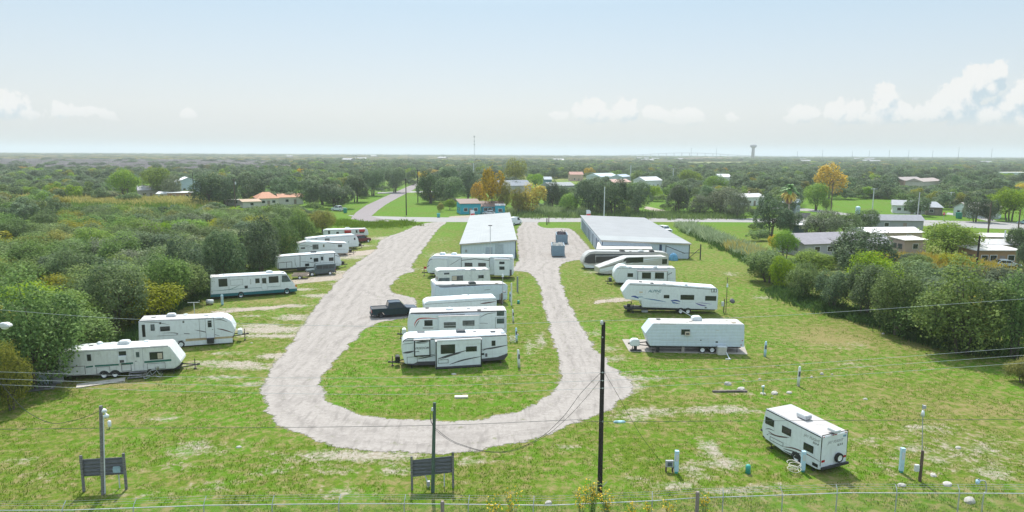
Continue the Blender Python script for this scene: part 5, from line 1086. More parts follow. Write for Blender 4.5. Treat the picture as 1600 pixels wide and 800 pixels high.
q.build('boards', mat('fence_boards', (.22,.20,.21), .85, nvar=.3), fn)
for k in range(9):
    q = MB(); p = (b-a)*(k/8); q.box(p.x-.05, p.x+.05, p.y+.035, p.y+.13, 0, 1.85); q.build('post', woodg, fn)
# ------------------------------------------------------------------ poles, wires
def pole(name, label, p, h, r0, r1, m, arm=0, lamp=False, lean=(0,0), group=None, cat='utility pole', transformer=False):
    t = thing(name, label, cat, p, 0, group)
    q = MB(); q.tube([(0,0,0), (lean[0]*.5,lean[1]*.5,h*.5), (lean[0],lean[1],h)], [r0, (r0+r1)/2, r1], 12); q.build('pole', m, t, smooth=False)
    for k in range(arm):
        z = h-.3-k*1.0; q = MB(); q.box(lean[0]-1.2, lean[0]+1.2, lean[1]-r1-.12, lean[1]-r1, z-.06, z+.06); ao = q.build('crossarm', m, t)
        for x in (-1.1, -.45, .45, 1.1):
            q = MB(); q.tube([(lean[0]+x,lean[1]-r1-.06,z+.06),(lean[0]+x,lean[1]-r1-.06,z+.25)], [.05,.03], 6); q.build('insulator', lgrey, ao)
    if transformer: q = MB(); q.tube([(r1+.35,0,h-2.2),(r1+.35,0,h-1.2)], .25, 12); q.build('transformer', lgrey, t)
    return t
PB = G(937, 773); PY = PB.y
topz = ATY(943, 503, PY)
mp = pole('utility_pole', 'tall black pole in the foreground carrying the wires across the picture', PB, topz.z, .16, .115, creo, lean=(topz.x-PB.x, 0))
q = MB(); q.tube([(topz.x-PB.x-.12, -.1, topz.z-.15), (topz.x-PB.x-.12, -.1, topz.z+.12)], [.09,.07], 10); q.build('insulator', lgrey, mp, smooth=True)
q = MB(); q.box(topz.x-PB.x-.2, topz.x-PB.x-.02, -.16, -.02, topz.z-.1, topz.z-.02); q.build('bracket', galv, mp)
for yy in (527, 582, 594.5, 606.5, 658.5):
    a = ATY(941, yy, PY-.14); q = MB(); q.tube([(a.x-PB.x+.02, -.17, a.z), (a.x-PB.x+.02, -.12, a.z)], .045, 8); q.build('bolt', galv, mp)
for sg in (-1, 1):
    q = MB(); q.tube([(sg*.1,-.05,.5), (sg*.42,-.12,.92)], .022, 6); q.build('step_bracket', galv, mp)
def wire(label, px, Y0, r, m, ends=None, name='overhead_wire', group=None, steps=14, extra=()):
    pts = [ATY(x, y, Y0) for x, y in px]
    if isinstance(ends, dict): pts = [ends.get('a', pts[0])] + pts[1:-1] + [ends.get('b', pts[-1])]
    c = curve_pts([(p.x, p.y, p.z) for p in pts], steps); q = MB(); q.tube(c, r, 5)
    for (x, y, l, rr) in extra:
        a = ATY(x, y, Y0); q.tube([a-Vector((l/2,0,0)), a-Vector((l*.3,0,0)), a+Vector((l*.3,0,0)), a+Vector((l/2,0,0))], [r, rr, rr, r], 8)
    o = q.build(name, m); return tag(o, label, 'wire', group)
YW = PY
gw = 'power wires crossing the foreground'
wire('topmost thin pale wire, tied to the very top of the black pole', [(-120,475),(0,484),(216,499),(600,510),(941,501),(1200,494),(1600,467),(1700,459)], YW-.14, .009, wirem, group=gw)
wire('upper one of the three pale wires bolted to the middle of the black pole', [(-120,577),(0,581),(300,589),(640,590),(941,582),(1200,572),(1600,543),(1700,535)], YW-.19, .0085, wirem, group=gw)
wire('middle one of the three pale wires bolted to the black pole', [(-120,588),(0,592),(300,601),(640,603),(941,594.5),(1200,583),(1600,555),(1700,547)], YW-.19, .0085, wirem, group=gw)
wire('lower one of the three pale wires bolted to the black pole', [(-120,597),(0,601),(300,612),(640,616),(941,606.5),(1200,594),(1600,567),(1700,559)], YW-.19, .0085, wirem, group=gw)
wire('dark level cable low on the black pole, passing in front of both plank boards', [(-120,673),(0,671),(160,669),(420,668),(680,664.5),(860,657.5),(905,656),(941,658.5),(1200,657.5),(1600,655),(1720,653)], YW-.25, .013, mat('dull_cable', (.09,.10,.10), .6), name='overhead_cable')
q = MB(); a = ATY(958, 659.5, YW-.25); b = ATY(978, 659.0, YW-.25)
q.tube([a, a+(b-a)*.15, a+(b-a)*.85, b], [.02,.09,.09,.02], 10); tag(q.build('splice_case', mat('pale_blue_plastic', (.35,.55,.6), .4, nvar=.4)), 'pale blue splice case hung on the level cable right of the black pole', 'splice case')
# meter poles and plank boards
def board(label, pl, pr, ztop, zbot, postlab=None, patch=None, hl=0, hr=0, rot=0):
    a, b = G(*pl), G(*pr); d = b-a; L = d.length; t = thing('plank_board', label, 'board', a, math.atan2(d.y, d.x))
    q = MB()
    n = 7; 
    for k in range(n):
        z0 = zbot+(ztop-zbot)*k/n; z1 = zbot+(ztop-zbot)*(k+1)/n-.012; o = hl if 0 else 0
        q.prism([(.05, z0+hl), (L-.05+.08, z0+hr), (L-.05+.08, z1+hr), (.05, z1+hl)], .02, .05)
    q.build('planks', plank, t)
    for x, h_ in ((0, hl), (L, hr)):
        q = MB(); q.box(x-.07, x+.07, -.11, .018, 0, ztop+.28+h_); q.build('post', woodg, t, bevel=.01)
    if patch: q = MB(); x, z, w, h_ = patch; q.prism([(x,z),(x+w,z-.02),(x+w+.03,z+h_*.8),(x+w-.03,z+h_),(x+.03,z+h_),(x-.02,z+h_*.5)], -.0, .019); q.build('paint_patch', mat('pale_blue_paint', (.30,.42,.50), .7, nvar=.2), t)
    q = MB()
    return t, L
b1, Lb1 = board('weathered plank board with a pale blue patch, left of the pair', (132,768), (198,764), 2.12, .98, patch=(1.75, 1.13, .42, .40))
b2, Lb2 = board('weathered plank board leaning slightly, in front of the middle meter pole', (644,765), (708,762), 1.98, .86, hl=-.02, hr=.16)
for tt, xs_ in ((b1, (1.02, 1.98)), (b2, (.88, 2.02))):
    for k, x in enumerate(xs_):
        q = MB(); q.tube([(x-.12 if (tt is b2 and k == 0) else x, .2, 1.0), (x+.12 if (tt is b2 and k == 0) else x, .2, .2), (x+.12 if (tt is b2 and k == 0) else x, .2, 0)], .04, 8); q.build('conduit', lgrey, tt)
q = MB(); q.box(.9, 1.12, .1, .3, .12, .42); q.build('junction_box', greyp, b2)
P1 = G(167, 768)-Vector((0,.35,0)); T1 = ATY(157.5, 634, P1.y)
m1 = pole('meter_pole', 'grey wooden meter pole with two white lamps at the left plank board', P1, T1.z, .13, .10, woodg, lean=(T1.x-P1.x, 0), cat='pole')
q = MB(); q.tube([(.14,-.06,.1),(T1.x-P1.x+.14,-.06,T1.z-.6)], .035, 8); q.build('conduit', lgrey, m1)
for (x, y, rr) in ((164,641,.15), (167,649,.16)):
    a = ATY(x, y, P1.y-.1)-P1; q = MB(); q.tube([(a.x-.2,0,a.z),(a.x-.04,-.1,a.z)], .03, 6); fx = q.build('lamp_arm', dark, m1); q = MB(); q.tube([(a.x-.05,-.1,a.z+.09),(a.x+.02,-.2,a.z),(a.x+.06,-.26,a.z-.06)], [.06,rr,rr*.9], 12); q.build('lamp_head', white, fx, smooth=True)
a = ATY(171, 662, P1.y-.1)-P1; q = MB(); q.tube([(a.x,-.1,a.z-.22),(a.x,-.1,a.z-.18),(a.x,-.1,a.z+.16),(a.x,-.1,a.z+.2)], [.04,.1,.1,.05], 10); q.build('white_lamp', white, m1, smooth=True)
q = MB(); q.tube([(a.x-.28,0,a.z-.42),(a.x-.08,-.05,a.z-.42),(a.x,-.1,a.z-.22)], .02, 6); q.build('lamp_arm', dark, m1)
P2 = G(677, 766)-Vector((0,.3,0)); T2 = ATY(679, 629, P2.y)
m2 = pole('meter_pole', 'mossy green-grey meter pole rising over the middle plank board', P2, T2.z, .12, .095, mat('mossy_wood', (.07,.11,.085), .85, nscale=3, nvar=.4, stretch=(4,4,.6), bump=.3), lean=(T2.x-P2.x, 0), cat='pole')
a = ATY(675.5, 640, P2.y-.1)-P2; q = MB(); q.tube([(a.x,-.05,a.z-.08),(a.x,-.05,a.z+.1)], [.08,.05], 8); q.build('weatherhead', lgrey, m2)
q = MB(); q.tube([(a.x,-.06,a.z),(a.x-.14,-.1,a.z-.4),(a.x-.08,-.1,a.z-.8),(a.x+.02,-.08,a.z-1.0)], .025, 6); q.build('drip_loop', cablem, m2)
wire('sagging black service cable from the black pole to the middle meter pole, upper strand', [(679,668),(702,686),(725,696),(760,705),(800,703.5),(845,683),(880,651),(908,614),(938,583)], YW-.1, .014, cablem, name='service_cable')
wire('sagging black service cable to the middle meter pole, lower strand', [(679,671),(702,688),(725,697.5),(760,706),(800,705),(848,684),(885,654),(915,622),(938,594)], YW-.16, .012, cablem, name='service_cable')
wire('black service cable sagging from the left edge to the left meter pole', [(-40,560),(0,598),(22,624),(45,645),(80,661),(115,657),(140,649),(157,641)], P1.y, .016, cablem, name='service_cable')
wire('thin black cable slanting from the black pole down to the grey meter box', [(944,581),(968,622),(1000,678),(1036,726)], PY+.3, .011, cablem, name='service_cable')
# left lamp (its pole stands just outside the picture)
lp = G(-26, 792); lpt = thing('street_lamp', 'white cobra lamp head on an arm at the left edge over the trees', 'street lamp', lp)
q = MB(); q.tube([(0,0,0),(0,0,12)], [.17,.11], 12); q.build('pole', creo, lpt)
a = ATY(8, 508, lp.y)-lp; q = MB(); q.tube([(0,0,a.z-.5),(a.x*.5,0,a.z-.1),(a.x-.25,0,a.z)], .03, 8); q.build('lamp_arm', galv, lpt)
q = MB(); q.prism([(a.x-.35,a.z-.1),(a.x+.3,a.z-.12),(a.x+.36,a.z),(a.x+.1,a.z+.16),(a.x-.3,a.z+.12)], -.18, .18); q.build('lamp_head', lgrey, lpt, bevel=.04)
q = MB(); q.dome((0,0,0), .22, .16, .14, n=12); lo = q.build('lens', white, lpt); lo.location = (a.x-.02, 0, a.z-.12); lo.rotation_euler = (math.pi, 0, 0)
# fence along the bottom of the picture
fl, fr_ = G(0, 797.5, 1.85), G(1600, 770, 1.85)
def fpt(x): t = (x-fl.x)/(fr_.x-fl.x); return fl.y+(fr_.y-fl.y)*t
frail = [(0,797.5),(112,797),(322,789.5),(527,787),(640,787),(860,789.5),(1020,782.5),(1085,778),(1150,776),(1322,770),(1600,771)]
rail = [G(x, y, 1.85) for x, y in frail]; rail = [rail[0]+(rail[0]-rail[1])*.3] + rail + [rail[-1]+(rail[-1]-rail[-2])*.3]
fence = thing('chain_link_fence', 'chain link fence with barbed wire running along the bottom edge of the picture', 'fence', (0,0,0))
q = MB(); q.tube(rail, .026, 8); q.build('top_rail', mat('bright_galvanised', (.46,.48,.49), .45), fence)
def rail_y(x):
    for i in range(len(rail)-1):
        if rail[i].x <= x <= rail[i+1].x: t = (x-rail[i].x)/(rail[i+1].x-rail[i].x); return rail[i].y+(rail[i+1].y-rail[i].y)*t
    return rail[0].y
posts = [2,112,217,322,427,530,632,732,833,1020,1135,1232,1322,1418,1518]
for xx in posts:
    p = G(xx, 785, 1.85); X = p.x; y = rail_y(X)
    q = MB(); q.tube([(X,y,0),(X,y,1.87)], .035, 8); sg = 1 if xx != 1232 else -1; q.tube([(X,y,1.85),(X+.03*sg,y+.10,2.05),(X+.05*sg,y+.30,2.24)], .022, 6)
    q.build('post', galv, fence)
for k in range(3):
    q = MB(); off = .12+.09*k; zz = 2.05+.09*k; c = [(r_.x, r_.y+off, zz+.015*math.sin(i*1.7+k)) for i, r_ in enumerate(rail)]
    q.tube(c, .006, 4)
    for i in range(700):
        X = rail[0].x+(rail[-1].x-rail[0].x)*i/700.; y = rail_y(X)+off; q.add([(X,y,zz-.03),(X+.02,y,zz+.03),(X+.02,y-.02,zz)], [(0,1,2)])
    q.build('barbed_wire', galv, fence)
# woven wire
cm = bpy.data.materials.new('chain_link_mesh'); cm.use_nodes = True; N_ = cm.node_tree.nodes; L_ = cm.node_tree.links; bs = N_['Principled BSDF']; bs.inputs['Base Color'].default_value = (.45,.47,.48,1); bs.inputs['Metallic'].default_value = .3
g_ = N_.new('ShaderNodeNewGeometry'); s_ = N_.new('ShaderNodeSeparateXYZ'); L_.new(g_.outputs['Position'], s_.inputs[0])
def band(sg):
    a = mth(N_, L_, 'ADD', s_.outputs[0], mth(N_, L_, 'MULTIPLY', s_.outputs[2], sg)); a = mth(N_, L_, 'FRACT', mth(N_, L_, 'MULTIPLY', a, 1/.09)); return mth(N_, L_, 'LESS_THAN', a, .055)
L_.new(mth(N_, L_, 'MAXIMUM', band(1.), band(-1.)), bs.inputs['Alpha'])
q = MB()
for i in range(len(rail)-1):
    a, b = rail[i], rail[i+1]; q.add([(a.x,a.y,0),(b.x,b.y,0),(b.x,b.y,1.85),(a.x,a.y,1.85)], [(0,1,2,3)])
q.build('mesh_panel', cm, fence)
for (xx, yt, lab) in ((1087,762,'stout wooden post in the chain link fence right of the black pole'), (693,774,'short wooden post in the chain link fence below the middle plank board')):
    p = G(xx, yt+12, 1.9); z = 2.3 if xx > 1000 else 2.1; p = G(xx, yt, z); q = MB(); q.tube([(0,0,0),(0,0,z-.06),(0,0,z)], [.115,.105,.08], 10)
    placed(q, 'fence_post', mat('split_wood', (.24,.20,.19), .85, nscale=3, nvar=.35, stretch=(5,5,.8)), (p.x, rail_y(p.x)-.14, 0), 0, lab, 'fence post')
# gooseneck pipe lamp by the fence right
p = G(1542, 800, .6); t = thing('gooseneck_lamp', 'galvanised gooseneck pole with a small blue-white lamp at the lower right', 'lamp', (p.x, p.y+.4, 0))
a = ATY(1541, 768, p.y+.4)-Vector((p.x,0,0)); b = ATY(1530, 751, p.y+.4)-Vector((p.x,0,0))
q = MB(); q.tube(curve_pts([(0,0,0),(0,0,a.z-.2),(a.x,0,a.z),(a.x-.12,0,b.z-.06),(b.x,0,b.z)], 5), .035, 8); q.build('pole', galv, t)
q = MB(); q.tube([(b.x-.02,0,b.z+.1),(b.x-.06,0,b.z+.02),(b.x-.1,0,b.z-.2)], [.06,.12,.1], 10); q.build('lamp_head', pedm, t, smooth=True)

# ------------------------------------------------------------------ pedestals, posts, small things
def pedestal(label, x, yb, yt, w, kind='box', lean=0):
    p = G(x, yb); h = HGT(x, yb, yt); t = thing('utility_pedestal', label, 'pedestal', p, 0, 'power pedestals at the lots')
    if kind == 'box':
        q = MB(); q.box(-w/2, w/2, 0, w*.8, .12, h-.05); q.prism([(-w/2,h-.05),(w/2,h-.05),(w/2,h-.01),(-w/2,h)], -.02, w*.8+.02); q.build('casing', pedm, t, bevel=.01)
        q = MB(); q.box(-w/2+.03, w/2-.03, .02, w*.8-.02, 0, .12); q.build('foot', pedt, t)
        q = MB(); q.box(-w/2+.04, w/2-.04, -.012, 0, h*.55, h*.85); q.build('socket_door', lgrey, t)
    else:
        q = MB(); q.tube([(0,0,0),(lean*.3,0,h*.35),(lean*.8,0,h-.12),(lean,0,h-.03),(lean,0,h)], [w*.55,w*.5,w*.42,w*.3,.03], 10); q.build('casing', white2 if kind == 'round' else pedm, t, smooth=True)
        q = MB(); q.box(-w*.3, w*.3, -w*.6, -w*.4, h*.5, h*.75); q.build('socket_door', stripeg, t)
    return t
pedestal('tall blue pedestal beside the grey meter box right of the black pole', 1057, 740, 705, .26)
pedestal('blue pedestal at the wheel of the lone trailer with coiled hose', 1255, 738, 706, .26)
pedestal('blue pedestal in the grass right of the lone trailer', 1409, 739, 701, .26)
pedestal('white rounded pedestal right of the front middle trailer', 811, 574, 546, .28, 'round', -.12)
pedestal('pale turquoise pedestal with coiled cables right of the second middle trailer', 807, 533, 512, .26, 'round2', -.06)
pedestal('pale pedestal right of the middle group, third from the front', 802, 503, 483, .24, 'round', -.1)
pedestal('blue-grey pedestal behind the concrete pad at its right', 1195, 557, 533, .26, 'round2', .05)
pedestal('white and grey pedestal in the open grass right of the timber beam', 1247, 603, 572, .26, 'round', .05)
pedestal('white pedestal at the rear of the teal banded motorhome', 347, 477, 461, .28, 'box')
pedestal('blue-white pedestal left of the pair near the back of the middle group', 797, 470, 456, .25, 'round2')
def cap(label, x, yb, r, h):
    p = G(x, yb); q = MB(); q.tube([(0,0,0),(0,0,h*.55),(0,0,h*.6),(0,0,h*.9),(0,0,h)], [r,r*.9,r*.98,r*.85,r*.4], 14)
    placed(q, 'sewer_cap', pedt, p, 0, label, 'valve cap', None, smooth=True)
cap('turquoise capped standpipe on the grass left of the lone trailer', 1168.5, 739.5, .18, .62)
cap('small turquoise capped standpipe right of the middle group', 810, 474.5, .2, .5)
t = thing('meter_box', 'grey meter box on two short brown legs left of the tall blue pedestal', 'meter box', G(1046, 738))
q = MB(); q.box(-.26,.26,0,.18,.35,.8); q.build('box', greyp, t, bevel=.01)
for x in (-.22,.22): q = MB(); q.box(x-.05,x+.05,.02,.14,0,.36 if x else .3); q.build('leg', brownp, t)
q = MB(); q.box(-.14,.14,-.02,0,.45,.7); q.build('dial_window', glassl, t)
def coil(label, x, y, r):
    q = MB(); p = G(x, y); c = [((r*(1+.25*math.sin(k*1.3)))*math.cos(k*.55)+.1*math.sin(k*.21), (r*(1+.2*math.cos(k*.9)))*math.sin(k*.55), .03+.012*k+.10*abs(math.sin(k*.37))) for k in range(52)]
    q.tube(c, .022, 5); placed(q, 'hose', mat('pale_hose', (.55,.53,.46), .5), p, 0, label, 'hose')
coil('pale coiled hose heaped beside the lone trailer pedestal', 1240, 738, .35); coil('coiled cable at the foot of the turquoise pedestal', 801, 535.5, .3)
t = pole('lamp_post', 'thin pole on a brown wooden post with meter box and small lamps at the right', G(1437, 752), HGT(1437, 752, 704), .10, .09, brownp, cat='lamp post')
T = ATY(1442, 632, G(1437,752).y)-G(1437,752); q = MB(); q.tube([(.05,-.0,1.0),(T.x,0,T.z)], .03, 8); q.build('mast', galv, t)
a = ATY(1441, 645, G(1437,752).y)-G(1437,752); q = MB(); q.tube([(a.x,-.08,a.z-.18),(a.x,-.08,a.z+.18)], [.13,.07], 10); q.build('lamp_head', white, t, smooth=True); q = MB(); q.box(a.x-.02,a.x+.16,-.1,.05,a.z+.3,a.z+.5); q.build('photocell', greyp, t)
q = MB(); q.box(-.42,-.14,-.1,.08,.7,1.15); q.build('meter_box', lgrey, t, bevel=.02)
t = pole('lamp_post', 'thin dark pole with a small dish and meter box behind the long fifth-wheel trailer', G(1134, 489), HGT(1134,489,433), .05, .035, brownp, cat='lamp post')
q = MB(); q.box(-.6,-.3,0,.2,.9,1.5); q.build('meter_box', lgrey, t); q = MB(); q.tube([(-.25,.1,0),(-.25,.1,1.9)], .07, 8); q.build('post', brownp, t)
q = MB(); h_ = HGT(1134,489,446); q.tube([(0,-.08,h_-.2),(0,-.08,h_+.25)], [.13,.08], 8); q.build('lamp_head', white, t)
q = MB(); h_ = HGT(1134,489,470); q.dome((0,0,0), .38, .38, .16, n=14); do = q.build('satellite_dish', stripeg, t, smooth=True); do.location = (.75,-.1,h_); do.rotation_euler = (R(50), R(20), 0)
q = MB(); q.tube([(0,0,h_-.3),(.72,-.1,h_)], .025, 6); q.build('dish_arm', dark, t)
t = pole('lamp_post', 'thin grey lamp pole at the right end of the plain middle trailers', G(785.5, 476), HGT(785.5,476,428), .05, .035, galv, cat='lamp post'); h_ = HGT(785.5,476,430); q = MB(); q.tube([(0,-.05,h_-.2),(0,-.05,h_+.15)], [.16,.1], 8); q.build('lamp_head', white, t)
q = MB(); h2 = h_-2.4; q.dome((.22,-.1,h2), .28, .2, .14); q.build('satellite_dish', stripeg, t)
t = pole('lamp_post', 'slim lamp pole in front of the smaller metal building', G(766, 425), HGT(766,425,353), .07, .05, galv, cat='lamp post'); h_ = HGT(766,425,353); q = MB(); q.box(-.35,.35,-.12,.12,h_,h_+.14); q.build('lamp_head', charcoal, t, bevel=.03)
for (x, yb, yt, r, m_, lab) in ((808.5,456,432,.14,mat('grey_post',(.22,.24,.25),.8),'grey post standing in the grass right of the tall trailer'), (799,477,442,.11,white2,'white pipe post by the small turquoise cap'), (781,474,459,.13,brownp,'left one of two short brown posts at the plain trailers'), (784,476,458,.12,brownp,'right one of two short brown posts at the plain trailers'),
                                (854.5,351,341,.16,creo,'left of two short dark posts at the yard entrance'), (857.5,349,337,.14,brownp,'right of two short dark posts at the yard entrance')):
    q = MB(); h_ = HGT(x, yb, yt); q.tube([(0,0,0),(0,0,h_-.05),(0,0,h_)], [r,r*.92,r*.7], 8); placed(q, 'short_post', m_, G(x, yb), 0, lab, 'post')
t = pole('lamp_post', 'thin white lamp pole at the edge of the left trees behind the tan skirted trailer', G(249, 492), HGT(249,492,459), .05, .04, lgrey, cat='lamp post'); h_ = HGT(249,492,464); q = MB(); q.tube([(.02,-.08,h_-.3),(.02,-.08,h_+.25)], [.14,.1], 8); q.build('lamp_head', white, t)
t = thing('clothes_pole', 'white T-shaped clothes pole behind the roof of the tan skirted trailer', 'pole', G(304, 492)); h_ = HGT(304,492,473)
q = MB(); q.tube([(0,0,0),(0,0,h_)], .05, 8); q.build('post', white, t); q = MB(); q.tube([(-.8,0,h_),(.7,0,h_+.05),(.72,0,h_+.3)], .045, 8); q.build('crossbar', white, t)
t = thing('gas_cylinder', 'grey gas cylinder and white box at the rear of the teal banded motorhome', 'gas tank', G(328, 476)); q = MB(); q.tube([(-.5,0,.4),(-.42,0,.4),(.42,0,.4),(.5,0,.4)], [.12,.34,.34,.12], 12); q.build('tank', lgrey, t, smooth=True); q = MB(); q.box(-.4,-.3,-.2,.2,0,.1); q.box(.3,.4,-.2,.2,0,.1); q.build('cradle', dark, t)
t = thing('water_hydrant', 'small white standpipe tap on a stone in the grass', 'standpipe', G(1192, 615)); q = MB(); q.tube([(0,0,.08),(0,0,.62)], .05, 8); q.build('pipe', pedt, t); q = MB(); q.tube([(-.14,0,.62),(.1,0,.7)], .1, 8); q.build('tap', white, t, smooth=True); q = MB(); q.dome((0,0,0), .26, .22, .1); q.build('base_stone', rock, t)
# stones
def stone(x, y, w, h, label):
    w *= .8; h *= .75; p = G(x, y); q = MB(); n = 12; k = 5; vs = []; s = random.Random(int(x*7+y))
    for j in range(k+1):
        ph = math.pi/2*j/k
        for i in range(n):
            a = 2*math.pi*i/n; d = 1+.22*(s.random()-.5); vs.append((w/2*d*math.cos(ph)**.6*math.cos(a), w*.36*d*math.cos(ph)**.6*math.sin(a), h*math.sin(ph)*(1+.15*(s.random()-.5))-.03))
    q.add(vs, [(j*n+i, j*n+(i+1)%n, (j+1)*n+(i+1)%n, (j+1)*n+i) for j in range(k) for i in range(n)] + [tuple(range(n-1,-1,-1))])
    placed(q, 'stone', rock, p, s.random(), label, 'stone', 'pale stones lying in the grass', smooth=False)
for x, y, w, h, lab in [(857,787,.62,.28,'large white stone behind the fence left of the black pole'),(1137,601,.85,.4,'round white stone left above the timber beam'),(1158,609,1.1,.35,'long white stone on the right end of the timber beam'),(1210,615,.95,.32,'flat white stone right of the small standpipe'),(1233,614,.72,.24,'white stone left of the open grass pedestal foot'),
        (1268,590,.4,.25,'small white stone upper right of the open grass pedestal'),(1284,585,.5,.3,'white stone farthest right beyond the open grass pedestal'),(808,524,.6,.3,'tan stone right of the turquoise pedestal'),(1409,759,.7,.25,'pale stone at the fence below the right blue pedestal'),(1352,624,.5,.2,'pale stone in the grass above the lone trailer'),
        (1458,743,.7,.22,'flat pale stone right of the brown lamp post'),(1480,757,.9,.25,'broad pale stone lower right of the lamp post'),(1515,784,1.0,.4,'big pale stone by the gooseneck lamp'),(1497,700,.6,.2,'pale stone in the right grass beyond the lamp post'),(1380,522,.5,.25,'small pale stone below the brown panel'),(1206,622,.25,.15,'tiny white stone under the flat stone'),
        (709,585,.0001+.7,.18,'white scrap stone in front of the middle trailer'),(373,699,.5,.18,'white stone in the left lawn'),(1187,593,.4,.2,'small white stone between beam and pedestal'),(1162,594,.3,.14,'tiny white stone above the timber beam'),(1300,585,.3,.15,'smallest stone near the farthest right stone'),(393,536,.35,.15,'small white block at the tan skirted trailer hitch')]:
    stone(x, y, w, h, lab)
q = MB(); q.box(0, 1.15, 0, .42, 0, .16); placed(q, 'concrete_block', mat('pale_concrete', (.62,.58,.50), .85), G(710.5, 623), R(6), 'pale rectangular concrete block on the island lawn', 'block', bevel=.02)
q = MB(); q.box(0, 3.1, 0, .2, .0, .16); q.box(.2, 2.6, .2, .3, 0, .05); placed(q, 'timber_beam', mat('old_beam', (.13,.11,.10), .9, nvar=.4), G(1114, 613.5), R(2), 'long weathered timber beam lying in the grass', 'beam')
q = MB(); q.box(-.5,.5,0,.06,0,1.25); placed(q, 'leaning_panel', mat('brown_panel', (.36,.29,.25), .8, nvar=.2), G(1402, 523), R(15), 'upright brown panel leaning under the right trees', 'panel')
# things around the concrete pad trailer
t = thing('storage_bin', 'beige storage bin beside the wheels of the trailer on the pad', 'storage bin', F18.o + F18.d*7.05 - F18.n*.75, F18.a); q = MB(); q.box(0,.95,0,.55,0,.82); q.build('bin', mat('beige_plastic',(.52,.50,.45),.6), t, bevel=.03); q = MB(); q.box(-.02,.97,-.02,.57,.825,.9); q.build('lid', lgrey, t, bevel=.02)
q = MB(); a = G(1128, 546); b = G(1140, 562); q.tube([(a.x,a.y,.6),(b.x,b.y,.06)], .05, 8); q.tube([(b.x-.4,b.y+.05,.05),(b.x+.15,b.y,.06)], .05, 8); tag(q.build('drain_pipe', white), 'white drain pipe slanting from the pad trailer to the grass', 'pipe')
q = MB(); a = F18.o - F18.d*1.9 + F18.n*1.0; q.prism([(-.5,.0),(.5,.0),(.5,.55),(.3,.75),(-.3,.75),(-.5,.5)], -.35, .35); o_ = placed(q, 'gas_bottle_cover', white, a+Vector((0,0,.62)), F18.a, 'white gas bottle cover on the tongue of the trailer on the pad', 'cover', bevel=.06); o_.parent = r18; o_.matrix_world = Matrix.Translation(a+Vector((.45,0,.55))) @ Matrix.Rotation(F18.a, 4, 'Z')
for k_ in ('label', 'category'): del o_[k_]
q = MB(); q.box(-.15,.15,-.15,.15,0,.55); q.box(-.6,.6,-.5,-.15,0,.1); o_ = q.build('tongue_stand', dark, r18); o_.location = (-1.35, 1.0, .05)
# fifth wheel: steps and struts under it
q = MB(); a = G(1052, 488); b = G(1068, 495); q.tube([(a.x,a.y-.2,.9),(b.x+1,b.y,.08)], .05, 6); tag(q.build('drain_pipe', white2), 'white pipe under the long fifth-wheel trailer', 'pipe')
q = MB(); q.box(0,.8,0,.4,0,.3); placed(q, 'plastic_crate', lgrey, G(1003, 488), 0, 'pale crate under the raised nose of the long fifth-wheel trailer', 'crate', bevel=.02)
# things at the old trailer
t = thing('entry_steps', 'grey wooden steps below the door of the green striped trailer', 'steps', F1.o + F1.d*F1.side(765,600)[0] - F1.n*.9, F1.a)
for k in range(3):
    q = MB(); q.box(0, 1.5, .3*k, .3*k+.32, .16*(k+1)-.04, .16*(k+1)); q.build('tread', woodg, t)
q = MB(); q.box(0,.06,0,.9,0,.12); q.box(1.44,1.5,0,.9,0,.12); q.box(0,.06,.6,.9,0,.44); q.box(1.44,1.5,.6,.9,0,.44); q.build('stringer', woodg, t)
def slat_board(label, a, b, w, m, n=5):
    A, B = G(*a), G(*b); d = B-A; L = d.length; q = MB()
    for k in range(n): q.box(0, L*(.97+.03*rnd.random()), k*w/n, (k+.9)*w/n, .04, .08)
    for x in (.1, L/2, L-.2): q.box(x, x+.1, 0, w, 0, .04)
    placed(q, 'board_walk', m, A, math.atan2(d.y, d.x), label, 'boards')
slat_board('pale board walk lying in front of the green striped trailer', (119,607), (197,596), 1.1, mat('pale_boards', (.46,.42,.38), .85, nvar=.25, dirt=.5))
slat_board('dark board walk under the tree left of the pale one', (34,614.5), (86,608), 1.6, mat('dark_boards', (.17,.16,.17), .85, nvar=.3))
t = thing('chest_freezer', 'old pale blue-white chest freezer under the left tree', 'freezer', G(46, 603), R(8)); q = MB(); q.box(0,1.5,0,.8,.05,.95); q.build('cabinet', mat('faded_blue_white',(.42,.50,.55),.5,dirt=.3), t, bevel=.03); q = MB(); q.box(-.02,1.52,-.02,.82,.955,1.05); q.build('lid', white2, t, bevel=.02)
t = thing('storage_cabinet', 'grey metal cabinet next to the old freezer under the left tree', 'cabinet', G(71, 600), R(8)); q = MB(); q.box(0,1.3,0,.6,0,1.1); q.build('cabinet', greyp, t, bevel=.02); q = MB(); q.box(.62,.65,-.02,0,.1,1.0); q.box(.5,.56,-.05,-.0,.5,.6); q.build('handle', dark, t)
for (x, y, s, m_, lab) in ((22,600,.5,mat('terracotta',(.35,.13,.06),.8),'terracotta bucket among the things under the left tree'), (28,607,.35,mat('orange_plastic',(.55,.16,.03),.5),'small orange bucket under the left tree')):
    q = MB(); q.tube([(0,0,0),(0,0,s*1.1),(0,0,s*1.1),(0,0,s*.2)], [s*.38,s*.5,s*.46,s*.36], 14); placed(q, 'bucket', m_, G(x, y), 0, lab, 'bucket')
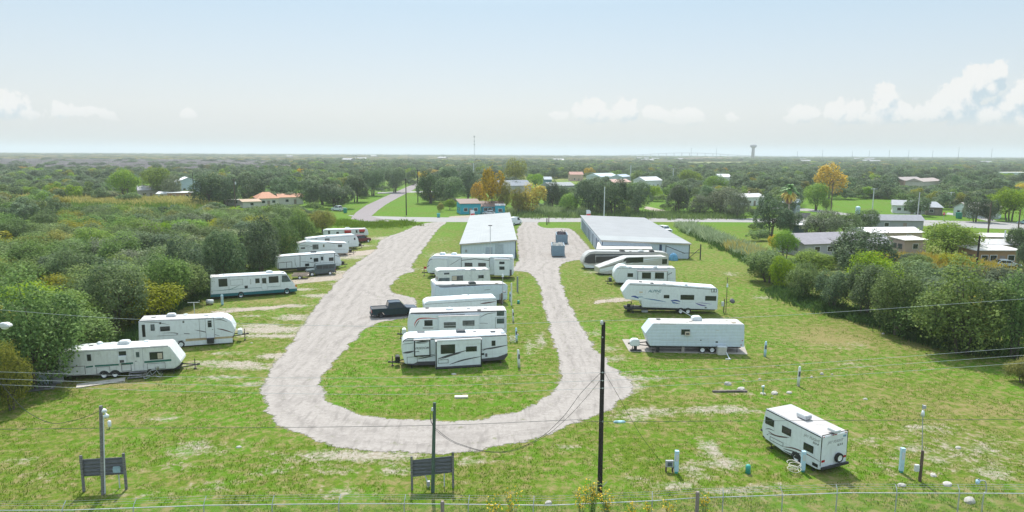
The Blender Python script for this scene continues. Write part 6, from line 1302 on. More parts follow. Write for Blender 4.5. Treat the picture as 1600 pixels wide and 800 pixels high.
# bicycle
def bicycle(p, rz):
    t = thing('bicycle', 'grey bicycle with black saddle leaning beside the steps of the green striped trailer', 'bicycle', p, rz); r = .34
    for nm, x in (('wheel', 0), ('wheel', 1.06)):
        c = [(x+r*math.cos(a), 0, r+r*math.sin(a)) for a in np.linspace(0, 2*math.pi, 25)]; q = MB(); q.tube(c, .026, 6, cap=False); w = q.build(nm, tyre, t)
        q = MB(); c = [(x+(r-.03)*math.cos(a), 0, r+(r-.03)*math.sin(a)) for a in np.linspace(0, 2*math.pi, 25)]; q.tube(c, .012, 4, cap=False)
        for k in range(12): a = k*math.pi/6; q.tube([(x, 0, r), (x+(r-.03)*math.cos(a), 0, r+(r-.03)*math.sin(a))], .004, 3)
        q.build('rim', chrome, w)
    q = MB(); bb, st, hd = (.45,0,.30), (.33,0,.78), (.85,0,.82)
    for a, b in ((bb, st), (st, hd), (bb, (.88,0,.72)), (bb, (0,0,r)), (st, (0,0,r)), (hd, (1.06,0,r))): q.tube([a, b], .022, 8)
    q.build('frame', mat('silver_frame',(.45,.47,.52),.35,metal=.3), t)
    q = MB(); q.tube([(.83,0,.8),(.80,0,.98)], .018, 6); q.tube([(.80,-.28,.98),(.80,.28,.98)], .016, 6); q.build('handlebar', dark, t)
    q = MB(); q.prism([(.20,.84),(.46,.88),(.44,.92),(.2,.92)], -.07, .07); q.tube([(.33,0,.76),(.32,0,.86)], .016, 6); q.build('saddle', black, t, bevel=.02)
    q = MB(); q.tube([(.45,-.1,.30),(.45,.1,.30)], .07, 10); q.tube([(.45,-.1,.3),(.55,-.1,.18)], .012, 5); q.build('crank', dark, t)
    q = MB(); q.box(.88,1.1,-.14,.14,.86,1.05); q.build('basket', mat('wire_basket',(.20,.20,.16),.7), t)
    t.rotation_euler = (R(8), 0, rz)
a = G(229, 592); b = G(259, 588); bicycle(a, math.atan2((b-a).y, (b-a).x))
# tan flat trailer next to the off road car
t = thing('utility_trailer', 'low tan utility trailer beside the off-road car', 'cargo trailer', G(456, 436.5), R(8)); q = MB(); q.box(0,2.6,0,1.6,.45,.6); q.box(0,2.6,0,.05,.6,.85); q.box(0,2.6,1.55,1.6,.6,.85); q.build('bed', mat('tan_boards',(.42,.34,.28),.8,nvar=.2), t); q = MB(); q.box(2.6,3.5,.7,.8,.42,.5); q.build('tongue', dark, t)
for yy in (-.1, 1.7): add_wheel(t, 1.3, yy, .3, .2, None, yy > 1)
# banners, bins, street sign
def banner(label, x, yb, yt, w):
    p = G(x, yb); h_ = HGT(x, yb, yt); t = thing('feather_banner', label, 'banner', p); q = MB(); q.tube([(0,0,0),(0,0,h_)], .05, 6); q.build('pole', lgrey, t)
    q = MB(); q.prism([(.05,h_*.55),(w,h_*.6),(w,h_*.85),(w*.7,h_),(.05,h_)], -.02, .02); q.build('flag', white, t); q = MB(); q.prism([(.05,h_*.2),(w*.9,h_*.2),(w,h_*.595),(.05,h_*.545)], -.02, .02); q.build('flag_panel', mat('coral_red',(.6,.08,.08),.5), t)
banner('red and white banner behind the far left corner of the smaller metal building', 735, 341, 328, 1.4); banner('red and white banner behind the large metal building', 916, 342, 328, 1.4)
def bin_(label, x, y, m_, s=1.):
    t = thing('wheelie_bin', label, 'bin', G(x, y)); q = MB(); q.prism([(-.4*s,.05),(.4*s,.05),(.5*s,1.3*s),(-.5*s,1.3*s)], 0, .9*s); q.build('body', m_, t, bevel=.03); q = MB(); q.box(-.54*s,.54*s,-.05,.95*s,1.305*s,1.4*s); q.build('lid', m_, t, bevel=.03)
gb = mat('green_bin',(.02,.22,.16),.4); bin_('green bin by the white pickup at the diagonal road', 539, 333, gb, 1.2); bin_('turquoise bin standing alone on the corner lawn', 685, 340, pedt); bin_('green bin in front of the white gable house', 1503, 336, gb, 1.5); bin_('green bin on the verge before the street', 1500, 342, gb, 1.5)
t = thing('stop_sign', 'small red octagonal stop sign at the right street', 'street sign', G(1474, 346)); q = MB(); q.tube([(0,.06,0),(0,.06,2.6)], .05, 6); q.build('post', galv, t); q = MB(); q.prism([(.45*math.cos(R(22.5+45*k)), 2.5+.45*math.sin(R(22.5+45*k))) for k in range(8)], -.02, .02); q.build('plate', mat('sign_red',(.5,.03,.04),.4), t)
text_mesh('STOP', .34, white, t, 'lettering', (0, -.026, 2.38), (R(90), 0, 0), 0)
t = thing('white_tank', 'small pale blue tank cabinet standing in the green lot right of the palm', 'tank', G(1340, 335)); q = MB(); q.tube([(0,0,0),(0,0,2.6),(0,0,2.9)], [.8,.8,.3], 14); q.build('tank', pedm, t, smooth=False); q = MB(); q.box(-.9,.9,-.9,.9,-.02,.12); q.build('base', concrete, t)
# utility poles in the middle distance and far structures
gp = 'utility poles beyond the street'
for x, yb, yt, arm, m_, lab in ((635,336,279,1,creo,'dark pole on the lawn inside the road fork'),(653,316,265,1,creo,'dark pole at the edge of the oaks by the diagonal road'),(943.5,346,292,0,lgrey,'white pole behind the large metal building'),(740,290,255,0,lgrey,'thin white pole in the wood left of the orange tree'),
        (1051,292,263,1,lgrey,'pale pole in the wood right of the large metal building'),(985,286,258,0,lgrey,'pale pole beside the white roofed barn'),(972.5,300,279,0,brownp,'brown pole in front of the pink roofed house'),(1125,300,272,0,galv,'grey pole in the wood left of the brick chimneyed house'),(1298,334,282,0,brownp,'brown pole at the golden tree'),
        (1363,328,294,1,lgrey,'pale pole on the green lot'),(1433,345,300,0,galv,'grey pole before the grey hip roofed house'),(1484,325,300,1,lgrey,'white pole with crossarm behind the white gable house'),(1543.5,366,316,0,brownp,'left brown pole at the right street'),(1590,366,327,0,brownp,'right brown pole at the right street'),
        (1524.5,428,368,0,creo,'dark leaning pole in front of the rust orange mobile home'),(368,325,279,1,brownp,'brown pole among the left oaks with small transformer'),(303,305,270,0,creo,'dark pole by the white gable house'),(1550,345,322,0,greyp,'short grey pole at the right street fence'),(1567,397,360,0,lgrey,'white vent pole over the mobile homes')):
    pole('utility_pole', lab, G(x, yb), HGT(x, yb, yt), .2 if yb > 300 else .3, .14 if yb > 300 else .22, m_, arm, group=gp, transformer=(x == 368))
for x in (1240,1279,1325,1351,1382,1412,1449,1489,1540,1076,1115):
    Y = 1500.; X = (x-800)/FPX*Y; pole('utility_pole', 'thin pole breaking the skyline on the right', Vector((X, Y, 0)), {1489:38,1540:36,1076:34,1115:34}.get(x, 28+(x*7)%5), .35, .3, greyp, 0, group='poles on the skyline')
def mast():
    Y = 1390.; X = (741-800)/FPX*Y; t = thing('radio_mast', 'tall thin antenna mast on the skyline left of centre', 'mast', (X, Y, 0)); h_ = ATY(741, 212, Y).z
    q = MB()
    for a in range(3): an = a*2.094; q.tube([(.8*math.cos(an),.8*math.sin(an),0),(.45*math.cos(an),.45*math.sin(an),h_)], .12, 4)
    for k in range(30): z = h_*k/30; z2 = h_*(k+1)/30; q.tube([(.75,0,z),(-.35,.6,z2)], .07, 4); q.tube([(-.35,-.6,z),(.7,0,z2)], .07, 4)
    q.build('lattice', greyp, t)
    for z, r in ((h_-2,1.5),(h_*.8,1.1),(h_*.68,1.2)): q = MB(); q.tube([(0,0,z-1.2),(0,0,z+1.2)], r, 8); q.build('antenna_array', greyp, t)
mast()
Y = 2600.; X = (1171.5-800)/FPX*Y; t = thing('water_tower', 'water tower with wide rounded tank on the skyline', 'water tower', (X, Y, 0)); zt_ = ATY(1171, 225.5, Y).z; wtm = mat('tower_concrete',(.30,.29,.33),.8)
q = MB(); q.tube([(0,0,0),(0,0,zt_-16),(0,0,zt_-13)], [6.2,5.4,6.5], 20); q.build('shaft', wtm, t, smooth=True); q = MB(); q.tube([(0,0,zt_-13),(0,0,zt_-9),(0,0,zt_-3),(0,0,zt_-.6),(0,0,zt_)], [6.6,12,12,8,1], 24); q.build('tank', wtm, t, smooth=True)
t = thing('road_bridge', 'long low arched road bridge over the bay on the horizon', 'bridge', (0,0,0)); Y = 4400.; q = MB(); pts = [((x-800)/FPX*Y, z) for x, z in ((960,9),(990,14),(1020,21),(1050,27),(1080,28),(1110,24),(1140,17),(1180,10))]; c = curve_pts(pts, 5)
for i in range(len(c)-1): q.add([(c[i][0],Y,c[i][1]),(c[i+1][0],Y,c[i+1][1]),(c[i+1][0],Y+12,c[i+1][1]),(c[i][0],Y+12,c[i][1])]+[(c[i][0],Y,c[i][1]-3),(c[i+1][0],Y,c[i+1][1]-3),(c[i+1][0],Y+12,c[i+1][1]-3),(c[i][0],Y+12,c[i][1]-3)], [(0,1,2,3),(7,6,5,4),(0,4,5,1),(1,5,6,2),(2,6,7,3),(3,7,4,0)])
q.build('deck', greyp, t)
for i in range(1, len(c)-1, 2): q = MB(); q.box(c[i][0]-1.5, c[i][0]+1.5, Y+3, Y+9, 0, c[i][1]-3); q.build('pier', greyp, t)

# far town: pale roofs showing over the trees near the skyline
def far_house():
    t = thing('distant_house', 'tiny grey roofed house breaking out of the far trees near the skyline', 'house', (0, 0, 0), 0, 'distant houses near the skyline')
    q = MB(); q.box(0, 16, 0, 12, 0, 7.0); q.build('wall', mat('far_wall', (.24,.24,.25), .8), t)
    q = MB(); q.add([(-.6,-.6,6.9),(16.6,-.6,6.9),(16.6,6,9.6),(-.6,6,9.6),(16.6,12.6,6.9),(-.6,12.6,6.9)], [(0,1,2,3),(3,2,4,5),(0,3,5),(1,4,2),(0,5,4,1)]); q.build('roof', mat('far_roof', (.26,.26,.28), .6), t); return t
fh = far_house(); gg = random.Random(9)
for k in range(22):
    x = gg.uniform(990, 1600) if k % 4 else gg.uniform(420, 990); Yd = gg.uniform(1300, 2900); o = fh if k == 0 else copy_tree(fh)
    o.location = ((x-800)/FPX*Yd, Yd, 0); o.rotation_euler = (0, 0, gg.uniform(-.5, .5)); s_ = gg.uniform(.8, 1.3); o.scale = (s_*1.2, s_, 1)
# ------------------------------------------------------------------ foliage
rng = np.random.default_rng(11)
def leaf_mat(name, c, c2, trans=.25, rough=.7, var=.35):
    M, N, L, b = nodes_mat(name); b.inputs['Roughness'].default_value = rough; b.inputs['Specular IOR Level'].default_value = .25
    at = N.new('ShaderNodeAttribute'); at.attribute_name = 'tint'; oi = N.new('ShaderNodeObjectInfo')
    col = mixc(N, L, at.outputs['Fac'], c, c2)
    hs = N.new('ShaderNodeHueSaturation'); L.new(col, hs.inputs['Color'])
    L.new(mrange(N, L, oi.outputs['Random'], 0, 1, 1-var, 1+var, False), hs.inputs['Value'])
    r2 = mth(N, L, 'FRACT', mth(N, L, 'MULTIPLY', oi.outputs['Random'], 7.31)); L.new(mrange(N, L, r2, 0, 1, .485, .515, False), hs.inputs['Hue'])
    r3 = mth(N, L, 'FRACT', mth(N, L, 'MULTIPLY', oi.outputs['Random'], 13.7)); L.new(mrange(N, L, r3, 0, 1, .88, 1.2, False), hs.inputs['Saturation'])
    L.new(hs.outputs[0], b.inputs['Base Color'])
    tr = N.new('ShaderNodeBsdfTranslucent'); L.new(hs.outputs[0], tr.inputs[0]); mx = N.new('ShaderNodeMixShader'); mx.inputs[0].default_value = trans
    out = N['Material Output']; L.new(b.outputs[0], mx.inputs[1]); L.new(tr.outputs[0], mx.inputs[2]); L.new(mx.outputs[0], out.inputs['Surface'])
    return M
KM = dict(
    oak=leaf_mat('oak_leaves', (.018,.048,.022), (.205,.285,.135), .35, var=.28),
    mesq=leaf_mat('mesquite_leaves', (.018,.060,.014), (.290,.390,.130), .42, var=.22),
    bright=leaf_mat('bright_leaves', (.06,.16,.010), (.33,.46,.04), .42, var=.2),
    olive=leaf_mat('olive_leaves', (.10,.12,.015), (.40,.38,.06), .4, var=.2),
    yellow=leaf_mat('yellow_leaves', (.30,.24,.015), (.78,.60,.06), .45, var=.12),
    autumn=leaf_mat('orange_leaves', (.17,.16,.015), (.66,.44,.05), .4, var=.12),
    brush=leaf_mat('bare_brush_twigs', (.10,.095,.105), (.27,.24,.25), .1, var=.25),
    tanb=leaf_mat('tan_scrub', (.15,.16,.07), (.42,.36,.17), .3, var=.3),
    grey=leaf_mat('grey_shrub_leaves', (.028,.055,.022), (.33,.37,.21), .25, var=.2))
barkm = mat('bark', (.095,.08,.065), .9, nscale=3, nvar=.35, stretch=(6,6,1), bump=.4)
def quads(p, nrm, su, sv, spin):
    """leaf quads: centres p, normals nrm, half sizes"""
    up = np.array([0,0,1.]); a = np.cross(nrm, up); l = np.linalg.norm(a, axis=1); a[l < 1e-3] = (1,0,0); a /= np.linalg.norm(a, axis=1)[:, None]
    b = np.cross(nrm, a); c, s = np.cos(spin)[:, None], np.sin(spin)[:, None]; a, b = a*c+b*s, -a*s+b*c
    a *= su[:, None]; b *= sv[:, None]
    v = np.stack([p-a-b*.3, p-b+a*.1, p+a+b*.2, p+b-a*.2], 1)
    return v.reshape(-1, 3), np.arange(len(p)*4).reshape(-1, 4)
def crown_mesh(name, seed, nl, nq, lw, zb=.06, gap=.0, spiky=.0, material=None, top=.8):
    g = np.random.default_rng(seed); hz = (1-zb)/2; zc = zb+hz
    th = g.uniform(0, 2*np.pi, nl); sp = g.uniform(-.75, .95, nl); cp = np.sqrt(1-sp**2)
    rad = g.uniform(.45, 1.12, nl)*.36
    lr = g.uniform(.085, .215, nl)*np.where(rad > .36, .75, 1.)
    ex = g.uniform(.8, 1.2); C = np.stack([rad*cp*np.cos(th)*ex, rad*cp*np.sin(th)/ex, zc+hz*top*sp*g.uniform(.55, 1.12, nl)], 1)
    w = lr**2; w /= w.sum(); k = g.choice(nl, nq, p=w)
    d = g.normal(size=(nq, 3)); d[:, 2] += .35; d += C[k]*np.array([1.5,1.5,0]); d /= np.linalg.norm(d, axis=1)[:, None]
    rr = lr[k]*np.clip(g.normal(.95, .14, nq), .3, 1.35)
    p = C[k] + d*rr[:, None]*np.array([1, 1, 1.15])
    p[:, 2] = np.maximum(p[:, 2], zb*.4+.02*g.random(nq))
    # drop what is buried inside neighbouring lobes
    buried = np.zeros(nq, bool)
    for j in range(nl):
        q = (p-C[j])/np.array([1,1,1.15]); buried |= (np.einsum('ij,ij->i', q, q) < (lr[j]*.72)**2) & (k != j)
    keep = ~buried | (g.random(nq) < .15); p, d, k = p[keep], d[keep], k[keep]; n = len(p)
    if spiky:   # twigs standing out of the outline
        m = g.random(n) < spiky; p[m] += d[m]*g.uniform(.02, .09, m.sum())[:, None]
    nrm = d*.7+g.normal(size=(n, 3))*.6+np.array([0,0,.75]); nrm /= np.linalg.norm(nrm, axis=1)[:, None]
    s = lw*g.uniform(.55, 1.3, n); v, f = quads(p, nrm, s, s*.62, g.uniform(0, 6.28, n))
    lt = g.random(nl)[k]; fq = g.uniform(14, 22, 3); ph_ = g.uniform(0, 6.28, 3); q3 = p
    cl = .5+.25*(np.sin(q3[:, 0]*fq[0]*2+ph_[0]+3*np.sin(q3[:, 2]*fq[1]))+np.sin(q3[:, 1]*fq[2]*2+ph_[1]+3*np.sin(q3[:, 0]*fq[1]+ph_[2])))
    t = np.clip(-.12+.34*lt+.52*cl+.42*g.random(n)**1.2, 0, 1)
    me = np_mesh(name, v, f, {'tint': ('FLOAT', np.repeat(t, 4))}); me.materials.append(material); return me, C, lr
def trunk_mesh(name, C, seed, hb=.35, r=.03, multi=1):
    g = random.Random(seed); q = MB()
    for m_ in range(multi):
        bx, by = (g.uniform(-.08,.08), g.uniform(-.08,.08)) if multi > 1 else (0, 0); z = hb*g.uniform(.5, .9)
        q.tube([(bx,by,-.01),(bx*1.3,by*1.3,z*.5),(bx*1.6+.02,by*1.6,z)], [r*1.25,r,r*.8], 7)
        for c in [C[i] for i in g.sample(range(len(C)), min(6, len(C)))]:
            q.tube([(bx*1.6+.02,by*1.6,z),(c[0]*.5,c[1]*.5,z+(c[2]-z)*.55),(c[0],c[1],c[2])], [r*.6,r*.38,r*.12], 5)
    for k in range(9 if multi > 1 else 3):   # bare limbs reaching out of the leaves
        c = Vector(C[g.randrange(len(C))]); d = Vector((c.x, c.y, max(.05, c.z-.35))).normalized(); e = c+d*g.uniform(.12, .24); m2_ = (c+e)/2+Vector((g.gauss(0,.02), g.gauss(0,.02), .01))
        q.tube([(c.x*.5,c.y*.5,c.z*.7), c, m2_, e], [r*.35,r*.22,r*.15,r*.05], 4)
        for j in range(3): t_ = m2_+(e-m2_)*g.random(); q.tube([t_, t_+Vector((g.gauss(0,.05), g.gauss(0,.05), g.uniform(0,.07)))], [r*.12,r*.04], 3)
    me = bpy.data.meshes.new(name); me.from_pydata(q.v, [], q.f); me.materials.append(barkm); return me
PROTO = {}
def protos(kind):
    if kind in PROTO: return PROTO[kind]
    near, far = [], []
    for i in range(4):
        zb = {'oak': .10, 'mesq': .04, 'bright': .18, 'olive': .06, 'yellow': .2, 'autumn': .18, 'brush': .02, 'tanb': .02, 'grey': .04}[kind]
        sd = abs(hash_(kind))+i*17
        if kind in ('mesq', 'oak', 'olive', 'grey', 'bright'):
            me, C, lr = crown_mesh('crown', sd, 34 if kind != 'oak' else 26, 14000, .0175, zb, spiky=.25 if kind != 'oak' else .05, material=KM[kind]); near.append((me, trunk_mesh('trunk', C, sd, .4, .018, 3)))
        if kind not in ('x',):
            me, C, lr = crown_mesh('crown', sd+5, 14 if kind != 'brush' else 22, 2800, .031 if kind not in ('brush', 'tanb') else .026, zb, spiky=.1, material=KM[kind]); far.append((me, trunk_mesh('trunk', C, sd, .45, .022, 1)))
        if i == 2 and kind not in ('mesq', 'oak'): break
    PROTO[kind] = (near or far, far); return PROTO[kind]
def hash_(s): return sum(ord(c)*(i+3) for i, c in enumerate(s)) % 997
NTREE = [0]
def tree(name, label, x, y, w, h, kind, near=True, group=None, rz=None):
    n, f = protos(kind); src = n if near else f; r = random.Random(int(x*31+y*17)); me, tr = src[r.randrange(len(src))]
    t = thing(name, label, 'tree' if name not in ('shrub',) else 'shrub', (x, y, 0), r.uniform(0, 6.28) if rz is None else rz, group)
    for nm, m_ in (('crown', me), ('trunk', tr)):
        o = bpy.data.objects.new(nm, m_); COL.objects.link(o); o.parent = t; o.scale = (w, w, h)
    NTREE[0] += 1; return t

# landmark trees: base pixel, top row, width in px, kind, name, label
LM = [
 (197,313,267,44,'bright','broadleaf_tree','bright green round tree left of the grey roofed wooden house'),
 (246,308,262,48,'bright','broadleaf_tree','bright green tree behind the flat roofed porch house'),
 (270,310,272,30,'grey','bare_tree','thin greyish tree between the bright green tree and the white gable house'),
 (328,322,275,62,'oak','live_oak','dark oak right of the white gable house'), (352,322,278,46,'oak','live_oak','dark oak round the brown pole with the transformer'), (392,316,277,50,'oak','live_oak','dark oak behind the terracotta roofed house, left one'),
 (440,312,276,56,'oak','live_oak','dark oak behind the terracotta roofed house, right one'), (487,322,281,50,'oak','live_oak','dark oak just right of the terracotta roofed house'), (527,326,283,56,'oak','live_oak','grey-green oak overhanging the white pickup at the road fork'), (505,320,276,44,'oak','live_oak','tall oak behind the white pickup'),
 (556,316,276,44,'oak','live_oak','oak at the left side of the diagonal road'), (583,306,266,40,'oak','live_oak','oak beyond the first bend of the diagonal road'), (617,301,262,40,'oak','live_oak','oak near the far end of the diagonal road'),
 (660,286,268,18,'yellow','broadleaf_tree','small yellow tree at the far end of the diagonal road'),
 (672,318,270,46,'oak','live_oak','leftmost of the big dark oaks on the corner lawn'), (702,320,277,52,'oak','live_oak','middle dark oak on the corner lawn'), (730,314,266,44,'oak','live_oak','dark oak left of the orange tree'), (700,306,262,46,'oak','live_oak','tall oak at the back of the corner lawn'),
 (704,328,312,18,'bright','broadleaf_tree','small bright green tree at the end of the corner lawn'), (688,331,317,12,'olive','broadleaf_tree','tiny olive yellow tree on the corner lawn'),
 (768,333,264,42,'autumn','broadleaf_tree','tall orange tree over the turquoise house'), (748,329,284,28,'autumn','broadleaf_tree','short orange tree left of the tall orange tree'), (785,332,282,30,'olive','broadleaf_tree','olive green lower tree right of the tall orange tree'),
 (804,296,249,40,'olive','broadleaf_tree','tall yellow-green tree behind the long grey roofed house'), (810,336,294,26,'olive','broadleaf_tree','small yellow and green tree right of the turquoise shed'), (832,335,290,48,'yellow','broadleaf_tree','wide golden yellow tree across the street'), (835,294,272,30,'bright','broadleaf_tree','round yellow-green tree behind the golden yellow tree'),
 (890,336,304,30,'bright','broadleaf_tree','bright green young tree left of the red and white banner'), (922,336,281,54,'oak','live_oak','large dark oak behind the large metal building, left one'), (957,338,283,50,'oak','live_oak','large dark oak behind the large metal building, middle one'), (995,337,284,46,'oak','live_oak','large dark oak behind the large metal building, right one'),
 (942,337,308,30,'grey','shrub','grey green domed shrub behind the white pole'), (862,330,286,30,'oak','live_oak','small dark oak right of the golden yellow tree'), (878,328,292,34,'oak','live_oak','dark oak behind the bright green young tree'),
 (1078,290,267,40,'bright','broadleaf_tree','light green dome shaped tree in the right wood'), (1118,300,276,36,'bright','broadleaf_tree','light green tree left of the white roofed distant house'), (962,279,267,22,'bright','broadleaf_tree','small light green tree above the white roofed barn'), (1020,314,290,30,'bright','broadleaf_tree','light green tree in front of the white two part house'),
 (1058,335,289,40,'oak','live_oak','oak by the sandy driveway'), (1092,337,306,38,'grey','shrub','grey green domed shrub by the street right of the sandy driveway'), (1128,336,292,50,'grey','broadleaf_tree','purplish grey tree beside the street'), (1150,341,300,34,'grey','broadleaf_tree','second purplish grey tree beside the street, before the white house'),
 (1295,310,259,54,'yellow','broadleaf_tree','large golden autumn tree in the right wood'), (1274,329,287,42,'bright','broadleaf_tree','spreading green tree right of the palm'), (1292,330,312,18,'bright','shrub','small round green bush at the foot of the spreading tree'),
 (1204,369,308,56,'oak','live_oak','large dark tree at the left end of the right wood'), (1232,368,322,40,'oak','live_oak','dark tree just left of the white garden shed roof'), (1284,374,326,66,'grey','broadleaf_tree','wide purplish dark tree over the long low house'), (1322,370,333,50,'mesq','broadleaf_tree','green tree right of the wide purplish tree'), (1352,366,328,44,'oak','live_oak','dark green tree left of the grey roofed mobile home'),
 (1432,337,304,40,'oak','live_oak','oak in front of the white house with grey hip roof'), (1524,347,306,40,'oak','live_oak','shade tree before the long white wing, left one'), (1545,348,312,30,'oak','live_oak','shade tree before the long white wing, right one'), (1580,346,296,60,'bright','broadleaf_tree','broad green tree at the right street'),
 (1482,408,349,96,'bright','mesquite_tree','big feathery green tree between the bungalow and the mobile homes'), (1597,283+20,286,26,'yellow','broadleaf_tree','yellow tree at the right edge of the picture'), (1598,404,350,44,'oak','live_oak','dark tree at the right edge behind the mobile homes'), (1600,425,382,30,'oak','live_oak','dark tree at the right edge beside the rust orange mobile home'),
 (1345,440,362,110,'oak','live_oak','very wide dark oak in front of the long low house'), (1226,404,362,40,'bright','broadleaf_tree','bright green bush tree with an orange tip near the long low house'), (1208,398,368,20,'yellow','shrub','small yellow topped shrub at the weedy strip'),
 (62,603,448,140,'mesq','mesquite_tree','biggest nearest mesquite tree at the left edge over the old trailer'), (20,640,540,60,'olive','mesquite_tree','low olive tree cut by the left edge below the biggest one'), (-30,600,470,110,'mesq','mesquite_tree','tree cut by the left edge of the picture'),
 (180,520,410,110,'mesq','mesquite_tree','second big mesquite behind the old trailer'), (262,487,398,80,'mesq','mesquite_tree','mesquite behind the tan skirted trailer'), (120,470,388,90,'mesq','mesquite_tree','mesquite left of the second big one'), (300,462,376,72,'oak','live_oak','dark tree right behind the rear of the teal banded motorhome'),
 (350,452,362,70,'oak','live_oak','dark tree above the teal banded motorhome'), (405,432,345,70,'oak','live_oak','dark tree left of the black trimmed trailer'), (440,412,345,56,'mesq','mesquite_tree','tree overhanging the black trimmed trailer'), (468,384,334,44,'mesq','mesquite_tree','tree over the striped toy hauler'), (505,364,327,40,'olive','mesquite_tree','olive yellow tree by the farthest left trailer'),
 (1502,552,424,130,'mesq','mesquite_tree','large feathery grey-green tree at the near end of the right wood'), (1400,520,418,86,'mesq','mesquite_tree','broad tree right above the brown panel'), (1585,560,430,90,'mesq','mesquite_tree','feathery tree cut by the right edge'), (1300,486,424,70,'oak','mesquite_tree','dark thicket tree at the near edge left of the middle tree'), (1350,498,414,80,'oak','mesquite_tree','dark tree in the middle of the right thicket'),
 (1258,470,412,60,'mesq','mesquite_tree','yellow-green tree with a flat top at the left of the right thicket'), (1222,452,404,44,'bright','mesquite_tree','low yellow-green tree nearest the weedy strip'), (1196,432,412,40,'olive','shrub','low olive bush at the end of the weedy strip'),
 (1598,598,560,50,'olive','shrub','low green bush at the right edge below the wood')]
placed_t = []
PROT = []   # screen rectangles that stay free of nearer trees: x0,x1,y0,y1
for (x0,x1,y0,y1) in [(110,200,309,320),(225,312,309,322),(545,640,298,312),(215,262,289,308),(250,305,290,310),(272,318,278,292),(382,476,302,320),(350,390,316,323),(512,545,316,333),(545,600,300,345),(600,662,284,335),(632,640,280,335),(655,800,318,350),(715,800,312,336),(788,830,281,303),(826,862,284,296),
        (860,896,286,292),(893,910,266,279),(936,960,268,276),(958,988,275,286),(1008,1034,276,290),(1156,1192,306,321),(1220,1262,313,336),(1238,1268,332,342),(1240,1262,335,365),(1266,1420,314,331),(1392,1474,304,336),(1486,1562,310,340),(1408,1472,273,288),(1564,1600,262,270),
        (1362,1444,340,352),(1354,1440,354,368),(1252,1292,368,380),(1350,1392,368,392),(1410,1445,371,392),(1520,1600,371,412),(1440,1600,342,358),(1005,1060,320,336),(850,1160,336,350),(1075,1160,244,254),(1170,1174,224,244),(1128,1140,278,286)]:
    PROT.append((x0,x1,y0,y1))
for (x, yb, yt, wpx, kind, nm, lab) in LM:
    p = G(x, yb); h = HGT(x, yb, yt); D = p.y; w = wpx/FPX*D*1.0
    tree(nm, lab, p.x, p.y, w, h, kind, near=True); placed_t.append((p.x, p.y, w*.5)); 
    if yb < 400: PROT.append((x-wpx*.38, x+wpx*.38, yt, yt+(yb-yt)*.55))
# palm
def palm(x, yb, yt, label):
    p = G(x, yb); h = HGT(x, yb, yt); t = thing('palm_tree', label, 'tree', p); q = MB(); q.tube([(0,0,0),(.1,0,h*.45),(0,0,h*.78)], [.35,.25,.22], 8); q.build('trunk', mat('palm_trunk',(.30,.26,.22),.9), t)
    g = np.random.default_rng(5); P = []; Nn = []; SU = []; SV = []; SP = []
    def fronds(n, z, lo, hi, Lf, nm, m_):
        q = MB()
        for k in range(n):
            a = g.uniform(0, 6.28); e = R(g.uniform(lo, hi)); pts = []
            for i in range(7):
                s = i/6*Lf; dr = (i/6)**2*Lf*.45; pts.append(Vector((math.cos(a)*s*math.cos(e), math.sin(a)*s*math.cos(e), z+s*math.sin(e)-dr)))
            sd = Vector((-math.sin(a), math.cos(a), 0)); vs = []; 
            for i, c in enumerate(pts): wv = .55*math.sin(math.pi*(.15+.8*i/6)); vs += [c+sd*wv-Vector((0,0,.15*wv)), c, c-sd*wv-Vector((0,0,.15*wv))]
            q.add(vs, [(3*i,3*i+1,3*i+4,3*i+3) for i in range(6)]+[(3*i+1,3*i+2,3*i+5,3*i+4) for i in range(6)])
        q.build(nm, m_, t)
    fronds(34, h*.80, -5, 75, h*.26, 'crown', mat('palm_green',(.10,.24,.04),.6,nvar=.3)); fronds(36, h*.76, -60, -5, h*.22, 'dead_fronds', mat('palm_yellow',(.62,.46,.10),.7,nvar=.3)); fronds(26, h*.72, -85, -60, h*.2, 'frond_skirt', mat('palm_skirt',(.34,.20,.14),.8))
palm(1231, 345, 283, 'palm tree with a yellow skirt of old fronds left of the spreading green tree')

# ------------------------------------------------------------------ where the woods stand
OPEN = [
 [(-90,900),(-90,628),(20,612),(95,592),(130,562),(215,528),(240,502),(325,462),(345,446),(430,414),(455,388),(490,362),(505,350),(520,340),(512,334),(512,326),(545,322),(565,318),(590,306),(640,292),(650,284),(665,284),(656,300),(655,316),(720,324),(720,310),(800,310),(812,326),(880,332),(900,338),(1000,338),(1010,320),(1050,330),(1060,338),(1110,338),(1160,343),(1178,372),(1192,385),(1215,400),(1225,425),(1200,430),(1190,442),(1225,462),(1290,486),(1330,498),(1395,518),(1480,548),(1560,558),(1700,560),(1900,900)],
 [(1262,313),(1420,312),(1405,334),(1240,345),(1236,330)], [(1380,328),(1900,330),(1900,372),(1440,372),(1380,372)], [(1440,340),(1160,340),(1160,352),(1440,356)],
 [(1236,336),(1400,345),(1520,360),(1900,368),(1900,425),(1540,428),(1440,402),(1250,402),(1236,380)]]
OPW = [wpoly([(x, max(y, 262)) for x, y in p]) for p in OPEN]
SPARSE = [[(-300,309),(60,309),(120,314),(120,322),(60,334),(-300,336)], [(100,312),(310,312),(340,326),(250,332),(100,326)],[(-100,345),(120,340),(160,360),(60,400),(-100,410)]]
SPW = [wpoly(p) for p in SPARSE]
def n2(x, y, s, k=0):
    return (math.sin(x/s+1.3*k+2*math.sin(y/s*.7+k))+math.sin(y/s*1.3+.7*k+1.5*math.sin(x/s*.9+2*k)))*.25+.5
cand = []
D = 48.
g = random.Random(3)
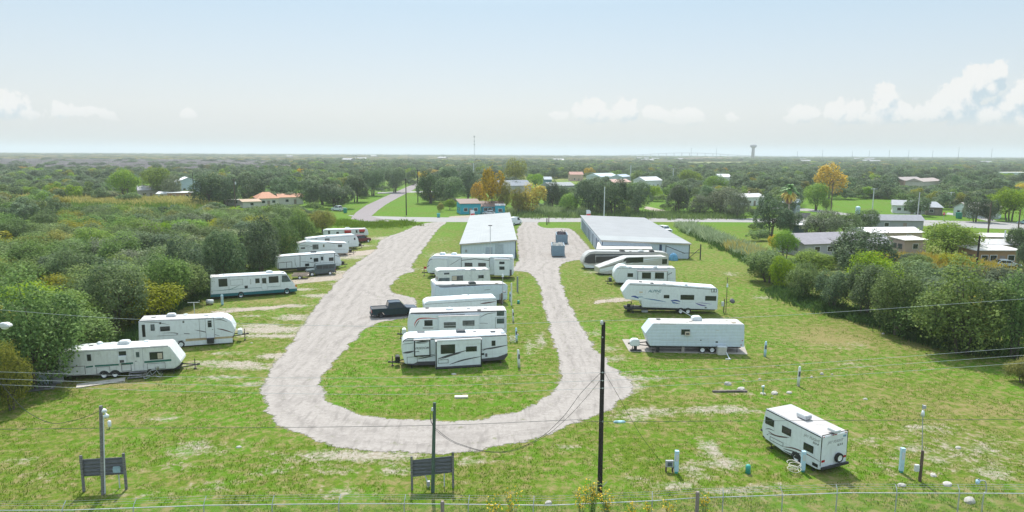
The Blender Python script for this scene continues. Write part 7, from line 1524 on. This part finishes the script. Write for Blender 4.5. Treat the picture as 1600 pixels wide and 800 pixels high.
while D < 4300:
    s = 6.4 if D < 330 else (8.2 if D < 520 else max(8.5, D*.0145)); half = D*.86+30
    xx = -half+g.uniform(0, s)
    while xx < half:
        cand.append((xx+g.uniform(-.42, .42)*s, D+g.uniform(-.42, .42)*s, s)); xx += s
    D += s*(.92 if D < 520 else 1.0)
CX = np.array([(c[0], c[1]) for c in cand]); bad = np.zeros(len(CX), bool)
for w_ in OPW: bad |= inside(CX, w_)
sparse = np.zeros(len(CX), bool)
for w_ in SPW: sparse |= inside(CX, w_)
cx = CX[:, 0].mean(); near_lots = np.zeros(len(CX), bool)
trees = []
for i, (x, y, s) in enumerate(cand):
    if bad[i]: continue
    D = y
    if sparse[i] and g.random() < .72: continue
    px_, py_ = PXL(x, y, 0.)
    if px_ < -170 or px_ > 1770: continue
    if any((x-a)**2+(y-b)**2 < (r*1.05)**2 for a, b, r in placed_t) and D < 400: continue
    a = n2(x, y, 38); b = n2(x, y, 90, 3); r = g.random(); left = px_ < 640
    if D < 330:
        if left: kind = 'mesq' if r < .55 else ('oak' if r < .74 else ('olive' if r < .86 else ('bright' if r < .94 else 'grey'))); h = g.uniform(4.6, 6.8); w = s*g.uniform(1.15, 1.5)
        else: kind = 'oak' if r < .38 else ('mesq' if r < .76 else ('grey' if r < .81 else ('olive' if r < .87 else 'bright'))); h = g.uniform(4.2, 6.6); w = s*g.uniform(1.1, 1.4)
        if not left and px_ > 1150 and g.random() < .38: continue
        if px_ < 150 and D < 220 and py_ < 430 and r > .86: kind = 'yellow' if r > .93 else 'olive'; h *= .55
    elif D < 620:
        kind = 'oak' if r < .80 else ('mesq' if r < .90 else ('bright' if r < .94 else ('olive' if r < .975 else ('grey' if r < .99 else 'autumn')))); h = g.uniform(6.0, 9.5); w = s*g.uniform(1.1, 1.5)
        if px_ < 330: h *= .75
    else:
        hb = g.uniform(5.5, 9.0); kind = 'oak' if r < .76 else ('mesq' if r < .88 else ('olive' if r < .93 else ('bright' if r < .96 else 'tanb')))
        if px_ < 420+120*b and 640 < D < 1700: kind = 'brush' if r < .86 or a > .55 else 'oak'; hb = g.uniform(3, 4.5) if kind == 'brush' else hb*.8
        if D > 1500 and px_ < 1000: kind = 'tanb' if r < .5+.3*(b-.5) else ('oak' if r < .85 else 'olive'); hb = g.uniform(3.5, 6.5)
        if D > 2600: kind = 'oak' if r < .75 else 'tanb'; hb = g.uniform(6, 9)
        if D > 1100 and b > .78 and px_ < 900: continue
        h = hb; w = s*g.uniform(1.0, 1.45)
        if w > 16: h *= 1.0
    if 330 < D < 1500 and n2(x, y*.6, 48, 7) > .80: continue
    tx, ty = PXL(x, y, h); hw = w/2*FPX/y
    if any(tx+hw*.8 > x0 and tx-hw*.8 < x1 and ty < y1 and py_ > y1-1 for x0, x1, y0, y1 in PROT) and D > 60:
        if h > 4 and not any(tx+hw*.6 > x0 and tx-hw*.6 < x1 and PXL(x, y, h*.5)[1] < y1 and py_ > y1-1 for x0, x1, y0, y1 in PROT): h *= .5; w *= .7
        else: continue
    trees.append((w*h/(D*D), x, y, w, h, kind, px_, py_))
trees.sort(reverse=True)
vis = [t for t in trees if -20 < t[6] < 1620 and t[7] < 820]
N_IND = 285-NTREE[0]
solo = set(id(t) for t in vis[:N_IND])
def zone_label(t):
    _, x, y, w, h, kind, px_, py_ = t
    look = {'oak':'dark evergreen','mesq':'feathery green mesquite','olive':'yellowish olive','bright':'bright green','grey':'grey-green','yellow':'yellow','autumn':'orange','brush':'bare grey','tanb':'tan'}[kind]
    if px_ < 640:
        if py_ > 400: z = 'in the thicket close behind the left row of trailers'
        elif py_ > 345: z = 'in the scrub deeper behind the left trailers'
        else: z = 'in the belt before the left houses'
    else:
        if py_ > 440: z = 'at the near side of the right wood'
        elif py_ > 380: z = 'in the thicket along the right wood before the low roofs'
        elif px_ > 1150: z = 'among the houses right of the white tank'
        else: z = 'in the wood behind the metal buildings'
    nm = {'oak':'live_oak','mesq':'mesquite_tree'}.get(kind, 'broadleaf_tree')
    return nm, '%s tree %s' % (look, z)
for t in trees:
    if id(t) in solo:
        nm, lb = zone_label(t); tree(nm, lb, t[1], t[2], t[3], t[4], t[5], near=t[2] < 190, group=lb.replace('tree', 'trees', 1))
rest = [t for t in trees if id(t) not in solo]
# the rest of the woods: one object, crowns of the trees above repeated on points
kinds = ['oak', 'mesq', 'olive', 'bright', 'grey', 'yellow', 'autumn', 'brush', 'tanb']
src = []; kidx = {}
for k in kinds:
    _, f_ = protos(k); kidx[k] = (len(src), len(f_))
    for me, tr in f_: src.append(me)
def woods(name, pts, label):
    n = len(pts); co = np.array([(t[1], t[2], -.05) for t in pts]); me = bpy.data.meshes.new(name); me.vertices.add(n); me.vertices.foreach_set('co', co.astype(np.float32).ravel())
    idx = np.array([kidx[t[5]][0]+g.randrange(kidx[t[5]][1]) for t in pts], dtype=np.int32); a = me.attributes.new('pick', 'INT', 'POINT'); a.data.foreach_set('value', idx)
    sc = np.array([(t[3], t[3]*g.uniform(.85,1.15), t[4]) for t in pts], dtype=np.float32); a = me.attributes.new('size', 'FLOAT_VECTOR', 'POINT'); a.data.foreach_set('vector', sc.ravel())
    a = me.attributes.new('turn', 'FLOAT', 'POINT'); a.data.foreach_set('value', np.array([g.uniform(0, 6.28) for _ in pts], dtype=np.float32))
    o = bpy.data.objects.new(name, me); COL.objects.link(o); tag(o, label, None, None, 'stuff')
    ng = bpy.data.node_groups.new('woods', 'GeometryNodeTree'); ng.interface.new_socket('Geometry', in_out='INPUT', socket_type='NodeSocketGeometry'); ng.interface.new_socket('Geometry', in_out='OUTPUT', socket_type='NodeSocketGeometry')
    N, L = ng.nodes, ng.links; gi = N.new('NodeGroupInput'); go = N.new('NodeGroupOutput'); ip = N.new('GeometryNodeInstanceOnPoints'); L.new(gi.outputs[0], ip.inputs['Points'])
    jn = N.new('GeometryNodeJoinGeometry'); srcs = []
    for me_ in src:
        ob = next((q for q in bpy.data.objects if q.data is me_ and q.name in COL.objects), None)
        srcs.append((me_, ob))
    nodes_ = []
    for me_, ob in srcs:
        oi = N.new('GeometryNodeObjectInfo'); oi.transform_space = 'ORIGINAL'; oi.inputs['As Instance'].default_value = True; oi.inputs['Object'].default_value = ob; nodes_.append(oi)
    for oi in reversed(nodes_): L.new(oi.outputs['Geometry'], jn.inputs[0])
    L.new(jn.outputs[0], ip.inputs['Instance']); ip.inputs['Pick Instance'].default_value = True
    def na(nm, ty): n_ = N.new('GeometryNodeInputNamedAttribute'); n_.data_type = ty; n_.inputs['Name'].default_value = nm; return n_.outputs[0]
    L.new(na('pick', 'INT'), ip.inputs['Instance Index']); L.new(na('size', 'FLOAT_VECTOR'), ip.inputs['Scale'])
    cb = N.new('ShaderNodeCombineXYZ'); L.new(na('turn', 'FLOAT'), cb.inputs[2]); L.new(cb.outputs[0], ip.inputs['Rotation'])
    L.new(ip.outputs[0], go.inputs[0]); m_ = o.modifiers.new('woods', 'NODES'); m_.node_group = ng; return o
# every crown pattern used by the woods also stands once as a tree of its own
missing = [(k, f_) for k in kinds for f_ in protos(k)[1] if not any(q.data is f_[0] for q in COL.objects)]
sp = [t for t in rest if 330 < t[2] < 520 and 0 < t[6] < 1600]
for j, (k, f_) in enumerate(missing):
    t = sp[(j*37) % len(sp)]; rest.remove(t); sp.remove(t)
    r = thing('broadleaf_tree', {'oak':'dark evergreen','mesq':'green mesquite','olive':'olive','bright':'bright green','grey':'grey-green','yellow':'yellow','autumn':'orange','brush':'bare grey','tanb':'tan'}[k]+' tree standing in the far wood', 'tree', (t[1], t[2], 0), 0, 'single trees of the far wood')
    for nm, m_ in (('crown', f_[0]), ('trunk', f_[1])):
        o = bpy.data.objects.new(nm, m_); COL.objects.link(o); o.parent = r; o.scale = (t[3], t[3], t[4]*.8)
woods('woods', rest, 'wide mixed wood of dark oaks and scrub reaching to the horizon')
print('TREES', NTREE[0], 'woods', len(rest))

# ------------------------------------------------------------------ weeds, grass, flowers
def clumps(name, label, pts, nb, hh, ww, colours, lean=.35, seed=1, kind='stuff', cat=None):
    """pts: (x,y,scale). nb blades per clump"""
    gg = np.random.default_rng(seed); P = np.array(pts); n = len(P); b = n*nb
    base = np.repeat(P[:, :2], nb, 0)+gg.normal(size=(b, 2))*np.repeat(P[:, 2], nb)[:, None]*ww*4; sc = np.repeat(P[:, 2], nb)*gg.uniform(.5, 1.15, b)
    an = gg.uniform(0, 6.28, b); ln = np.abs(gg.normal(size=b))*lean; d = np.stack([np.cos(an), np.sin(an)], 1); sd = np.stack([-d[:, 1], d[:, 0]], 1)
    w = ww*sc; h = hh*sc; z0 = np.zeros(b)
    v0 = np.concatenate([base-sd*w[:, None]*.5, z0[:, None]], 1); v1 = np.concatenate([base+sd*w[:, None]*.5, z0[:, None]], 1)
    m0 = np.concatenate([base+d*(h*ln*.4)[:, None]+sd*w[:, None]*.4, (h*.6)[:, None]], 1); tp = np.concatenate([base+d*(h*ln)[:, None], h[:, None]], 1)
    v = np.stack([v0, v1, m0, tp], 1).reshape(-1, 3); f = np.arange(b*4).reshape(-1, 4)
    t = np.clip(np.repeat(gg.random(n), nb)*.5+gg.random(b)*.5, 0, 1)
    me = np_mesh(name, v, f, {'tint': ('FLOAT', np.repeat(t, 4))}); me.materials.append(colours); o = bpy.data.objects.new(name, me); COL.objects.link(o); tag(o, label, cat, None, kind); return o
def road_sd(P):
    W_, H_ = LOOPW; d = np.max([sdist(P, w) for w in W_], 0)
    for h in H_: d = np.minimum(d, -sdist(P, h))
    return d
# lawn blades near the camera
M = 120000; yy = 33+rng.random(M)**1.5*85; xx = (rng.random(M)*2-1)*(yy*.80+3); P = np.stack([xx, yy], 1)
sd = road_sd(P); msk = ground_masks(P); padw = np.array([(p.x, p.y) for p in pq])
nzv = np.array([n2(a, b, 2.2, 1)*.5+n2(a, b, .7, 5)*.5 for a, b in P])
ok = (sd < -.25) & ~inside(P, padw) & (rng.random(M) > msk[:, 0]*1.5) & (nzv > .34) ; P = P[ok]; nzv = nzv[ok]
lush = ground_masks(P)[:, 2]
grassm = leaf_mat('grass_blades', (.066,.134,.004), (.197,.272,.014), .3, var=0)
clumps('grass', 'rough short grass of the lots', [(a, b, .6+.7*c+.4*l) for (a, b), c, l in zip(P, nzv, lush)], 3, .10, .036, grassm, .7, 2)
# dry stalks
ok = rng.random(len(P)) < .10; clumps('dry_grass', 'straw coloured stalks in the lawn', [(a, b, .7) for a, b in P[ok]], 3, .16, .03, leaf_mat('dry_grass_blades', (.26,.20,.09), (.42,.34,.18), .2, var=0), .8, 3)
def along(px, n, wpx, sc=(.7, 1.3), seed=1):
    gg = random.Random(seed); out = []; L = [math.dist(px[i], px[i+1]) for i in range(len(px)-1)]
    for _ in range(n):
        i = gg.choices(range(len(L)), L)[0]; t = gg.random(); x = px[i][0]*(1-t)+px[i+1][0]*t+gg.gauss(0, wpx); y = px[i][1]*(1-t)+px[i+1][1]*t+gg.gauss(0, wpx*.22); p = G(x, y); out.append((p.x, p.y, gg.uniform(*sc)))
    return out
weedg = leaf_mat('pale_weed', (.14,.21,.07), (.48,.56,.32), .3, var=0); weedy = leaf_mat('yellow_weed', (.24,.23,.05), (.66,.55,.15), .3, var=0); weedd = leaf_mat('dark_weed', (.035,.075,.018), (.12,.19,.05), .3, var=0); weedm = leaf_mat('meadow_weed', (.08,.15,.02), (.22,.30,.06), .3, var=0)
clumps('weeds', 'tall pale green weeds lining the ditch right of the large metal building', along([(1068,355),(1100,368),(1140,383),(1175,400),(1212,420)], 900, 7, (.6,1.5), 4), 26, 1.5, .10, weedg, .35, 5)
clumps('weeds', 'dark green growth at the foot of the ditch weeds', along([(1075,362),(1110,378),(1150,395),(1200,425)], 500, 6, (.5,1.2), 6), 22, .9, .12, weedd, .5, 6)
clumps('weeds', 'yellow flowering weeds in the ditch strip', along([(1140,388),(1165,396),(1190,408)], 140, 5, (.6,1.3), 8), 26, 1.9, .10, weedy, .3, 7)
clumps('weeds', 'golden weeds in the open field at the left', along([(-60,316),(60,320)], 900, 20, (.8,1.6), 9)+along([(110,318),(310,320)], 1200, 16, (.7,1.5), 10), 16, 1.9, .22, weedy, .4, 8)
clumps('weeds', 'green weeds in the open field at the left', along([(-60,322),(60,326),(130,325),(300,322)], 3200, 20, (.7,1.4), 12), 16, 1.6, .22, weedm, .4, 9)
clumps('weeds', 'green weeds along the far side of the street', along([(810,336),(900,336.5),(1000,337.5),(1150,338)], 1800, 10, (.5,1.2), 13), 14, 1.5, .2, weedm, .4, 10)
clumps('weeds', 'pale tall weeds under the golden yellow tree', along([(805,332),(880,334),(930,336)], 500, 8, (.6,1.3), 14), 16, 2.2, .16, weedg, .3, 11)
clumps('weeds', 'dense green weeds before the trailers at the street bend', along([(520,348),(560,352),(600,352),(640,350)], 900, 10, (.4,1.0), 15), 16, .9, .16, weedm, .5, 12)
clumps('weeds', 'dark undergrowth along the near edge of the right wood', along([(1215,455),(1260,472),(1320,490),(1400,512),(1480,540),(1600,556)], 1500, 12, (.5,1.2), 16), 20, 1.0, .10, weedd, .5, 13)
clumps('weeds', 'dark undergrowth under the left trees', along([(-40,622),(90,588),(130,556),(215,526),(235,496),(320,460),(430,410),(500,352)], 1500, 9, (.4,1.0), 17), 18, .8, .10, weedd, .5, 14)
clumps('weeds', 'yellow weeds in front of the rust orange mobile home', along([(1440,412),(1500,424),(1540,428)], 300, 14, (.6,1.2), 18)+along([(1370,408),(1415,410)], 120, 8, (.6,1.1), 19), 22, 2.0, .14, weedy, .35, 15)
# sunflowers by the fence
flm = mat('flower_yellow', (.66,.45,.02), .6, nvar=.2)
def sunflower(label, x, ytop, n, spread, seed):
    gg = random.Random(seed); p = G(x, 783, 1.6); y0 = rail_y(p.x)-.35+gg.random()*.2; t = thing('wild_sunflower', label, 'flower plant', (p.x, y0, 0)); H_ = ATY(x, ytop, y0).z
    st, lf, fl_ = MB(), MB(), MB()
    for k in range(n):
        a = gg.uniform(0, 6.28); h = H_*gg.uniform(.72, 1); e = Vector((math.cos(a), math.sin(a)*.6, 0))*spread*gg.random()**.5; pts = curve_pts([(0,0,0),(e.x*.3,e.y*.3,h*.5),(e.x,e.y,h)], 4); st.tube(pts, [.014-.009*i/(len(pts)-1) for i in range(len(pts))], 4)
        for i in range(10):
            j = gg.randrange(2, len(pts)); c = Vector(pts[j]); an = gg.uniform(0, 6.28); l = gg.uniform(.07, .16); d = Vector((math.cos(an), math.sin(an), gg.uniform(-.3, .4))); s = Vector((-math.sin(an), math.cos(an), 0))*l*.35
            lf.add([c, c+d*l*.5+s, c+d*l, c+d*l*.5-s], [(0,1,2,3)])
        for i in range(gg.randint(3, 6)):
            j = gg.randrange(len(pts)*2//3, len(pts)); c = Vector(pts[j])+Vector((gg.gauss(0,.09), gg.gauss(0,.07), gg.gauss(0,.07))); r = gg.uniform(.04, .065); nrm = Vector((gg.gauss(0,.5), gg.gauss(-.8,.4), gg.gauss(.7,.3))).normalized(); u = nrm.orthogonal().normalized(); v = nrm.cross(u)
            vs = [c+nrm*.01]+[c+(u*math.cos(2*math.pi*m/14)+v*math.sin(2*math.pi*m/14))*r*(1 if m % 2 else .6) for m in range(14)]; fl_.add(vs, [(0, m+1, (m+1) % 14+1) for m in range(14)])
    st.build('stem', weedg, t); o = lf.build('leaves', weedg, t); fl_.build('blossoms', flm, t)
for x, yt, n, s, lab in ((770,775,9,.45,'yellow flowering plant left of the white fence stone, left one'),(802,762,13,.55,'yellow flowering plant left of the white fence stone, right one'),(905,762,14,.45,'yellow flowering plant in front of the black pole base, left half'),(922,745,24,.5,'tallest yellow flowering plant at the foot of the black pole'),(942,768,12,.4,'yellow flowering plant right of the black pole base'),
                       (1012,787,8,.4,'small yellow flowering plant right of the pole by the fence'),(1042,781,10,.4,'yellow flowering plant midway to the stout wooden post'),(1098,770,10,.25,'yellow flowers climbing beside the stout wooden post'),(985,786,10,.35,'low grey-green flowering plant by the fence')):
    sunflower(lab, x, yt, n, s, int(x))
# air
hz = MB(); hz.box(-41000, 41000, -100, 42500, -1.2, 95)
hm = bpy.data.materials.new('haze'); hm.use_nodes = True; hn = hm.node_tree.nodes; hn.clear(); ho = hn.new('ShaderNodeOutputMaterial'); hv = hn.new('ShaderNodeVolumePrincipled')
hv.inputs['Color'].default_value = (.71,.755,.79,1); hv.inputs['Density'].default_value = .00021; hv.inputs['Anisotropy'].default_value = .1; hm.node_tree.links.new(hv.outputs[0], ho.inputs['Volume'])
tag(hz.build('haze', hm), None, None, None, 'stuff')
print('OBJECTS', len(COL.objects))
